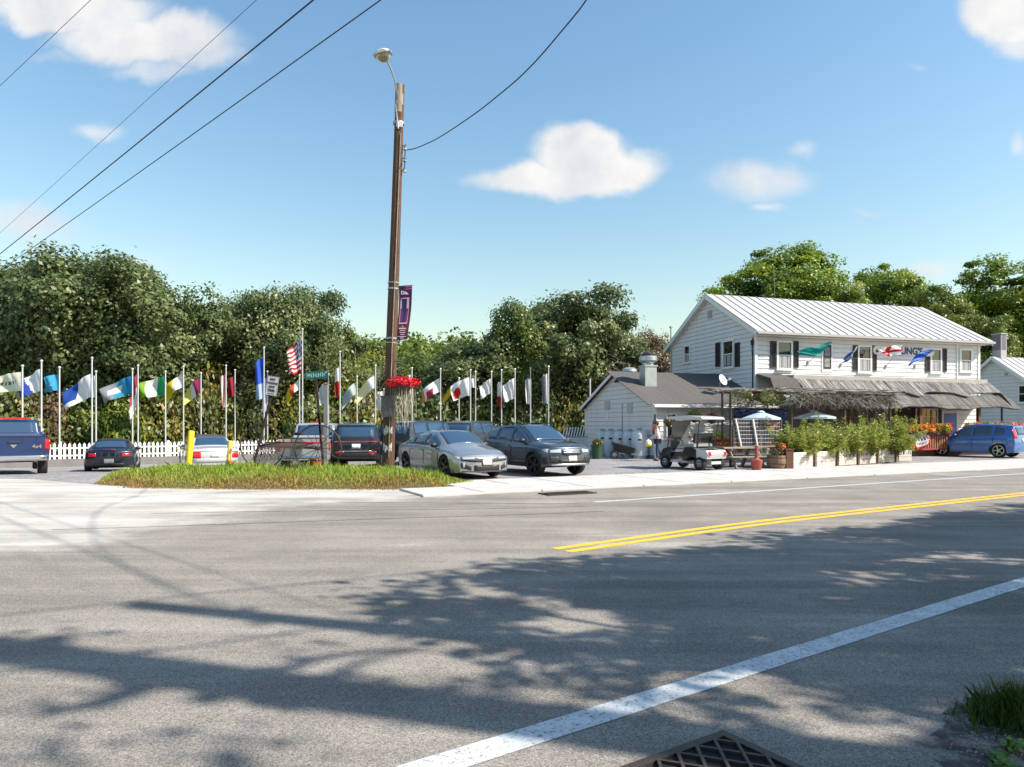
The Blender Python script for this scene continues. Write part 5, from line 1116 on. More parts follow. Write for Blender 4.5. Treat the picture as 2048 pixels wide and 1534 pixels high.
# ------------------------------------------------------------------ flagpoles and flags
M_pole = mat('flagpole_white', (.62, .62, .62), .4, .35)
M_flag = mat('flag_cloth', attr='Col', rough=.75, trans=.45)
w_, b_, r0_, k0_ = L('#f4f4f4'), L('#2244a8'), L('#c8202a'), L('#202020')
cy, te, gn, ye, mg, pk, gy, nv, lm = L('#3fa8d0'), L('#149a94'), L('#18a060'), L('#e6cc1e'), L('#a02060'), L('#e890a0'), L('#9aa0a8'), L('#1c2a70'), L('#8cc030')
sr = lambda *c: (lambda s, t: c[min(int(s*len(c)), len(c)-1)]); tr_ = lambda *c: (lambda s, t: c[min(int(t*len(c)), len(c)-1)])
def us(s, t):
    if s < .42 and t < .54: return (w_ if (int(s*24)+int(t*18)) % 3 == 0 else nv)
    return r0_ if int(t*13) % 2 == 0 else w_
FL = [ # px, ytop, w px, hoist px, droop px, top offset px, depth extra, pattern, description
 (45, 734, 62, 38, 10, 10, 0, lambda s, t: L('#6a705a') if (.45 < t < .6 and .2 < s < .75 and int(s*26) % 2) else L('#e8ead0'), 'cream flag with grey lettering'),
 (83, 724, 44, 44, 26, 14, 0, lambda s, t: b_ if s+.45*t > .78 else w_, 'white flag turning blue at the fly'),
 (119, 737, 33, 34, 10, 10, .4, lambda s, t: w_ if (.3 < s < .75 and .62 < t < .7) else cy, 'plain cyan blue flag'),
 (184, 718, 55, 46, 36, 30, 0, lambda s, t: L('#1f4fa8') if s > .55 and t < .75 else w_, 'white flag with a dark blue outer end'),
 (192, 745, 8, 45, 4, 6, .6, sr(w_), 'narrow limp white flag'),
 (265, 740, 61, 36, 26, 12, 0, lambda s, t: L('#1f80c0') if s < .22 else (w_ if .38 < s < .75 and .3 < t < .7 else (cy if s < .55 else gy)), 'sky blue and white flag with a grey end'),
 (276, 733, 14, 62, 50, 14, .7, lambda s, t: L('#c04060') if t < .45 else w_, 'limp crimson and white flag with a torn streamer'),
 (331, 745, 53, 38, 14, 8, 0, lambda s, t: gn if s < .34 else (w_ if s < .72 else lm), 'green white and lime flag'),
 (367, 735, 40, 30, 38, 10, 0, lambda s, t: w_ if s < .42 else ye, 'white flag with a broad yellow end'),
 (402, 748, 34, 30, 32, 8, .3, lambda s, t: mg if s < .32 else (w_ if s < .6 else L('#dfe07a')), 'magenta white and pale yellow flag'),
 (452, 733, 10, 66, 6, 16, 0, lambda s, t: r0_ if int(s*5) % 2 else w_, 'limp red and white striped flag'),
 (470, 742, 15, 40, 10, 10, .8, sr(L('#a02838')), 'small dark red flag'),
 (528, 697, 17, 84, 16, 16, 0, lambda s, t: L('#3560d0') if t < .62 else L('#b8d0f4'), 'long limp royal blue flag'),
 (535, 745, 10, 70, 8, 10, .8, lambda s, t: L('#dde6f5'), 'limp pale blue flag half hidden behind the parking sign'),
 (605, 660, 28, 66, 22, 18, 0, us, 'star spangled banner, the highest flag of the row'),
 (599, 752, 27, 22, 34, 6, .7, lambda s, t: w_ if s < .3 else (L('#d85040') if s < .62 else ye), 'white red and yellow flag hanging slack'),
 (657, 750, 18, 42, 12, 14, .3, lambda s, t: pk if s < .45 else L('#cfdadd'), 'pink and pale grey flag beside the street name sign'),
 (680, 705, 9, 62, 6, 30, 0, lambda s, t: w_ if t < .45 else L('#b83020'), 'limp white over red flag'),
 (714, 755, 30, 26, 34, 8, .2, lambda s, t: L('#c8d4c8') if s < .5 else L('#a8bcc8'), 'pale grey green flag'),
 (751, 733, 40, 26, 38, 18, 0, lambda s, t: w_ if s < .35 else L('#ece8b0'), 'white and butter yellow flag'),
 (768, 780, 14, 40, 4, 2, .8, sr(w_), 'white flag half hidden by the wooden pole'),
 (824, 738, 6, 40, 4, 10, 0, sr(w_), 'wrapped white flag behind the dry trailing stems'),
 (881, 740, 38, 28, 28, 16, 0, lambda s, t: L('#c03050') if (.35 < s < .75 and t > .45) else (L('#e0883a') if s > .85 else w_), 'white flag splashed with pink and orange'),
 (918, 758, 33, 16, 34, 4, .5, lambda s, t: L('#88a8d8') if s < .4 else (ye if int(t*3) % 2 else L('#c8b020')), 'slack blue and yellow flag'),
 (941, 742, 38, 38, 18, 12, 0, lambda s, t: L('#d82818') if (s-.72)**2*2.2+(t-.62)**2 < .10 else w_, 'white flag with a big red ball'),
 (951, 745, 9, 30, 4, 10, .6, lambda s, t: w_ if t < .7 else k0_, 'small white flag with a dark hem'),
 (983, 745, 22, 30, 18, 12, 0, sr(w_), 'plain white flag, first of the three plain ones'),
 (1003, 742, 7, 52, 4, 22, .5, lambda s, t: w_ if t < .55 else L('#c82030'), 'narrow white flag with a red lower half'),
 (1030, 740, 23, 42, 16, 16, 0, sr(w_), 'plain white flag with a pointed tip above the crossover'),
 (1061, 738, 9, 54, 4, 18, .3, lambda s, t: w_ if int(s*3) != 1 else L('#c8cac8'), 'limp white flag with a grey fold'),
 (1097, 735, 12, 62, 6, 12, 0, lambda s, t: L('#dcdce0') if s < .5 else L('#9a96a8'), 'limp grey white flag nearest the white shed')]
for q, (px, yt, wp, hp_, dp_, off, dz_, pat, desc) in enumerate(FL):
    Z = float(np.interp(px, [0, 95, 480, 1100], [33.3, 34.6, 42.5, 45.5]))+dz_; x0 = X(px, Z); g0_ = -.6; zt = H(yt, Z); s_ = Z/1400
    pl = thing('flagpole', 'white flagpole flying the '+desc, 'flagpole', (x0, Z, g0_), 0, 'flagpoles behind the picket fence')
    b = MB(); b.tube([(0, 0, 0), (0, 0, zt-g0_)], [.046, .034], 8); b.build('shaft', M_pole, pl, smooth=60); b = MB(); b.ball((0, 0, zt-g0_+.05), .07, 4); b.build('finial', M_pole, pl, smooth=True)
    n, k = 22, 17; ph = R.uniform(0, 6); P = []; Wd, Hd, Dr = wp*s_, hp_*s_, dp_*s_; ztp = zt-off*s_
    limp = min(1, 12/wp); n = 41 if 'star' in desc else n; k = 27 if 'star' in desc else k
    for i in range(n):
        s = i/(n-1); row = []
        for j in range(k):
            t = j/(k-1); wob = (.08*math.sin(7*s+3*t+ph)+.05*math.sin(13*s-6*t+ph*2)+.03*math.sin(4*t+ph*3))*min(1, s*3)
            row.append((x0-.05-Wd*s*(1-.12*t*s)+wob*Wd*.25, Z+(.16+.10*limp)*math.sin(5.5*s+2.2*t+ph)*min(1, s*4)*min(1, Wd*1.3), ztp-Hd*t*(1-.18*s)-Dr*s**1.25+wob*Hd*.35))
        P.append(row)
    colgrid('flag', P, pat, None, M_flag, desc+' hanging from a white pole', 'flag', 'flags of the lot')
Z = 44; x0 = X(1180, Z); pl = thing('flagpole', 'bare white flagpole without a flag beside the shed gable', 'flagpole', (x0, Z, -.5), 0, 'flagpoles behind the picket fence'); b = MB(); b.tube([(0, 0, 0), (0, 0, H(757, Z)+.5)], [.06, .055], 8); b.build('shaft', M_pole, pl)
# ------------------------------------------------------------------ buildings
AL = math.atan2(.291, .957)
class Frame:
    def __init__(s, ox, oy, a=AL): s.o = Vector((ox, oy, 0)); s.a = a; s.u = Vector((math.cos(a), math.sin(a), 0)); s.v = Vector((-math.sin(a), math.cos(a), 0))
    def hit(s, px, py, y=None, x=None):
        d = Vector(((px-1024)/1400, 1, (850-py)/1400)); n, c = (s.v, y) if y is not None else (s.u, x)
        k = (c+s.o.dot(n))/d.dot(n); p = d*k-s.o; return Vector((p.dot(s.u), p.dot(s.v), d.z*k+1.6))
M_sid = mat('white_siding', (.76, .75, .74), .55, var=.16, vs=1.0, detail=8, stretch=(1, 1, .35), bump=.05, bs=8)
M_she = mat('sheathing', (.30, .30, .30), .9)
M_trim = mat('white_trim', (.78, .77, .75), .5)
M_roof = mat('metal_roof', (.47, .46, .45), .5, .0, var=.16, vs=1.3, stretch=(1, 1, 1))
M_shut = mat('shutter_dark', (.035, .033, .034), .6); M_shut2 = mat('shutter_slat', (.05, .048, .048), .6)
M_pane = mat('window_glass', (.012, .016, .02), .03, spec=1); M_curt = mat('curtain', (.42, .42, .42), .9, var=.3, vs=9, stretch=(8, 8, .2))
M_shing = mat('shingle', (.11, .10, .092), .9, var=.4, vs=6, bump=.8, bs=30)
M_deck = mat('deck_brown', (.16, .075, .04), .75, var=.3, vs=5)
def board_mesh(a0, a1, c0, c1, hh, name='siding_board'):
    b = MB(); h2 = hh-.016; b.add([(a0, 0, 0), (a1, 0, 0), (a0, -.042, 0), (a1, -.042, 0), (c0, -.012, h2), (c1, -.012, h2), (c0, 0, h2), (c1, 0, h2)], [(0, 1, 3, 2), (2, 3, 5, 4), (4, 5, 7, 6), (0, 6, 7, 1), (0, 2, 4, 6), (1, 7, 5, 3)]); me = bpy.data.meshes.new(name); me.from_pydata(b.v, [], b.f); bm_fix(me); me.materials.append(M_sid); return me
def siding(root, ox, oy, rz, length, z0, z1, hh=.235, clip=None):
    """horizontal boards on a wall starting at (ox,oy) running along rz; clip(z)->(x0,x1)"""
    z = z0; cache = {}
    while z < z1-.02:
        h_ = min(hh, z1-z); (x0, x1), (x2, x3) = ((0, length), (0, length)) if clip is None else (clip(z), clip(z+h_))
        if x1-x0 > .15:
            if x3 < x2: x2 = x3 = (x2+x3)/2
            key = (round(x0, 2), round(x2, 2), round(h_, 3))
            if key not in cache: cache[key] = board_mesh(x0, x1, x2, x3, h_)
            o = link('siding_board', cache[key], root, (ox, oy, z)); o.rotation_euler = (0, 0, rz)
        z += hh
def window(root, c, w, h, rz, sash=2, curtain=True, fw=.10, depth=.07, name='window', grid=None):
    Mx = Matrix.Translation(c) @ Matrix.Rotation(rz, 4, 'Z'); b = MB(Mx)
    for (cx, cz, dx, dz) in ((-w/2+fw/2, 0, fw, h-2*fw), (w/2-fw/2, 0, fw, h-2*fw), (0, h/2-fw/2, w, fw), (0, -h/2+fw/2, w, fw)): b.box((cx, -depth/2, cz), (dx, depth, dz))
    b.box((0, -depth*.75, -h/2-.02), (w+.08, depth*1.7, .05)); f = b.build(name, M_trim, root)
    hs = (h-2*fw)
    for k in range(sash):
        zc = -hs/2+hs/sash*(k+.5); b = MB(Mx); b.box((0, -.018+.012*k, zc), (w-2*fw, .012, hs/sash)); b.build('pane', M_pane, f)
        if curtain and k == 0:
            b = MB(Mx); vs = []; n = 18
            for q in range(n+1): x = -w/2+fw+(w-2*fw)*q/n; y = -.030+.006*math.sin(q*2.2); vs += [(x, y, zc-hs/sash*.44), (x, y, zc+hs/sash*.44)]
            vv = [v for i_, v in enumerate(vs)]; b.add(vv, [(2*q, 2*q+1, 2*q+3, 2*q+2) for q in range(n) if q not in (5, 13)]); b.build('curtain', M_curt, f)
    b = MB(Mx)
    for k in range(1, sash): b.box((0, -.035, -hs/2+hs/sash*k), (w-2*fw, .03, .05))
    if grid:
        for k in range(1, grid[0]): b.box((-w/2+fw+(w-2*fw)*k/grid[0], -.036, 0), (.03, .02, hs))
        for k in range(1, grid[1]): b.box((0, -.034, -hs/2+hs*k/grid[1]), (w-2*fw, .02, .03))
    if sash > 1 or grid: b.build('sash', M_trim, f)
    return f
def shutter(root, c, w, h, rz):
    Mx = Matrix.Translation(c) @ Matrix.Rotation(rz, 4, 'Z'); b = MB(Mx)
    for (cx, cz, dx, dz) in ((-w/2+.02, 0, .04, h), (w/2-.02, 0, .04, h), (0, h/2-.03, w-.08, .06), (0, -h/2+.03, w-.08, .06), (0, 0, w-.08, .06)): b.box((cx, -.035, cz), (dx, .05, dz))
    k = int(h/.07)
    for q in range(k): b.box((0, -.03, -h/2+.08+q*(h-.16)/max(k-1, 1)), (w-.08, .03, .045), Matrix.Rotation(.5, 3, 'X'))
    b.box((0, -.008, 0), (w-.06, .01, h-.05)); b.build('shutter', M_shut, root)
def seam_roof(root, length, y0, z0, y1, z1, n, x0, m=M_roof, under=.06, name='roof_panel'):
    """n standing-seam sheets from eave (y0,z0) to ridge (y1,z1)"""
    w = length/n; sl = math.hypot(y1-y0, z1-z0); an = math.atan2(z1-z0, y1-y0); b = MB(); b.box((w/2, sl/2, .01), (w-.004, sl, .02)); b.box((.012, sl/2, .035), (.030, sl, .055))
    me = bpy.data.meshes.new(name); me.from_pydata(b.v, [], b.f); bm_fix(me); me.materials.append(m)
    for k in range(n): o = link(name, me, root, (x0+k*w, y0, z0+.002)); o.rotation_euler = (an, 0, 0)
F1 = Frame(12.5, 36); Lh, Dh, EZ, RZ = 15.1, 8.3, 6.57, 8.94
hs_ = thing('white_house', 'two storey white clapboard restaurant with dark shutters and a ribbed metal roof', 'house', F1.o, AL)
b = MB(); b.prism([(0, -.3), (Dh, -.3), (Dh, EZ), (Dh/2, RZ), (0, EZ)], .0, Lh, 'yz'); b.build('wall', M_she, hs_)
siding(hs_, 0, 0, 0, Lh, .3, 6.3)
sl = (RZ-EZ)/(Dh/2)
def gclip(z): e = max(0, (z-EZ)/sl); return (e, Dh-e)
siding(hs_, 0, Dh, -math.pi/2, Dh, .3, RZ, clip=gclip)
for (x, y) in ((.02, -.02), (Lh-.06, -.02)): b = MB(); b.box((x, y, 3.3), (.14, .10, 6.4)); b.build('corner_board', M_trim, hs_)
b = MB(); b.box((-.02, Dh, 3.3), (.09, .12, 6.4)); b.build('corner_board', M_trim, hs_)
b = MB(); p = F1.hit(1914, 720, y=-.05); b.box((p.x, -.05, 4.9), (.06, .05, 2.6)); b.build('downpipe', M_trim, hs_)
OH = .58; yz = EZ-sl*OH
seam_roof(hs_, Lh+.75, -OH, yz+.10, Dh/2, RZ+.10, 28, -.35)
b = MB(); b.box((Lh/2+.02, Dh*.75+.29, (EZ+RZ)/2-.17+.1), (Lh+.75, math.hypot(Dh/2+OH, RZ-yz), .04), Matrix.Rotation(-math.atan(sl), 3, 'X')); b.build('rear_roof', M_roof, hs_)
b = MB(); b.box((Lh/2+.02, -OH+.02, yz+.01), (Lh+.70, .05, .17)); b.build('fascia', mat('fascia_tan', (.50, .45, .40), .7), hs_)
b = MB(); b.box((Lh/2+.02, -OH/2, yz-.04), (Lh+.60, OH-.04, .03)); b.build('soffit', M_trim, hs_)
b = MB(); b.box((Lh/2+.02, -OH-.07, yz+.03), (Lh+.74, .13, .11)); b.build('gutter', mat('gutter_grey', (.40, .38, .36), .5, .3), hs_)
for s_ in (0, 1):
    for x in (-.33, Lh+.38):
        b = MB(); y0_, y1_ = (-OH, Dh/2) if s_ == 0 else (Dh/2, Dh+OH); za, zb_ = (yz, RZ) if s_ == 0 else (RZ, yz); b.beam((x, y0_, za-.02), (x, y1_, zb_-.02), .05, .22)
        b.build('rake_board', M_trim, hs_)
    b = MB(); b.beam((-.17, (y0_), za-.06), (-.17, y1_, zb_-.06), .30, .02); b.build('soffit', M_trim, hs_)
# facade windows from their places on the front wall
def fw_(px0, px1, py0, py1, **k):
    a = F1.hit(px0, py0, y=-.02); c = F1.hit(px1, py1, y=-.02); return window(hs_, Vector(((a.x+c.x)/2, -.03, (a.z+c.z)/2)), c.x-a.x, a.z-c.z, 0, **k)
def fs_(px0, px1, py0, py1):
    a = F1.hit(px0, py0, y=-.02); c = F1.hit(px1, py1, y=-.02); shutter(hs_, Vector(((a.x+c.x)/2, -.028, (a.z+c.z)/2)), c.x-a.x, a.z-c.z, 0)
fw_(1552, 1584, 681, 740); fs_(1540, 1551, 682, 736); fs_(1585, 1596, 682, 736)
b = MB(); a = F1.hit(1643, 688, y=-.03); c = F1.hit(1664, 745, y=-.03); b.box(((a.x+c.x)/2, -.045, (a.z+c.z)/2), (c.x-a.x, .035, a.z-c.z)); b.build('shutter_frame', M_trim, hs_); fs_(1646, 1661, 690, 738)
fw_(1714, 1742, 690, 746); fs_(1705, 1714, 691, 742); fs_(1743, 1752, 691, 742)
fw_(1859, 1882, 696, 747); fs_(1850, 1858, 697, 744); fs_(1884, 1892, 697, 744); fw_(1918, 1943, 697, 745)
a = F1.hit(1447, 682, x=0); c = F1.hit(1470, 735, x=0)
window(hs_, Vector((-.03, (a.y+c.y)/2, (a.z+c.z)/2)), abs(a.y-c.y), a.z-c.z, -math.pi/2); 
for (p0, p1) in ((1433, 1442), (1472, 1481)): q = F1.hit(p0, 686, x=0); r = F1.hit(p1, 733, x=0); shutter(hs_, Vector((-.028, (q.y+r.y)/2, (q.z+r.z)/2)), abs(q.y-r.y), q.z-r.z, -math.pi/2)
q = F1.hit(1370, 692, x=0); r = F1.hit(1382, 725, x=0); window(hs_, Vector((-.03, (q.y+r.y)/2, (q.z+r.z)/2)), abs(q.y-r.y), q.z-r.z, -math.pi/2, fw=.07)
q = F1.hit(1417, 622, x=0); r = F1.hit(1425, 636, x=0); b = MB(); b.box((-.045, (q.y+r.y)/2, (q.z+r.z)/2), (.04, abs(q.y-r.y), q.z-r.z)); b.box((-.07, (q.y+r.y)/2, (q.z+r.z)/2), (.01, abs(q.y-r.y)*.6, (q.z-r.z)*.7)); b.build('gable_vent', mat('vent_grey', (.35, .35, .36), .6), hs_)
q = F1.hit(1342, 655, x=-.12); b = MB(); b.tube([(-.12, q.y, 2.9), (-.12, q.y, q.z)], .05, 8); b.lathe([(.11, -.02), (.11, .05), (.001, .10)], 10, (-.12, q.y, q.z)); b.build('vent_pipe', M_grey, hs_)
q = F1.hit(1512, 690, x=-.06); b = MB(); b.tube([(-.06, .12, 2.5), (-.06, .12, 6.1)], .03, 6); b.tube([(-.08, .12, 5.75), (-.2, .05, 5.5), (-.1, .1, 5.2), (.3, -.1, 5.15), (.6, -.1, 5.2)], .012, 4); b.box((-.06, .1, 5.85), (.16, .16, .25)); b.build('service_mast', M_wirem, hs_)
# lightning rods and antenna on the ridge
for px, pt in ((1549, 545), (1722, 568)): q = F1.hit(px, 600, y=Dh/2); b = MB(); z1 = F1.hit(px, pt, y=Dh/2).z; b.tube([(q.x, Dh/2, RZ), (q.x, Dh/2, z1)], .012, 4); b.build('ridge_rod', M_grey, hs_)
# name board across the upper wall
nb = thing('restaurant_sign', 'long white rounded name board with navy letters above the porch roof', 'sign', F1.o, AL)
a = F1.hit(1746, 691, y=-.10); c = F1.hit(1868, 713, y=-.10); hgt = a.z-c.z; zc = (a.z+c.z)/2; b = MB(); pr = [(a.x+hgt/2-hgt/2*math.sin(t), zc+hgt/2*math.cos(t)) for t in np.linspace(0, math.pi, 9)]+[(c.x-hgt/2+hgt/2*math.sin(t), zc-hgt/2*math.cos(t)) for t in np.linspace(0, math.pi, 9)]
b.prism(pr, -.12, -.05); b.build('board', mat('board_white', (.70, .68, .64), .6), nb)
Mn = mat('letter_navy', (.012, .02, .09), .5)
q = F1.hit(1824, 703, y=-.14); text("UNG'S", hgt*1.12, Mn, nb, (q.x, -.13, q.z), (rad(90), 0, 0), ext=.006, bold=True)
b = MB(); q = F1.hit(1754, 702, y=-.14); b.box((q.x, -.13, q.z), (.10, .02, .16)); b.box((q.x+.07, -.13, q.z-.02), (.08, .02, .08)); q = F1.hit(1763, 698, y=-.14); b.box((q.x, -.13, q.z), (.20, .02, .07)); b.build('emblem', M_blk, nb)
# porch: flat deck strip, two overlapping reed skirts
def thatch(name, parent, x0, x1, top, bot, dip, seed, cols, w=.028, lap=.03):
    g = np.random.default_rng(seed); n = int((x1-x0)/w*3.0); V = []; F = []; Cc = []
    for k in range(n):
        x = g.uniform(x0, x1); t = dip(x)+g.uniform(-.03, .02); t0 = g.uniform(0, .25) if g.uniform() < .6 else 0.
        tp = np.array(top); bt_ = np.array(bot); P0_ = tp+(bt_-tp)*t0; P1 = tp+(bt_-tp)*t; off = g.uniform(0, lap); dx = g.normal(0, .05); ww = w*g.uniform(.3, 1.0)/2
        o = len(V); V += [(x-ww, P0_[0]-off, P0_[1]+off), (x+ww, P0_[0]-off, P0_[1]+off), (x+dx+ww, P1[0]-off, P1[1]+off*.5), (x+dx-ww, P1[0]-off, P1[1]+off*.5)]; F.append((o, o+1, o+2, o+3)); Cc.append(np.array(cols[g.integers(0, len(cols))])*g.uniform(.45, 1.35))
    return link(name, np_mesh(name, np.array(V), np.array(F), [mat('reed', attr='Col', rough=.9)], colattr=np.array(Cc)), parent)
pc_ = thing('porch', 'long front porch with a shaggy grey reed awning above the flower rail', 'porch', F1.o, AL); px1 = 15.0
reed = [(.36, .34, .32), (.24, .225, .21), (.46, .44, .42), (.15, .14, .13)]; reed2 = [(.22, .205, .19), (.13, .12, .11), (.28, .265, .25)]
def skirt(name, x0, x1, top, bot, dip, m):
    xs_ = np.linspace(x0, x1, 70); vs = []; fs = []
    for x in xs_: t = dip(x)-.03; vs += [(x, top[0]+.01, top[1]-.02), (x, top[0]+(bot[0]-top[0])*t+.01, top[1]+(bot[1]-top[1])*t-.02)]
    vs2 = vs+[(v[0], v[1]+.06, v[2]-.05) for v in vs]; n = len(vs)
    for k in range(len(xs_)-1): a = 2*k; fs += [(a, a+1, a+3, a+2), (n+a, n+a+2, n+a+3, n+a+1), (a+1, n+a+1, n+a+3, a+3)]
    b = MB(); b.add(vs2, fs); b.build(name, m, pc_)
dipU = lambda x: .80+.34*max(math.exp(-((x-4.7)/.45)**4), math.exp(-((x-8.6)/.5)**2), math.exp(-((x-11.9)/.5)**2))+.02*math.sin(x*3)
dipL = lambda x: 1.0+.10*math.sin(x*1.25+.6)+.03*math.sin(x*4)
b = MB(); b.prism([(-1.02, 3.93), (0, 4.08), (0, 4.20), (-1.02, 4.14)], 1.55, px1-.5, 'yz'); b.build('porch_roof', mat('porch_board', (.42, .39, .35), .8, var=.25, vs=2), pc_)
thatch('reed_awning', pc_, 1.7, px1-.35, (-1.0, 3.93), (-1.85, 3.22), dipU, 3, reed); skirt('awning_backing', 1.7, px1-.35, (-1.0, 3.93), (-1.85, 3.22), dipU, mat('reed_dark', (.10, .09, .08), .9))
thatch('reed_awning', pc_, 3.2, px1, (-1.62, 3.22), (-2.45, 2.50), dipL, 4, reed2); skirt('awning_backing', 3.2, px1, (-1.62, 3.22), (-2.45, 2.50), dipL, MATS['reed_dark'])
b = MB(); b.prism([(-1.0, 3.92), (-1.85, 3.25), (-2.42, 2.55), (-2.2, 2.5), (-1.0, 3.5)], px1-.42, px1-.36, 'yz'); b.build('awning_end', MATS['reed_dark'], pc_)
b = MB(); b.box((8.4, -1.25, .12), (12.4, 2.4, .24)); b.build('deck', M_deck, pc_)
b = MB(); b.box((8.4, -1.2, 2.62), (12.6, 2.3, .05)); b.build('ceiling', mat('porch_ceiling', (.12, .09, .07), .8), pc_)
for px in (1957, 1840, 1700): q = F1.hit(px, 830, y=-2.0); b = MB(); b.box((q.x, -2.0, 1.4), (.16, .16, 2.4)); b.build('post', M_deck, pc_)
q = F1.hit(2004, 830, y=-2.3); b = MB(); b.tube([(q.x, -2.3, .2), (q.x, -2.3, 2.55)], .06, 8); b.build('post', mat('post_navy', (.02, .03, .08), .5), pc_)
a = F1.hit(1786, 817, y=0); c = F1.hit(1881, 850, y=0); b = MB(); b.box(((a.x+c.x)/2, -.03, 1.42), (c.x-a.x, .06, 2.4)); b.build('porch_shade_board', mat('porch_shade_paint', (.030, .022, .017), .7, var=.3), hs_); b = MB(); b.box((a.x/2+.15, -.03, 1.42), (a.x-.35, .06, 2.4)); b.build('pergola_shade_board', mat('pergola_shade_paint', (.13, .125, .12), .8, var=.35), hs_)  # boards coloured dark to paint in the shade under porch and pergola
a = F1.hit(1828, 817, y=0); c = F1.hit(1872, 850, y=0); window(hs_, Vector(((a.x+c.x)/2, -.065, (a.z+c.z)/2)), c.x-a.x, a.z-c.z, 0, sash=1, curtain=False, grid=(4, 2), fw=.06)
a = F1.hit(1884, 815, y=0); b = MB(); b.box((a.x+.5, -.05, 1.2), (.95, .05, 2.1)); d_ = b.build('door', mat('door_blue', (.03, .15, .55), .45), hs_); b = MB(); b.ball((a.x+.9, -.11, 1.15), .04, 4); b.build('handle', M_chrome, d_)
b = MB(); b.box((a.x-.04, -.05, 1.25), (.12, .07, 2.3)); b.box((a.x+1.04, -.05, 1.25), (.12, .07, 2.3)); b.box((a.x+.5, -.05, 2.34), (.96, .07, .1)); b.build('door_frame', M_trim, hs_)
# deck railing with window boxes
rl = thing('deck_railing', 'reddish deck railing with orange brown balusters below the flower boxes', 'railing', F1.o, AL)
def rail(x0, x1, y, parent):
    b = MB(); b.box(((x0+x1)/2, y, 1.08), (x1-x0, .09, .09)); b.box(((x0+x1)/2, y, .38), (x1-x0, .07, .08)); b.build('rail', mat('rail_red', (.30, .05, .03), .7), parent)
    n = int((x1-x0)/.15); b = MB(); b.box((0, 0, 0), (.06, .05, .62)); me = bpy.data.meshes.new('baluster'); me.from_pydata(b.v, [], b.f); bm_fix(me); me.materials.append(mat('baluster', (.42, .17, .07), .7))
    for k in range(n): link('baluster', me, parent, (x0+.07+k*.15, y, .73))
q0 = F1.hit(1802, 880, y=-3.0).x; q1 = F1.hit(1897, 880, y=-3.0).x; q2 = F1.hit(1907, 880, y=-2.6).x
rail(q0, q1, -3.0, rl); rail(q2, px1-.2, -2.6, rl)
b = MB(); b.box((q0-.05, -3.0, .6), (.12, .12, 1.2)); b.box((q1+.05, -3.0, .6), (.12, .12, 1.2)); b.build('post', M_deck, rl)
FLW = [L('#e85a10'), L('#f07818'), L('#d83010'), L('#f0b020'), L('#88a828'), L('#a8c030'), L('#608020')]; PNK = [L('#e87060'), L('#f09080'), L('#d85848'), L('#f0a070'), L('#90a040')]
def flowerbox(name, label, x0, x1, y, z, cols, n, grp='flower boxes along the deck rail', r3=.24):
    r = thing(name, label, 'flower box', F1.o, AL, grp); b = MB(); b.box(((x0+x1)/2, y, z), (x1-x0, .26, .20)); b.build('box', mat('box_dark', (.05, .03, .025), .8), r)
    cs = np.column_stack([rng.uniform(x0, x1, n), rng.normal(y-.05, .08, n), rng.uniform(z+.10, z+.34, n)]); V, F, T = clumpcloud(rng, cs, rng.uniform(r3*.4, r3, n), 26, .085, .9); ci = np.array(cols)[np.repeat(rng.integers(0, len(cols), n), 26)]*rng.uniform(.6, 1.15, (len(F), 1))
    link('flowers', np_mesh('flowers', V, F, [mat('petal', attr='Col', rough=.6, trans=.3)], colattr=ci), r)
flowerbox('flower_box', 'flower box of orange and yellow blooms over the red banner', q0, q1, -3.05, 1.22, FLW, 80)
flowerbox('flower_box', 'flower box of orange blooms behind the blue hatchback roof', F1.hit(1935, 850, y=-2.7).x, F1.hit(1972, 850, y=-2.7).x, -2.7, 1.25, FLW, 34)
flowerbox('flower_box', 'flower box of salmon pink blooms at the right end of the deck', F1.hit(1975, 850, y=-2.7).x, px1+.6, -2.7, 1.28, PNK, 50)
a = F1.hit(1890, 853, y=-2.9); rfl = thing('flower_pot', 'bright red flowers at the right end of the banner railing', 'flower pot', F1.o, AL); bunch('flowers', 260, (a.x, -3.05, a.z), (.26, .2, .22), .08, [L('#e02020'), L('#f04030'), L('#c01818')], rfl)
# banner tied on the rail
bn2 = thing('rail_banner', 'red white and navy cloth banner drooping from the deck railing', 'banner', F1.o, AL); a = F1.hit(1817, 862, y=-3.12); c = F1.hit(1862, 898, y=-3.12); wd, ht = c.x-a.x, a.z-c.z
def rb(s, t):
    if t > .86 or (s < .30 and t > .30+s*1.2) or s > .93: return L('#c81e28')
    if t > .12 and (abs(math.sin(s*26+math.sin(t*9)*2)) > .72) and .2 < t < .75 and int(t*9) % 3 != 2: return L('#28305a')
    return L('#f2f0ee') if t > .04 else L('#c81e28')
P = [[(a.x+wd*s+(.5-s)*wd*.45*max(0, t-.5), -3.08-.06*math.sin(9*s)*t-.05*t, a.z-ht*t*(.72+.30*math.sin(math.pi*min(s*1.05, 1)))) for t in np.linspace(0, 1, 33)] for s in np.linspace(0, 1, 41)]
colgrid('cloth', P, rb, bn2, M_flag)
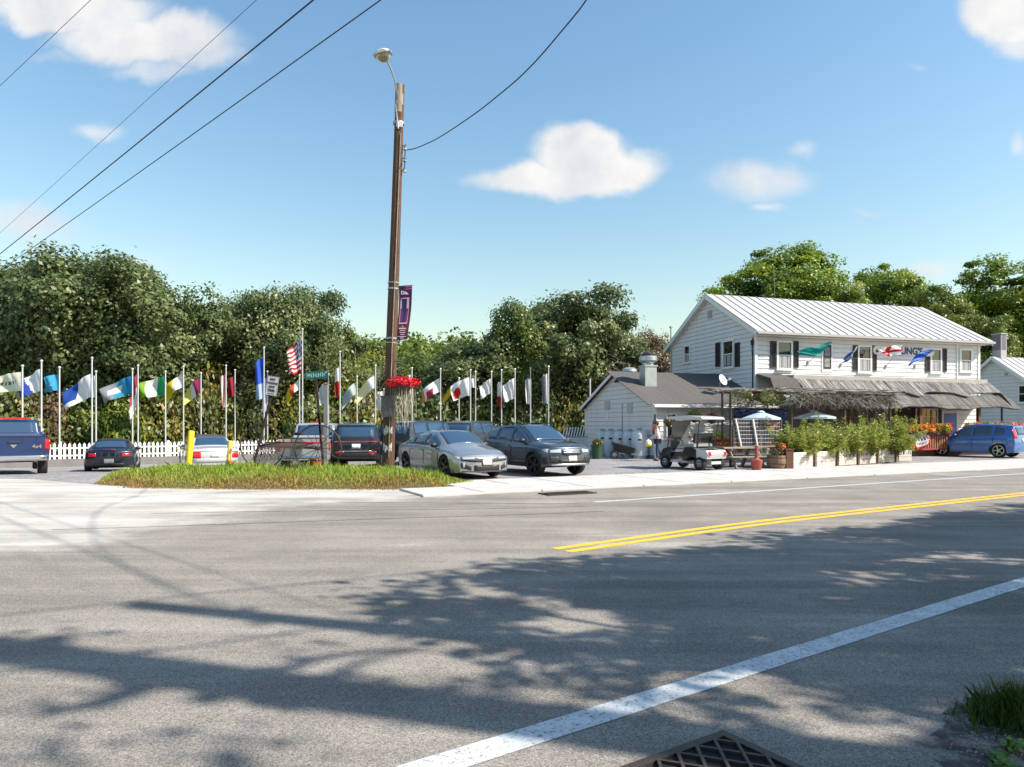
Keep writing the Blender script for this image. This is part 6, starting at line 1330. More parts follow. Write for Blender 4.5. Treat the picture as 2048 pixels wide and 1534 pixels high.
# left entry hood with its sign panel
a = F1.hit(1513, 755, y=-1.4); c = F1.hit(1568, 773, y=-1.4); b = MB()
b.prism([(0, 4.25), (-1.2, 3.95), (-1.45, 3.45), (-1.38, 3.40), (-1.1, 3.75), (0, 4.1)], .02, 1.52, 'yz'); b.build('hood_shingles', M_shing, pc_)
b = MB(); b.prism([(-1.0, 4.0), (-1.5, 3.4), (-2.0, 2.6), (-1.0, 2.6)], 1.53, 1.68, 'yz'); b.build('hood_side', M_shing, pc_)
b = MB(); b.box((.78, -1.28, 3.1), (1.42, .06, .66)); b.build('sign_panel', mat('panel_grey', (.52, .52, .50), .7), pc_); b = MB(); b.box((.78, -1.33, 3.46), (1.5, .12, .09)); b.box((.06, -1.33, 3.0), (.08, .12, .84)); b.build('panel_frame', M_trim, pc_)
b = MB()
for k in range(6): b.prism([(.72+k*.095, 2.86), (.80+k*.095, 2.86), (.76+k*.095, 3.0)], -1.33, -1.31)
b.build('panel_letters', M_blk, pc_)
# flags on short angled staffs on the upper wall
def staff_flag(desc, px0, py0, px1_, py1_, pts, pat, y0=-.06, y1=-1.3):
    a = F1.hit(px0, py0, y=y0); c = F1.hit(px1_, py1_, y=y1); st = thing('flag_staff', 'thin angled wall staff holding the '+desc, 'flagstaff', F1.o, AL, 'flag staffs on the upper wall'); b = MB(); b.tube([a, c], .014, 6); b.build('staff', M_weath, st); b = MB(); b.box(a, (.09, .07, .20)); b.build('bracket', mat('vent_grey', ()), st)
    top = [F1.hit(x_, y_, y=yy_) for (x_, y_, yy_) in pts[0]]; bot = [F1.hit(x_, y_, y=yy_) for (x_, y_, yy_) in pts[1]]; n = 26; P = []
    def at_(L_, s): q = s*(len(L_)-1); i_ = min(int(q), len(L_)-2); return L_[i_].lerp(L_[i_+1], q-i_)
    for i_ in range(n):
        s = i_/(n-1); A_, B_ = at_(top, s), at_(bot, s); P.append([tuple(A_.lerp(B_, j/12)+Vector((0, .07*math.sin(s*8+j*.55), 0))) for j in range(13)])
    o = colgrid('flag', P, pat, None, M_flag, desc, 'flag', 'flags on the house wall'); o.location = F1.o; o.rotation_euler = (0, 0, AL)
staff_flag('teal flag folded over its staff', 1616, 726, 1663, 682, [[(1662, 682, -1.3), (1636, 694, -1.1), (1612, 696, -1.0), (1596, 703, -.95)], [(1664, 686, -1.25), (1642, 707, -1.0), (1626, 713, -.9), (1597, 709, -.9)]], lambda s, t: te if s < .9 else L('#0d7f7c'), y1=-1.35)
staff_flag('dark blue flag with a black and white top', 1682, 730, 1717, 690, [[(1716, 690, -1.3), (1706, 700, -1.2), (1694, 708, -1.1), (1688, 718, -1.0)], [(1714, 697, -1.25), (1705, 712, -1.1), (1696, 722, -1.0), (1686, 727, -.95)]], lambda s, t: (w_ if int(t*4) % 2 else k0_) if s < .35 else L('#3a5a98'))
staff_flag('white flag with a red cross', 1772, 733, 1806, 690, [[(1806, 690, -1.35), (1788, 691, -1.2), (1775, 694, -1.1), (1760, 698, -1.0)], [(1800, 709, -1.3), (1785, 711, -1.15), (1775, 713, -1.1), (1765, 712, -1.0)]], lambda s, t: r0_ if (.52 < s < .74 or .40 < t < .66) else w_)
staff_flag('royal blue flag slanting down to the left', 1830, 733, 1866, 699, [[(1868, 698, -1.35), (1848, 702, -1.2), (1830, 710, -1.1), (1817, 733, -1.0)], [(1866, 703, -1.3), (1852, 713, -1.15), (1838, 720, -1.1), (1819, 730, -1.0)]], lambda s, t: L('#2a55c8') if int(s*9+t*3) % 4 else L('#88b0ec'))
# neighbour house
F2 = Frame(36.7, 48); n2 = thing('neighbour_house', 'pale one storey house with a brick chimney at the right picture edge', 'house', F2.o, AL); D2h, E2, R2 = 7.6, 3.8, 6.55
b = MB(); b.prism([(0, -.3), (D2h, -.3), (D2h, E2), (D2h/2, R2), (0, E2)], 0, 14, 'yz'); b.build('wall', M_she, n2); s2 = (R2-E2)/(D2h/2)
siding(n2, 0, D2h, -math.pi/2, D2h, .2, R2, hh=.26, clip=lambda z: (max(0, (z-E2)/s2), D2h-max(0, (z-E2)/s2)))
seam_roof(n2, 14.6, -.5, E2-.5*s2+.06, D2h/2, R2+.06, 24, -.35); b = MB(); b.beam((7, D2h/2, R2+.02), (7, D2h+.5, E2-.5*s2+.02), 14.6, .05); b.build('rear_roof', M_roof, n2)
b = MB(); b.beam((-.33, -.5, E2-.5*s2-.02), (-.33, D2h/2, R2-.02), .05, .22); b.build('rake_board', M_trim, n2); b = MB(); b.beam((-.33, D2h/2, R2-.02), (-.33, D2h+.5, E2-.5*s2-.02), .05, .22); b.build('rake_board', M_trim, n2)
q = F2.hit(2037, 770, x=0); r = F2.hit(2056, 806, x=0); window(n2, Vector((-.03, (q.y+r.y)/2, (q.z+r.z)/2)), abs(q.y-r.y), q.z-r.z, -math.pi/2, curtain=False)
q = F2.hit(2013, 749, x=0); b = MB(); b.box((-.05, q.y, q.z), (.05, .22, .16)); b.build('gable_vent', mat('vent_grey', ()), n2)
M_brk = mat('brick_grey', (.22, .20, .22), .9, var=.3, vs=9); ch = None
b = MB(); b.box((.62, D2h/2+.1, R2+.75), (.56, .66, 2.0)); ch = b.build('chimney', mat('mortar', (.4, .38, .38), .9), n2); brk = {}
for rr in range(13):
    for cc in range(3):
        for side in range(2):
            key = side; 
            if key not in brk: b = MB(); b.box((0, 0, 0), (.012, .20, .075) if side == 0 else (.20, .012, .075)); me = bpy.data.meshes.new('brick'); me.from_pydata(b.v, [], b.f); bm_fix(me); me.materials.append(M_brk); brk[key] = me
            of = (.10 if rr % 2 else 0); z = R2+.62+rr*.088
            if side == 0: link('brick', brk[0], ch, (.62-.286, D2h/2+.1-.20+cc*.22+of*.4-.03, z))
            elif cc < 2: link('brick', brk[1], ch, (.62-.12+cc*.22+of*.3, D2h/2+.1-.336, z))
b = MB(); b.box((.62, D2h/2+.1, R2+1.78), (.66, .76, .08)); b.build('chimney_cap', M_grey, n2)
# white shed
FS = Frame(6.79, 33); sh_ = thing('white_shed', 'low white clapboard kitchen annexe with a dark shingle roof', 'shed', FS.o, AL); Ds, Es, Rs, Ls = 8.4, 2.62, 4.33, 6.3; ss = (Rs-Es)/(Ds/2)
b = MB(); b.prism([(0, -.2), (Ds, -.2), (Ds, Es), (Ds/2, Rs), (0, Es)], 0, Ls, 'yz'); b.build('wall', M_she, sh_)
siding(sh_, 0, Ds, -math.pi/2, Ds, .15, Rs, clip=lambda z: (max(0, (z-Es)/ss), Ds-max(0, (z-Es)/ss))); siding(sh_, 0, 0, 0, Ls, .15, Es)
for y in (0, Ds): b = MB(); b.box((-.02, y, 1.25), (.10, .12, 2.6)); b.build('corner_board', M_trim, sh_)
sl_ = math.hypot(Ds/2+.35, Rs-Es+.35*ss); an = math.atan(ss); nr = 13; rowl = sl_/nr
b = MB(); b.box((Ls/2, rowl/2, .015), (Ls+.6, rowl+.03, .022), Matrix.Rotation(.05, 3, 'X')); me = bpy.data.meshes.new('shingle_course'); me.from_pydata(b.v, [], b.f); bm_fix(me); me.materials.append(M_shing)
for k in range(nr):
    o = link('shingle_course', me, sh_, (-.3+.3*0, -.35+k*rowl*math.cos(an), Es-.35*ss+.06+k*rowl*math.sin(an))); o.rotation_euler = (an, 0, 0)
    o = link('shingle_course', me, sh_, (Ls, Ds+.35-k*rowl*math.cos(an), Es-.35*ss+.06+k*rowl*math.sin(an))); o.rotation_euler = (an, 0, math.pi)
b = MB(); b.beam((-.30, -.36, Es-.36*ss+.0), (-.30, Ds/2, Rs), .05, .15); b.build('rake_board', M_trim, sh_); b = MB(); b.beam((-.30, Ds/2, Rs), (-.30, Ds+.36, Es-.36*ss), .05, .15); b.build('rake_board', M_trim, sh_)
b = MB(); b.box((Ls/2, -.37, Es-.12), (Ls+.55, .06, .14)); b.build('fascia', M_trim, sh_)
for (px, y0_, y1_, n_) in ((1216, 802, 819, 0), (1261, 806, 826, 0)):
    q = FS.hit(px-5, y0_, x=0); r = FS.hit(px+5, y1_, x=0); b = MB(); b.box((-.05, (q.y+r.y)/2, (q.z+r.z)/2), (.05, abs(q.y-r.y), q.z-r.z))
    for k in range(5): b.box((-.085, (q.y+r.y)/2, r.z+.05+k*(q.z-r.z)/5.2), (.03, abs(q.y-r.y)*.9, .03))
    b.build('louvre_vent', mat('louvre', (.5, .5, .52), .6), sh_)
q = FS.hit(1216, 832, x=0); b = MB(); b.box((-.045, q.y, q.z), (.03, .22, .42)); b.build('hatch', M_trim, sh_)
q = FS.hit(1246, 800, x=0); b = MB(); b.box((-.045, q.y, 1.75), (.03, .045, 1.9)); b.build('conduit', mat('vent_grey', ()), sh_)
q = FS.hit(1238, 763, x=0); b = MB(); b.box((-.08, q.y, q.z+.1), (.12, .16, .12)); b.ball((-.16, q.y+.12, q.z), .075, 4); b.ball((-.16, q.y-.12, q.z), .075, 4); b.build('flood_lamp', M_blk, sh_)
# exhaust fan on a steel curb, and a mushroom vent behind
M_stl = mat('brushed_steel', (.52, .56, .56), .38, .75, var=.2, vs=3)
q = FS.hit(1301, 785, y=2.05); fnx = q.x+.02; zr = Es+2.05*ss
ef = thing('exhaust_fan', 'steel kitchen exhaust box with a domed fan on the shed roof', 'exhaust fan', FS.o+FS.u*fnx+FS.v*2.35, AL); w = .64
b = MB(); b.box((0, 0, Es+2.35*ss+.35), (w, w, 1.25)); b.build('duct', M_stl, ef); b = MB(); b.box((0, 0, Es+2.35*ss+1.0), (w+.08, w+.08, .07)); b.build('curb', M_stl, ef)
b = MB(); zt = Es+2.35*ss+1.03; b.lathe([(.30, zt), (.30, zt+.12), (.44, zt+.20), (.47, zt+.24), (.47, zt+.42), (.42, zt+.47), (.34, zt+.48)], 20); b.build('fan_dome', M_stl, ef, smooth=30); b = MB(); b.lathe([(.33, zt+.48), (.34, zt+.56), (.22, zt+.66), (.001, zt+.68)], 18); b.build('motor_cap', M_blk, ef, smooth=30)
mv = thing('mushroom_vent', 'low round white mushroom vent left of the steel exhaust fan', 'roof vent', FS.o+FS.u*.95+FS.v*(Ds/2+.5), AL); b = MB(); z0_ = Rs-.2; b.lathe([(.22, z0_), (.22, z0_+.28), (.42, z0_+.34), (.40, z0_+.46), (.24, z0_+.56), (.001, z0_+.60)], 18); b.build('cap', M_grey, mv, smooth=30)
# satellite dish
q = FS.hit(1444, 786, y=1.0); ds = thing('satellite_dish', 'round white satellite dish on a tripod at the shed roof edge', 'satellite dish', FS.o+FS.u*(q.x-.1)+FS.v*1.0, AL); zb2 = Es+1.0*ss; cz = H(763, 35.8)
Md = Matrix.Translation((0, -.1, cz)) @ Matrix.Rotation(rad(22), 4, 'Z') @ Matrix.Rotation(rad(68), 4, 'X'); b = MB(Md); pr = [(.29*k/6, .10*(k/6)**2) for k in range(7)]; pr[0] = (.001, 0); b.lathe(pr+[(.295, .112), (.28, .09), (.001, -.02)], 22); b.build('reflector', M_trim, ds, smooth=30)
b = MB(); b.tube([(0, .02, cz), (0, .05, zb2)], .025); b.tube([(0, .03, cz-.25), (.22, .2, zb2)], .015); b.tube([(0, .03, cz-.25), (-.22, .2, zb2)], .015); b.tube([Md @ Vector((0, -.28, .05)), Md @ Vector((.05, -.1, .42))], .012); b.box(Md @ Vector((.05, -.1, .44)), (.09, .09, .09)); b.tube([Md @ Vector((.28, 0, .1)), Md @ Vector((.48, -.0, .12))], .012); b.ball(Md @ Vector((.50, 0, .12)), .06, 4); b.build('mount', M_grey, ds)
# propane tanks along the shady gable
M_tank = mat('tank_white', (.66, .68, .70), .45, var=.1, vs=3)
for k, (px, lb) in enumerate(((1205, 'leftmost of the white propane tanks, nearest the crossover'), (1221, 'second white propane tank, behind the black cart'), (1240, 'third white propane tank, above the black cart body'), (1260, 'fourth white propane tank, beside the big end tank'), (1279, 'big rightmost white propane tank by the walking person'))):
    q = FS.hit(px, 880, x=-.52); p = FS.o+FS.u*(-.52)+FS.v*q.y; t_ = thing('propane_tank', lb, 'gas tank', (p.x, p.y, 0), 0, 'propane tanks by the shed'); h0 = 1.28 if k != 4 else 1.34; r0 = .34 if k != 4 else .38
    b = MB(); b.lathe([(r0*.8, 0), (r0*.8, .08), (r0, .14), (r0, h0-.22), (r0*.93, h0-.10), (r0*.7, h0-.02), (.001, h0+.02)], 22); b.build('shell', M_tank, t_, smooth=50)
    b = MB(); b.lathe([(.12, h0-.01), (.12, h0+.12), (.10, h0+.12)], 12); b.box((0, 0, h0+.06), (.08, .08, .12)); b.build('valve_collar', mat('vent_grey', ()), t_)
    b = MB(); b.box((-.05-.0, -r0*.985, .9), (.16, .02, .09)); b.build('warning_label', M_blk, t_)
# black tipping garden cart
q = Vector((X(1245, 33.2), 33.2, 0)); gc = thing('garden_cart', 'black tipped up garden cart in front of the propane tanks', 'garden cart', q, rad(-8)); Mt = Matrix.Translation((0, 0, .32)) @ Matrix.Rotation(rad(14), 4, 'Y')
b = MB(Mt); vs = [(-.62, -.35, .34), (.55, -.35, .30), (.38, -.24, -.05), (-.38, -.24, -.10), (-.62, .35, .34), (.55, .35, .30), (.38, .24, -.05), (-.38, .24, -.10)]; b.add(vs, [(0, 1, 2, 3), (7, 6, 5, 4), (0, 3, 7, 4), (1, 5, 6, 2), (3, 2, 6, 7)]); o = b.build('tub', M_blk, gc); md = o.modifiers.new('t', 'SOLIDIFY'); md.thickness = .025
b = MB(); b.beam((-.35, -.25, .28), (.7, -.2, .22), .04); b.beam((-.35, .25, .28), (.7, .2, .22), .04); b.build('frame', M_grey, gc)
t_, m_, k_w = wheel_meshes(.20, .08, .13, M_alloy, 5, 's')
for s_ in (1, -1): o = link('wheel', t_, gc, (-.38, s_*.36, .20)); link('rim', m_, o)
# things along the sunny shed front
def hang(label, px, py, y, r3, cols, n=300, size=.08, pot=True, cat='hanging basket', name='hanging_basket'):
    q = FS.hit(px, py, y=y); r = thing(name, label, cat, FS.o+FS.u*q.x+FS.v*y+Vector((0, 0, q.z)), AL, 'plants at the shed front'); bunch('foliage', n, (0, 0, 0), r3, size, cols, r)
    if pot: b = MB(); b.lathe([(.05, -.30), (.15, -.16), (.17, -.06)], 12); b.build('basket', mat('basket_coir', ()), r); b = MB(); b.tube([(0, 0, 0), (0, .1, .55)], .008, 4); b.build('hanger', M_wirem, r)
OR = [L('#d8661a'), L('#e88a28'), L('#b84a14'), L('#8a8a28')]; GR = [L('#5a7a28'), L('#789a38'), L('#3c5a1c')]; RD = [L('#9a5a48'), L('#b87858'), L('#6c5a3c')]; LI = [L('#a8d828'), L('#88c020'), L('#c8e850')]
hang('orange flower basket hiding the face of the walking person', 1312, 857, -.55, (.20, .18, .16), OR, 260)
hang('brown clay pot plant hanging under the shed eave', 1337, 842, -.5, (.26, .2, .18), RD+GR, 260)
hang('leafy green hanging plant under the middle of the eave', 1388, 832, -.5, (.42, .25, .32), GR, 420)
hang('wide trough of orange marigolds above the golf cart', 1361, 862, -.45, (.40, .18, .20), OR+[L('#e8b830')], 420, pot=False, cat='flower trough', name='flower_trough')
hang('reddish dry basket on the shed wall right of the eave', 1424, 835, -.4, (.32, .2, .28), RD, 380)
hang('lime green plant on the shelf behind the golf cart', 1440, 868, -1.2, (.30, .2, .14), LI, 260, pot=False, cat='potted plant', name='potted_plant')
hang('orange marigolds low behind the picnic table', 1448, 890, -3.0, (.5, .2, .18), OR, 320, pot=False, cat='potted plant', name='potted_plant')
q = FS.hit(1361, 871, y=-.5); r = thing('wall_shelf', 'red wall shelf carrying the orange marigold trough', 'shelf', FS.o, AL); b = MB(); b.box((q.x, -.42, q.z-.05), (.95, .34, .12)); b.build('shelf', mat('shelf_red', (.45, .04, .02), .5), r)
q = FS.hit(1342, 836, y=-.04); r = None; window(sh_, Vector((q.x, -.04, 1.55)), .55, 1.2, 0, curtain=False, fw=.06)
q = FS.hit(1310, 850, y=-.25); r = thing('bottle_sign', 'black bottle shaped sign fixed to the shed corner', 'sign', FS.o, AL); b = MB(); zc = q.z; b.prism([(q.x-.12, zc-.45), (q.x+.12, zc-.45), (q.x+.12, zc+.12), (q.x+.04, zc+.28), (q.x+.04, zc+.50), (q.x-.04, zc+.50), (q.x-.04, zc+.28), (q.x-.12, zc+.12)], -.27, -.23); b.build('panel', M_blk, r)
b = MB()
for k in range(4): b.box((q.x, -.275, zc-.3+k*.11), (.14, .006, .03))
b.build('print', M_plate, r)
r = thing('red_counter', 'low counter with a red top on the patio behind the golf cart', 'counter', FS.o, AL); q = FS.hit(1446, 876, y=-1.6); b = MB(); b.box((q.x, -1.6, q.z), (1.1, .4, .14)); b.build('top', mat('counter_red', (.50, .10, .05), .6), r); b = MB(); b.box((q.x, -1.6, q.z/2-.03), (1.0, .34, q.z-.1)); b.build('base', M_deck, r)

# ------------------------------------------------------------------ patio in front of the house
A = Vector((9.95, 25.1, 0)); B = Vector((16.4, 30.0, 0)); wd = (B-A).normalized(); wn = Vector((-wd.y, wd.x, 0)); wl_ = (B-A).length
pw = thing('planter_wall', 'low whitewashed timber planter wall with dark posts along the patio', 'planter', A, math.atan2(wd.y, wd.x)); M_pw = mat('whitewash', (.66, .62, .57), .85, var=.35, vs=4, bump=.4, bs=20, stretch=(.5, 4, 4), col2=(.40, .35, .30)); bl = wl_/5
for k in range(5):
    for j in range(3): b = MB(); b.box((k*bl+bl/2, 0, .12+j*.195), (bl-.14, .05, .185)); b.build('plank', M_pw, pw)
for k in range(6): b = MB(); b.box((k*bl, -.02, .36), (.13, .14, .74)); b.build('post', M_deck if k < 1 else mat('post_brown', (.13, .085, .055), .8, var=.3), pw)
b = MB(); b.box((wl_/2, .35, .28), (wl_-.1, .62, .5)); b.build('soil', mat('soil', (.05, .035, .025), .95), pw)
WC = [(.10, .14, .03), (.20, .25, .05), (.28, .30, .06)]
LM['willow'] = leafmat('leaf_willow', (.14, .19, .03), (.46, .50, .10), (.60, .50, .16), .4)
for q, (px, Z, yt, hw, lb) in enumerate(((1597, 26.2, 832, 42, 'leftmost pale green willowy shrub, beside the barrel'), (1645, 27.0, 850, 36, 'low willowy shrub drooping over the second panel of the planter wall'), (1692, 27.8, 842, 40, 'willowy shrub over the middle of the planter wall'), (1738, 28.8, 832, 40, 'tall willowy shrub over the fourth planter panel'), (1780, 29.8, 826, 36, 'darkest willowy shrub at the right end of the planter wall'), (1668, 28.4, 838, 34, 'willowy shrub half hidden behind the middle ones'))):
    me, tm, ht, hr = VAR['wxy'[q % 3]]; top = H(yt+7, Z); r = thing('shrub', lb, 'shrub', (X(px, Z), Z, .35), R.uniform(0, 6), 'shrubs behind the planter wall'); s_ = hw*1.15*Z/1400/hr; r.scale = (s_, s_*.8, (top-.35)/ht); o = link('foliage', me, r); o.material_slots[0].link = 'OBJECT'; o.material_slots[0].material = LM['willow']; link('stem', tm, r)
r = thing('timber_edge', 'short whitewashed timber corner piece right of the planter wall', 'planter', (16.9, 30.6, 0), AL)
for j in range(3): b = MB(); b.box((.35, 0, .12+j*.195), (.7, .05, .185)); b.build('plank', M_pw, r)
# pergola with reed and net roof
pg = thing('pergola', 'rustic pergola roofed with grey reeds and netting over the patio', 'pergola', F1.o, AL)
c4 = [F1.hit(1421, 796, y=-3.2), F1.hit(1470, 786, y=-7.6)]
pts4 = [(-.6, -6.6), (9.0, -6.0), (9.0, -1.9), (-3.6, -3.0)]
def pz(x, y): return 2.93+.045*(y+7)*1.2+.05*math.sin(x*1.3)*math.sin(y*2)
b = MB()
for (x, y) in ((-2.9, -6.4), (-.3, -6.5), (2.3, -6.3), (-4.2, -3.4), (1.0, -2.8), (4.6, -2.6)): b = MB(); b.tube([(x, y, 0), (x, y, pz(x, y))], .055, 8); b.build('post', mat('pergola_post', (.09, .07, .055), .8, var=.4), pg)
for (a_, e_) in (((-3.2, -6.5), (2.5, -6.3)), ((-4.4, -3.2), (4.8, -2.6)), ((-3.8, -4.8), (3.6, -4.5))): b = MB(); b.beam((a_[0], a_[1], pz(*a_)-.06), (e_[0], e_[1], pz(*e_)-.06), .08, .10); b.build('beam', MATS['pergola_post'], pg)
g = np.random.default_rng(5); V = []; F = []; Cc = []
def strand(p, q, w, col):
    d = np.array(q)-np.array(p); s = np.cross(d, g.normal(size=3)); s = s/np.linalg.norm(s)*w; o = len(V); V.extend([p-s, p+s, q+s, q-s]); F.append((o, o+1, o+2, o+3)); Cc.append(np.array(col)*g.uniform(.6, 1.2))
TW = [(.30, .275, .25), (.19, .17, .15), (.42, .39, .36), (.11, .095, .08)]
for _ in range(5200):
    y = g.uniform(-6.7, -1.9); x = g.uniform(-3.3-(y+6.6)*.3, 2.2+(y+6.6)*.6); ln = g.uniform(.4, 1.5); a_ = g.normal(0, .22); p = np.array([x, y, pz(x, y)+g.uniform(0, .10)]); q = p+np.array([ln*math.cos(a_), ln*math.sin(a_), g.normal(0, .04)]); q[0] = min(q[0], 2.5+(y+6.6)*.6); strand(p, q, g.uniform(.006, .014), TW[g.integers(0, 4)])
for _ in range(1500):                                   # fringe and net hanging along the front
    x = g.uniform(-3.3, 2.4); y = -6.6+x*.03+g.normal(0, .05); z = pz(x, y); p = np.array([x, y, z-g.uniform(0, .35)]); q = p+np.array([g.normal(.15, .35), g.normal(0, .05), -g.uniform(.05, .45)]); strand(p, q, .006, TW[g.integers(0, 4)])
for k in range(46):                                     # netting curtain sweeping down on the right half
    x0_ = .1+k*.05
    for j in range(6): z0_ = 2.75-j*.26; p = np.array([x0_+j*.13, -5.9, z0_]); q = p+np.array([.13, 0, -.26]); strand(p, q, .010, (.06, .055, .05))
    if k % 3 == 0:
        for j in range(8): p = np.array([x0_, -5.9, 2.75-j*.2]); q = p+np.array([.42, 0, -.02]); strand(p, q, .006, (.16, .14, .12))
o = link('reed_and_net', np_mesh('reed_and_net', np.array(V), np.array(F), [mat('reed', attr='Col')], colattr=np.array(Cc)), pg); o['kind'] = 'stuff'
cs = np.column_stack([g.uniform(-4.3, -2.0, 60), g.uniform(-6.8, -3.6, 60), np.zeros(60)]); cs[:, 2] = [pz(x, y)-.05-g.uniform(0, .45) for x, y, _ in cs]
Vq, Fq, T = clumpcloud(g, cs, g.uniform(.15, .32, 60), 42, .075); link('vine', np_mesh('vine', Vq, Fq, [LM['olive']], faceattr=T), pg)
pm = thing('string_light_post', 'slim dark steel post standing at the left corner of the patio', 'post', (X(1461, 26.6), 26.6, 0)); b = MB(); b.tube([(0, 0, 0), (0, 0, H(783, 26.6))], .05, 10); b.build('post', mat('post_black', (.03, .025, .022), .6), pm)
# umbrellas
def umbrella(label, px, Z, ytop, hw):
    x0 = X(px, Z); r = thing('patio_umbrella', label, 'umbrella', (x0, Z, 0), .2, 'blue patio umbrellas'); zt = H(ytop, Z); w = hw*Z/1400; n = 8; b = MB(); b.tube([(0, 0, 0), (0, 0, zt)], .022, 8); b.build('pole', M_weath, r)
    vs = [(0, 0, zt)]; fs = []
    for k in range(n*2):
        a = math.pi*k/n; rr = w*(1 if k % 2 == 0 else .95); vs.append((rr*.5*math.cos(a), rr*.5*math.sin(a), zt-.13)); vs.append((rr*math.cos(a), rr*math.sin(a), zt-.26)); vs.append((rr*1.0*math.cos(a), rr*1.0*math.sin(a), zt-.34))
    for k in range(n*2): i_, j = 1+3*k, 1+3*((k+1) % (2*n)); fs += [(0, i_, j), (i_, i_+1, j+1, j), (i_+1, i_+2, j+2, j+1)]
    b = MB(); b.add(vs, fs); o = b.build('canopy', mat('canvas_blue', (.52, .63, .71), .8, trans=.25), r); b = MB()
    for k in range(n): a = 2*math.pi*k/n; b.tube([(0, 0, zt-.04), (w*.97*math.cos(a), w*.97*math.sin(a), zt-.28)], .008, 4)
    b.build('ribs', M_weath, r); b = MB(); b.lathe([(.16, zt-.03), (.12, zt+.01), (.03, zt+.04)], 8); b.build('top_cap', MATS['canvas_blue'], r)
umbrella('pale blue patio umbrella above the wire trellis cage', 1522, 28.2, 823, 38); umbrella('pale blue patio umbrella behind the willowy shrubs', 1629, 30.0, 822, 40)
# wire trellis panels around the seating
Z0 = 27.2; a = Vector((X(1467, Z0), Z0, 0)); c = Vector((X(1562, 27.9), 27.9, 0)); dd_ = (c-a); ln = dd_.length
tr = thing('wire_trellis', 'tall wire mesh trellis with leaning white poles round the patio seats', 'trellis', a, math.atan2(dd_.y, dd_.x)); z0_, z1_ = H(893, Z0), H(838, Z0); b = MB()
for k in range(31): b.box((ln*k/30, 0, (z0_+z1_)/2), (.007, .007, z1_-z0_))
b.build('vertical_wires', mat('wire_pale', (.45, .43, .40), .6), tr); b = MB()
for k in range(8): b.box((ln/2, 0, z0_+(z1_-z0_)*k/7), (ln, .016, .022))
b.build('horizontal_wires', MATS['wire_pale'], tr)
for (p0, p1) in ((1470, 1483), (1511, 1522)): b = MB(); b.beam(((X(p0, Z0)-a.x), -.06, z1_), ((X(p1, Z0)-a.x), -.06, z0_), .05); b.build('leaning_pole', M_trim, tr)
for x in (0, ln): b = MB(); b.box((x, 0, z1_/2), (.06, .06, z1_)); b.build('post', MATS['pergola_post'], tr)
r = thing('patio_back_screen', 'dark blue canvas screen at the back of the patio seats', 'screen', (X(1470, 33.6), 33.6, 0), AL); b = MB(); b.box((1.45, 0, 1.45), (3.0, .04, 1.9)); b.build('cloth', mat('navy_cloth', (.015, .03, .10), .9), r); b = MB()
for x in (0, 1.3, 2.6): b.box((x, .05, 1.1), (.05, .05, 2.2))
b.build('frame', MATS['pergola_post'], r)
for q, (px, py, lb, cols) in enumerate(((1542, 848, 'orange flowers hanging in the shade of the umbrella', OR), (1545, 888, 'red orange leaved pot plant at the trellis foot', [L('#e05020'), L('#c83818'), L('#708020')]), (1479, 889, 'small orange marigold pot beside the trellis', OR))):
    Z = 28.4; r = thing('potted_flowers', lb, 'flowers', (X(px, Z), Z, H(py, Z)), 0, 'flowers among the patio seats'); bunch('flowers', 240, (0, 0, 0), (.25, .2, .13), .07, cols, r); b = MB(); b.lathe([(.10, -.32), (.15, -.05)], 12); b.build('pot', mat('terracotta', (.28, .08, .05), .8), r)
# picnic tables
def picnic(label, x, y, rz):
    r = thing('picnic_table', label, 'picnic table', (x, y, 0), rz, 'wooden picnic tables'); m = mat('picnic_wood', (.34, .29, .24), .85, var=.4, vs=5, stretch=(.5, 5, 5))
    me = None; b = MB(); b.box((0, 0, 0), (1.85, .135, .04)); me = bpy.data.meshes.new('plank'); me.from_pydata(b.v, [], b.f); bm_fix(me); me.materials.append(m)
    for k in range(5): link('plank', me, r, (0, -.29+k*.145, .75))
    for s_ in (1, -1):
        for k in range(2): link('plank', me, r, (0, s_*(.62+k*.145), .44))
        for xx in (-.62, .62): b = MB(); b.beam((xx, s_*.22, .72), (xx, s_*.66, 0), .04, .10); b.build('leg', m, r)
    for xx in (-.62, .62): b = MB(); b.box((xx+.04, 0, .40), (.04, 1.55, .10)); b.box((xx+.04, 0, .70), (.04, .70, .08)); b.build('crossbar', m, r)
picnic('weathered picnic table between the golf cart and the red ash urn', X(1478, 26.2), 26.2, rad(20)); picnic('weathered picnic table behind the barrel planter', X(1530, 27.0), 26.8, rad(15))
# barrel, urn, post
Z = 25.0; r = thing('barrel_planter', 'half barrel planter with withered plants beside the planter wall', 'barrel', (X(1553, Z), Z, 0)); M_bar = mat('barrel_oak', (.26, .17, .11), .85, var=.45, vs=7, stretch=(3, 3, .4)); n = 16
for k in range(n):
    a = 2*math.pi*k/n; pr = [(.27, 0), (.325, .18), (.34, .32), (.32, .52)]; vs = []
    for (q, z) in pr:
        for d in (-.19, .19): vs.append((q*math.cos(a+d), q*math.sin(a+d), z))
    vs += [(v[0]*.9, v[1]*.9, v[2]) for v in vs]; b = MB(); b.add(vs, [(2*i, 2*i+1, 2*i+3, 2*i+2) for i in range(3)]+[(8+2*i, 8+2*i+2, 8+2*i+3, 8+2*i+1) for i in range(3)]+[(6, 7, 15, 14)]); b.build('stave', M_bar, r)
for z, q in ((.08, .30), (.22, .338), (.44, .334)): b = MB(); b.tube([(q*math.cos(t), q*math.sin(t), z) for t in np.linspace(0, 6.283, 25)[:-1]], .012, 4, True); b.build('hoop', M_rst, r)
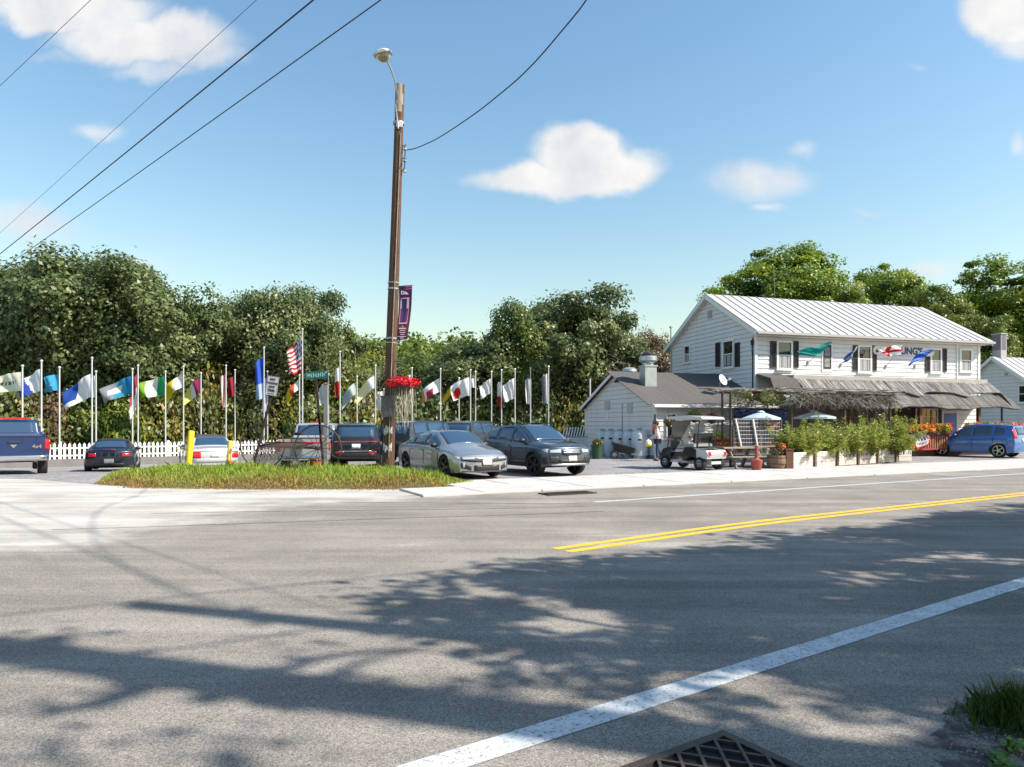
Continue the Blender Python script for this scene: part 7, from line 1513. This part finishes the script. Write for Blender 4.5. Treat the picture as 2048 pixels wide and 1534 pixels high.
b = MB(); b.lathe([(.001, .45), (.30, .46)], 14); b.build('soil', MATS['soil'], r); bunch('withered_plant', 380, (0, 0, .62), (.30, .3, .16), .06, [L('#6a6048'), L('#8a8060'), L('#4a5030')], r)['kind'] = 'stuff'
r = thing('ash_urn', 'terracotta red cigarette urn with a tall neck at the pavement edge', 'ash urn', (X(1513, 24.2), 24.2, 0)); b = MB(); b.lathe([(.13, 0), (.15, .03), (.19, .30), (.205, .34), (.205, .39), (.10, .43), (.065, .47), (.06, .84), (.075, .86), (.07, .90), (.001, .91)], 18); b.build('body', mat('urn_red', (.30, .065, .045), .6), r, smooth=30)
b = MB(); b.lathe([(.062, .86), (.085, .87), (.085, .90), (.06, .905)], 14); b.build('cap', mat('urn_tan', (.45, .28, .18), .6), r)
r = thing('corner_post', 'reddish brown timber post between barrel and planter wall', 'post', (X(1577, 24.9), 24.9, 0)); b = MB(); b.box((0, 0, .36), (.26, .26, .72)); b.box((0, 0, .735), (.30, .30, .03)); b.build('post', M_deck, r); bunch('flowers', 90, (-.25, -.05, .85), (.14, .12, .12), .07, [L('#e05a30'), L('#f08040'), L('#708030')], r)
# reeds bin left of the tanks and the pale panel behind the lot
r = thing('brush_heap', 'dark green bin with clippings beside the crossover', 'bin', (X(1194, 33), 33, 0)); b = MB(); b.lathe([(.22, 0), (.28, .62), (.30, .62), (.30, .66)], 14); b.build('bin', mat('bin_green', (.02, .06, .03), .6), r); bunch('clippings', 260, (0, 0, .78), (.26, .26, .2), .10, [L('#7a6a30'), L('#a08a40'), L('#4a5a20')], r)
r = thing('white_lattice_panel', 'pale slatted panel fence between the crossover and the shed', 'fence', (X(1118, 41), 41, -.4), 0)
for k in range(13): b = MB(); b.beam((k*.16-.1, 0, .0), (k*.16+.35, 0, H(854, 41)+.4-.03*abs(k-6)*.2), .03, .07); b.build('slat', M_fw, r)
b = MB(); b.box((1.05, .04, .62), (2.4, .03, 1.3)); b.build('backing', M_trim, r); b = MB(); b.tube([(-.3, -.3, 0), (-.3, -.3, 1.3), (1.9, -.3, 1.35), (2.05, -.3, 1.1), (2.05, -.3, 0)], .03, 6); b.build('top_rail', M_grey, r)

# ------------------------------------------------------------------ walking person with a yellow and white bag
pe = thing('person', 'person in a white shirt and jeans walking left with a yellow and white bag', 'person', (X(1315, 31.2), 31.2, 0), 0)
def skin(name, vs, es, rs, m, parent, root=0, sub=1):
    me = bpy.data.meshes.new(name); me.from_pydata(vs, es, []); me.materials.append(m); o = link(name, me, parent); md = o.modifiers.new('skin', 'SKIN'); md.use_smooth_shade = True
    me.skin_vertices  # layer made by the modifier
    if not me.skin_vertices: 
        bm_ = bmesh.new(); bm_.from_mesh(me); bm_.verts.layers.skin.verify(); bm_.to_mesh(me); bm_.free()
    for i_, q in enumerate(rs): me.skin_vertices[0].data[i_].radius = (q, q) if isinstance(q, float) else q; me.skin_vertices[0].data[i_].use_root = (i_ == root)
    s = o.modifiers.new('sub', 'SUBSURF'); s.levels = sub; s.render_levels = sub; return o
M_skin = mat('skin_tone', (.48, .27, .19), .6); M_den = mat('denim', (.035, .06, .12), .8, var=.3, vs=6); M_shirt = mat('shirt_white', (.74, .73, .72), .8)
sk = [(0, 0, .93), (0, 0, 1.12), (-.02, 0, 1.32), (-.03, 0, 1.44), (-.05, 0, 1.50), (-.06, 0, 1.60), (-.07, 0, 1.68), (-.02, -.19, 1.38), (-.09, -.25, 1.12), (-.32, -.22, 1.02), (-.40, -.21, 1.0), (-.02, .19, 1.38), (.06, .24, 1.10), (.0, .24, .88), (-.02, .24, .80), (-.01, -.10, .90), (-.05, -.10, .50), (-.02, -.11, .10), (-.14, -.11, .04), (.0, .10, .90), (.06, .10, .50), (.22, .10, .14), (.12, .10, .05)]
es = [(0, 1), (1, 2), (2, 3), (3, 4), (4, 5), (5, 6), (2, 7), (7, 8), (8, 9), (9, 10), (2, 11), (11, 12), (12, 13), (13, 14), (0, 15), (15, 16), (16, 17), (17, 18), (0, 19), (19, 20), (20, 21), (21, 22)]
rs = [.13, .12, .14, .07, .055, .085, .06, .065, .045, .035, .03, .065, .045, .035, .03, .085, .058, .042, .035, .085, .058, .042, .035]
skin('body', sk, es, [float(q) for q in rs], M_skin, pe)
skin('shirt', [(0, 0, .90), (0, 0, 1.12), (-.02, 0, 1.32), (-.02, 0, 1.42), (-.02, -.19, 1.38), (-.08, -.25, 1.14), (-.02, .19, 1.38), (.05, .24, 1.14)], [(0, 1), (1, 2), (2, 3), (2, 4), (4, 5), (2, 6), (6, 7)], [.15, .14, .16, .08, .08, .06, .08, .06], M_shirt, pe)
skin('trousers', [(0, 0, .95), (-.01, -.10, .88), (-.05, -.10, .50), (-.02, -.11, .12), (0, .10, .88), (.06, .10, .50), (.21, .10, .17)], [(0, 1), (1, 2), (2, 3), (0, 4), (4, 5), (5, 6)], [.145, .10, .072, .058, .10, .072, .058], M_den, pe)
for (x, y, z, a_) in ((-.08, -.11, .05, 0), (.17, .10, .09, .5)): b = MB(Matrix.Translation((x, y, z)) @ Matrix.Rotation(a_, 4, 'Y')); b.ball((0, 0, 0), .13, 6, (1.15, .42, .38)); b.build('shoe', M_blk, pe, smooth=True)
b = MB(); b.ball((-.04, 0, 1.67), .112, 8, (1, .92, 1)); b.build('hair', mat('hair_brown', (.06, .035, .02), .8), pe, smooth=True)
b = MB(); b.ball((-.165, 0, 1.60), .022, 4); b.ball((-.09, -.085, 1.60), .02, 4, (1, .5, 1.4)); b.build('nose_and_ear', M_skin, pe, smooth=True)
for k in range(5): b = MB(); yk = -.235+.013*k; b.tube([(-.40, yk, 1.0), (-.435, yk, .985+(k == 4)*.02), (-.445, yk+.004, .955), (-.425, yk+.006, .935)], [.011, .010, .009, .008], 6); b.build('finger', M_skin, pe, smooth=True)
bg_ = thing('carrier_bag', 'yellow and white carrier bag held by the walking person', 'bag', (X(1315, 31.2)-.45, 31.2-.215, .80)); b = MB(); b.ball((0, 0, 0), .16, 7, (.9, .6, 1)); bo = b.build('bag', M_shirt, bg_, smooth=True); b = MB(); b.ball((0, -.004, -.05), .162, 7, (.92, .62, .70)); b.build('yellow_print', mat('bag_yellow', (.75, .68, .04), .5), bg_, smooth=True); b = MB(); b.tube([(-.08, 0, .10), (0, 0, .19), (.07, 0, .10)], .012, 5); b.build('strap', M_shirt, bg_)
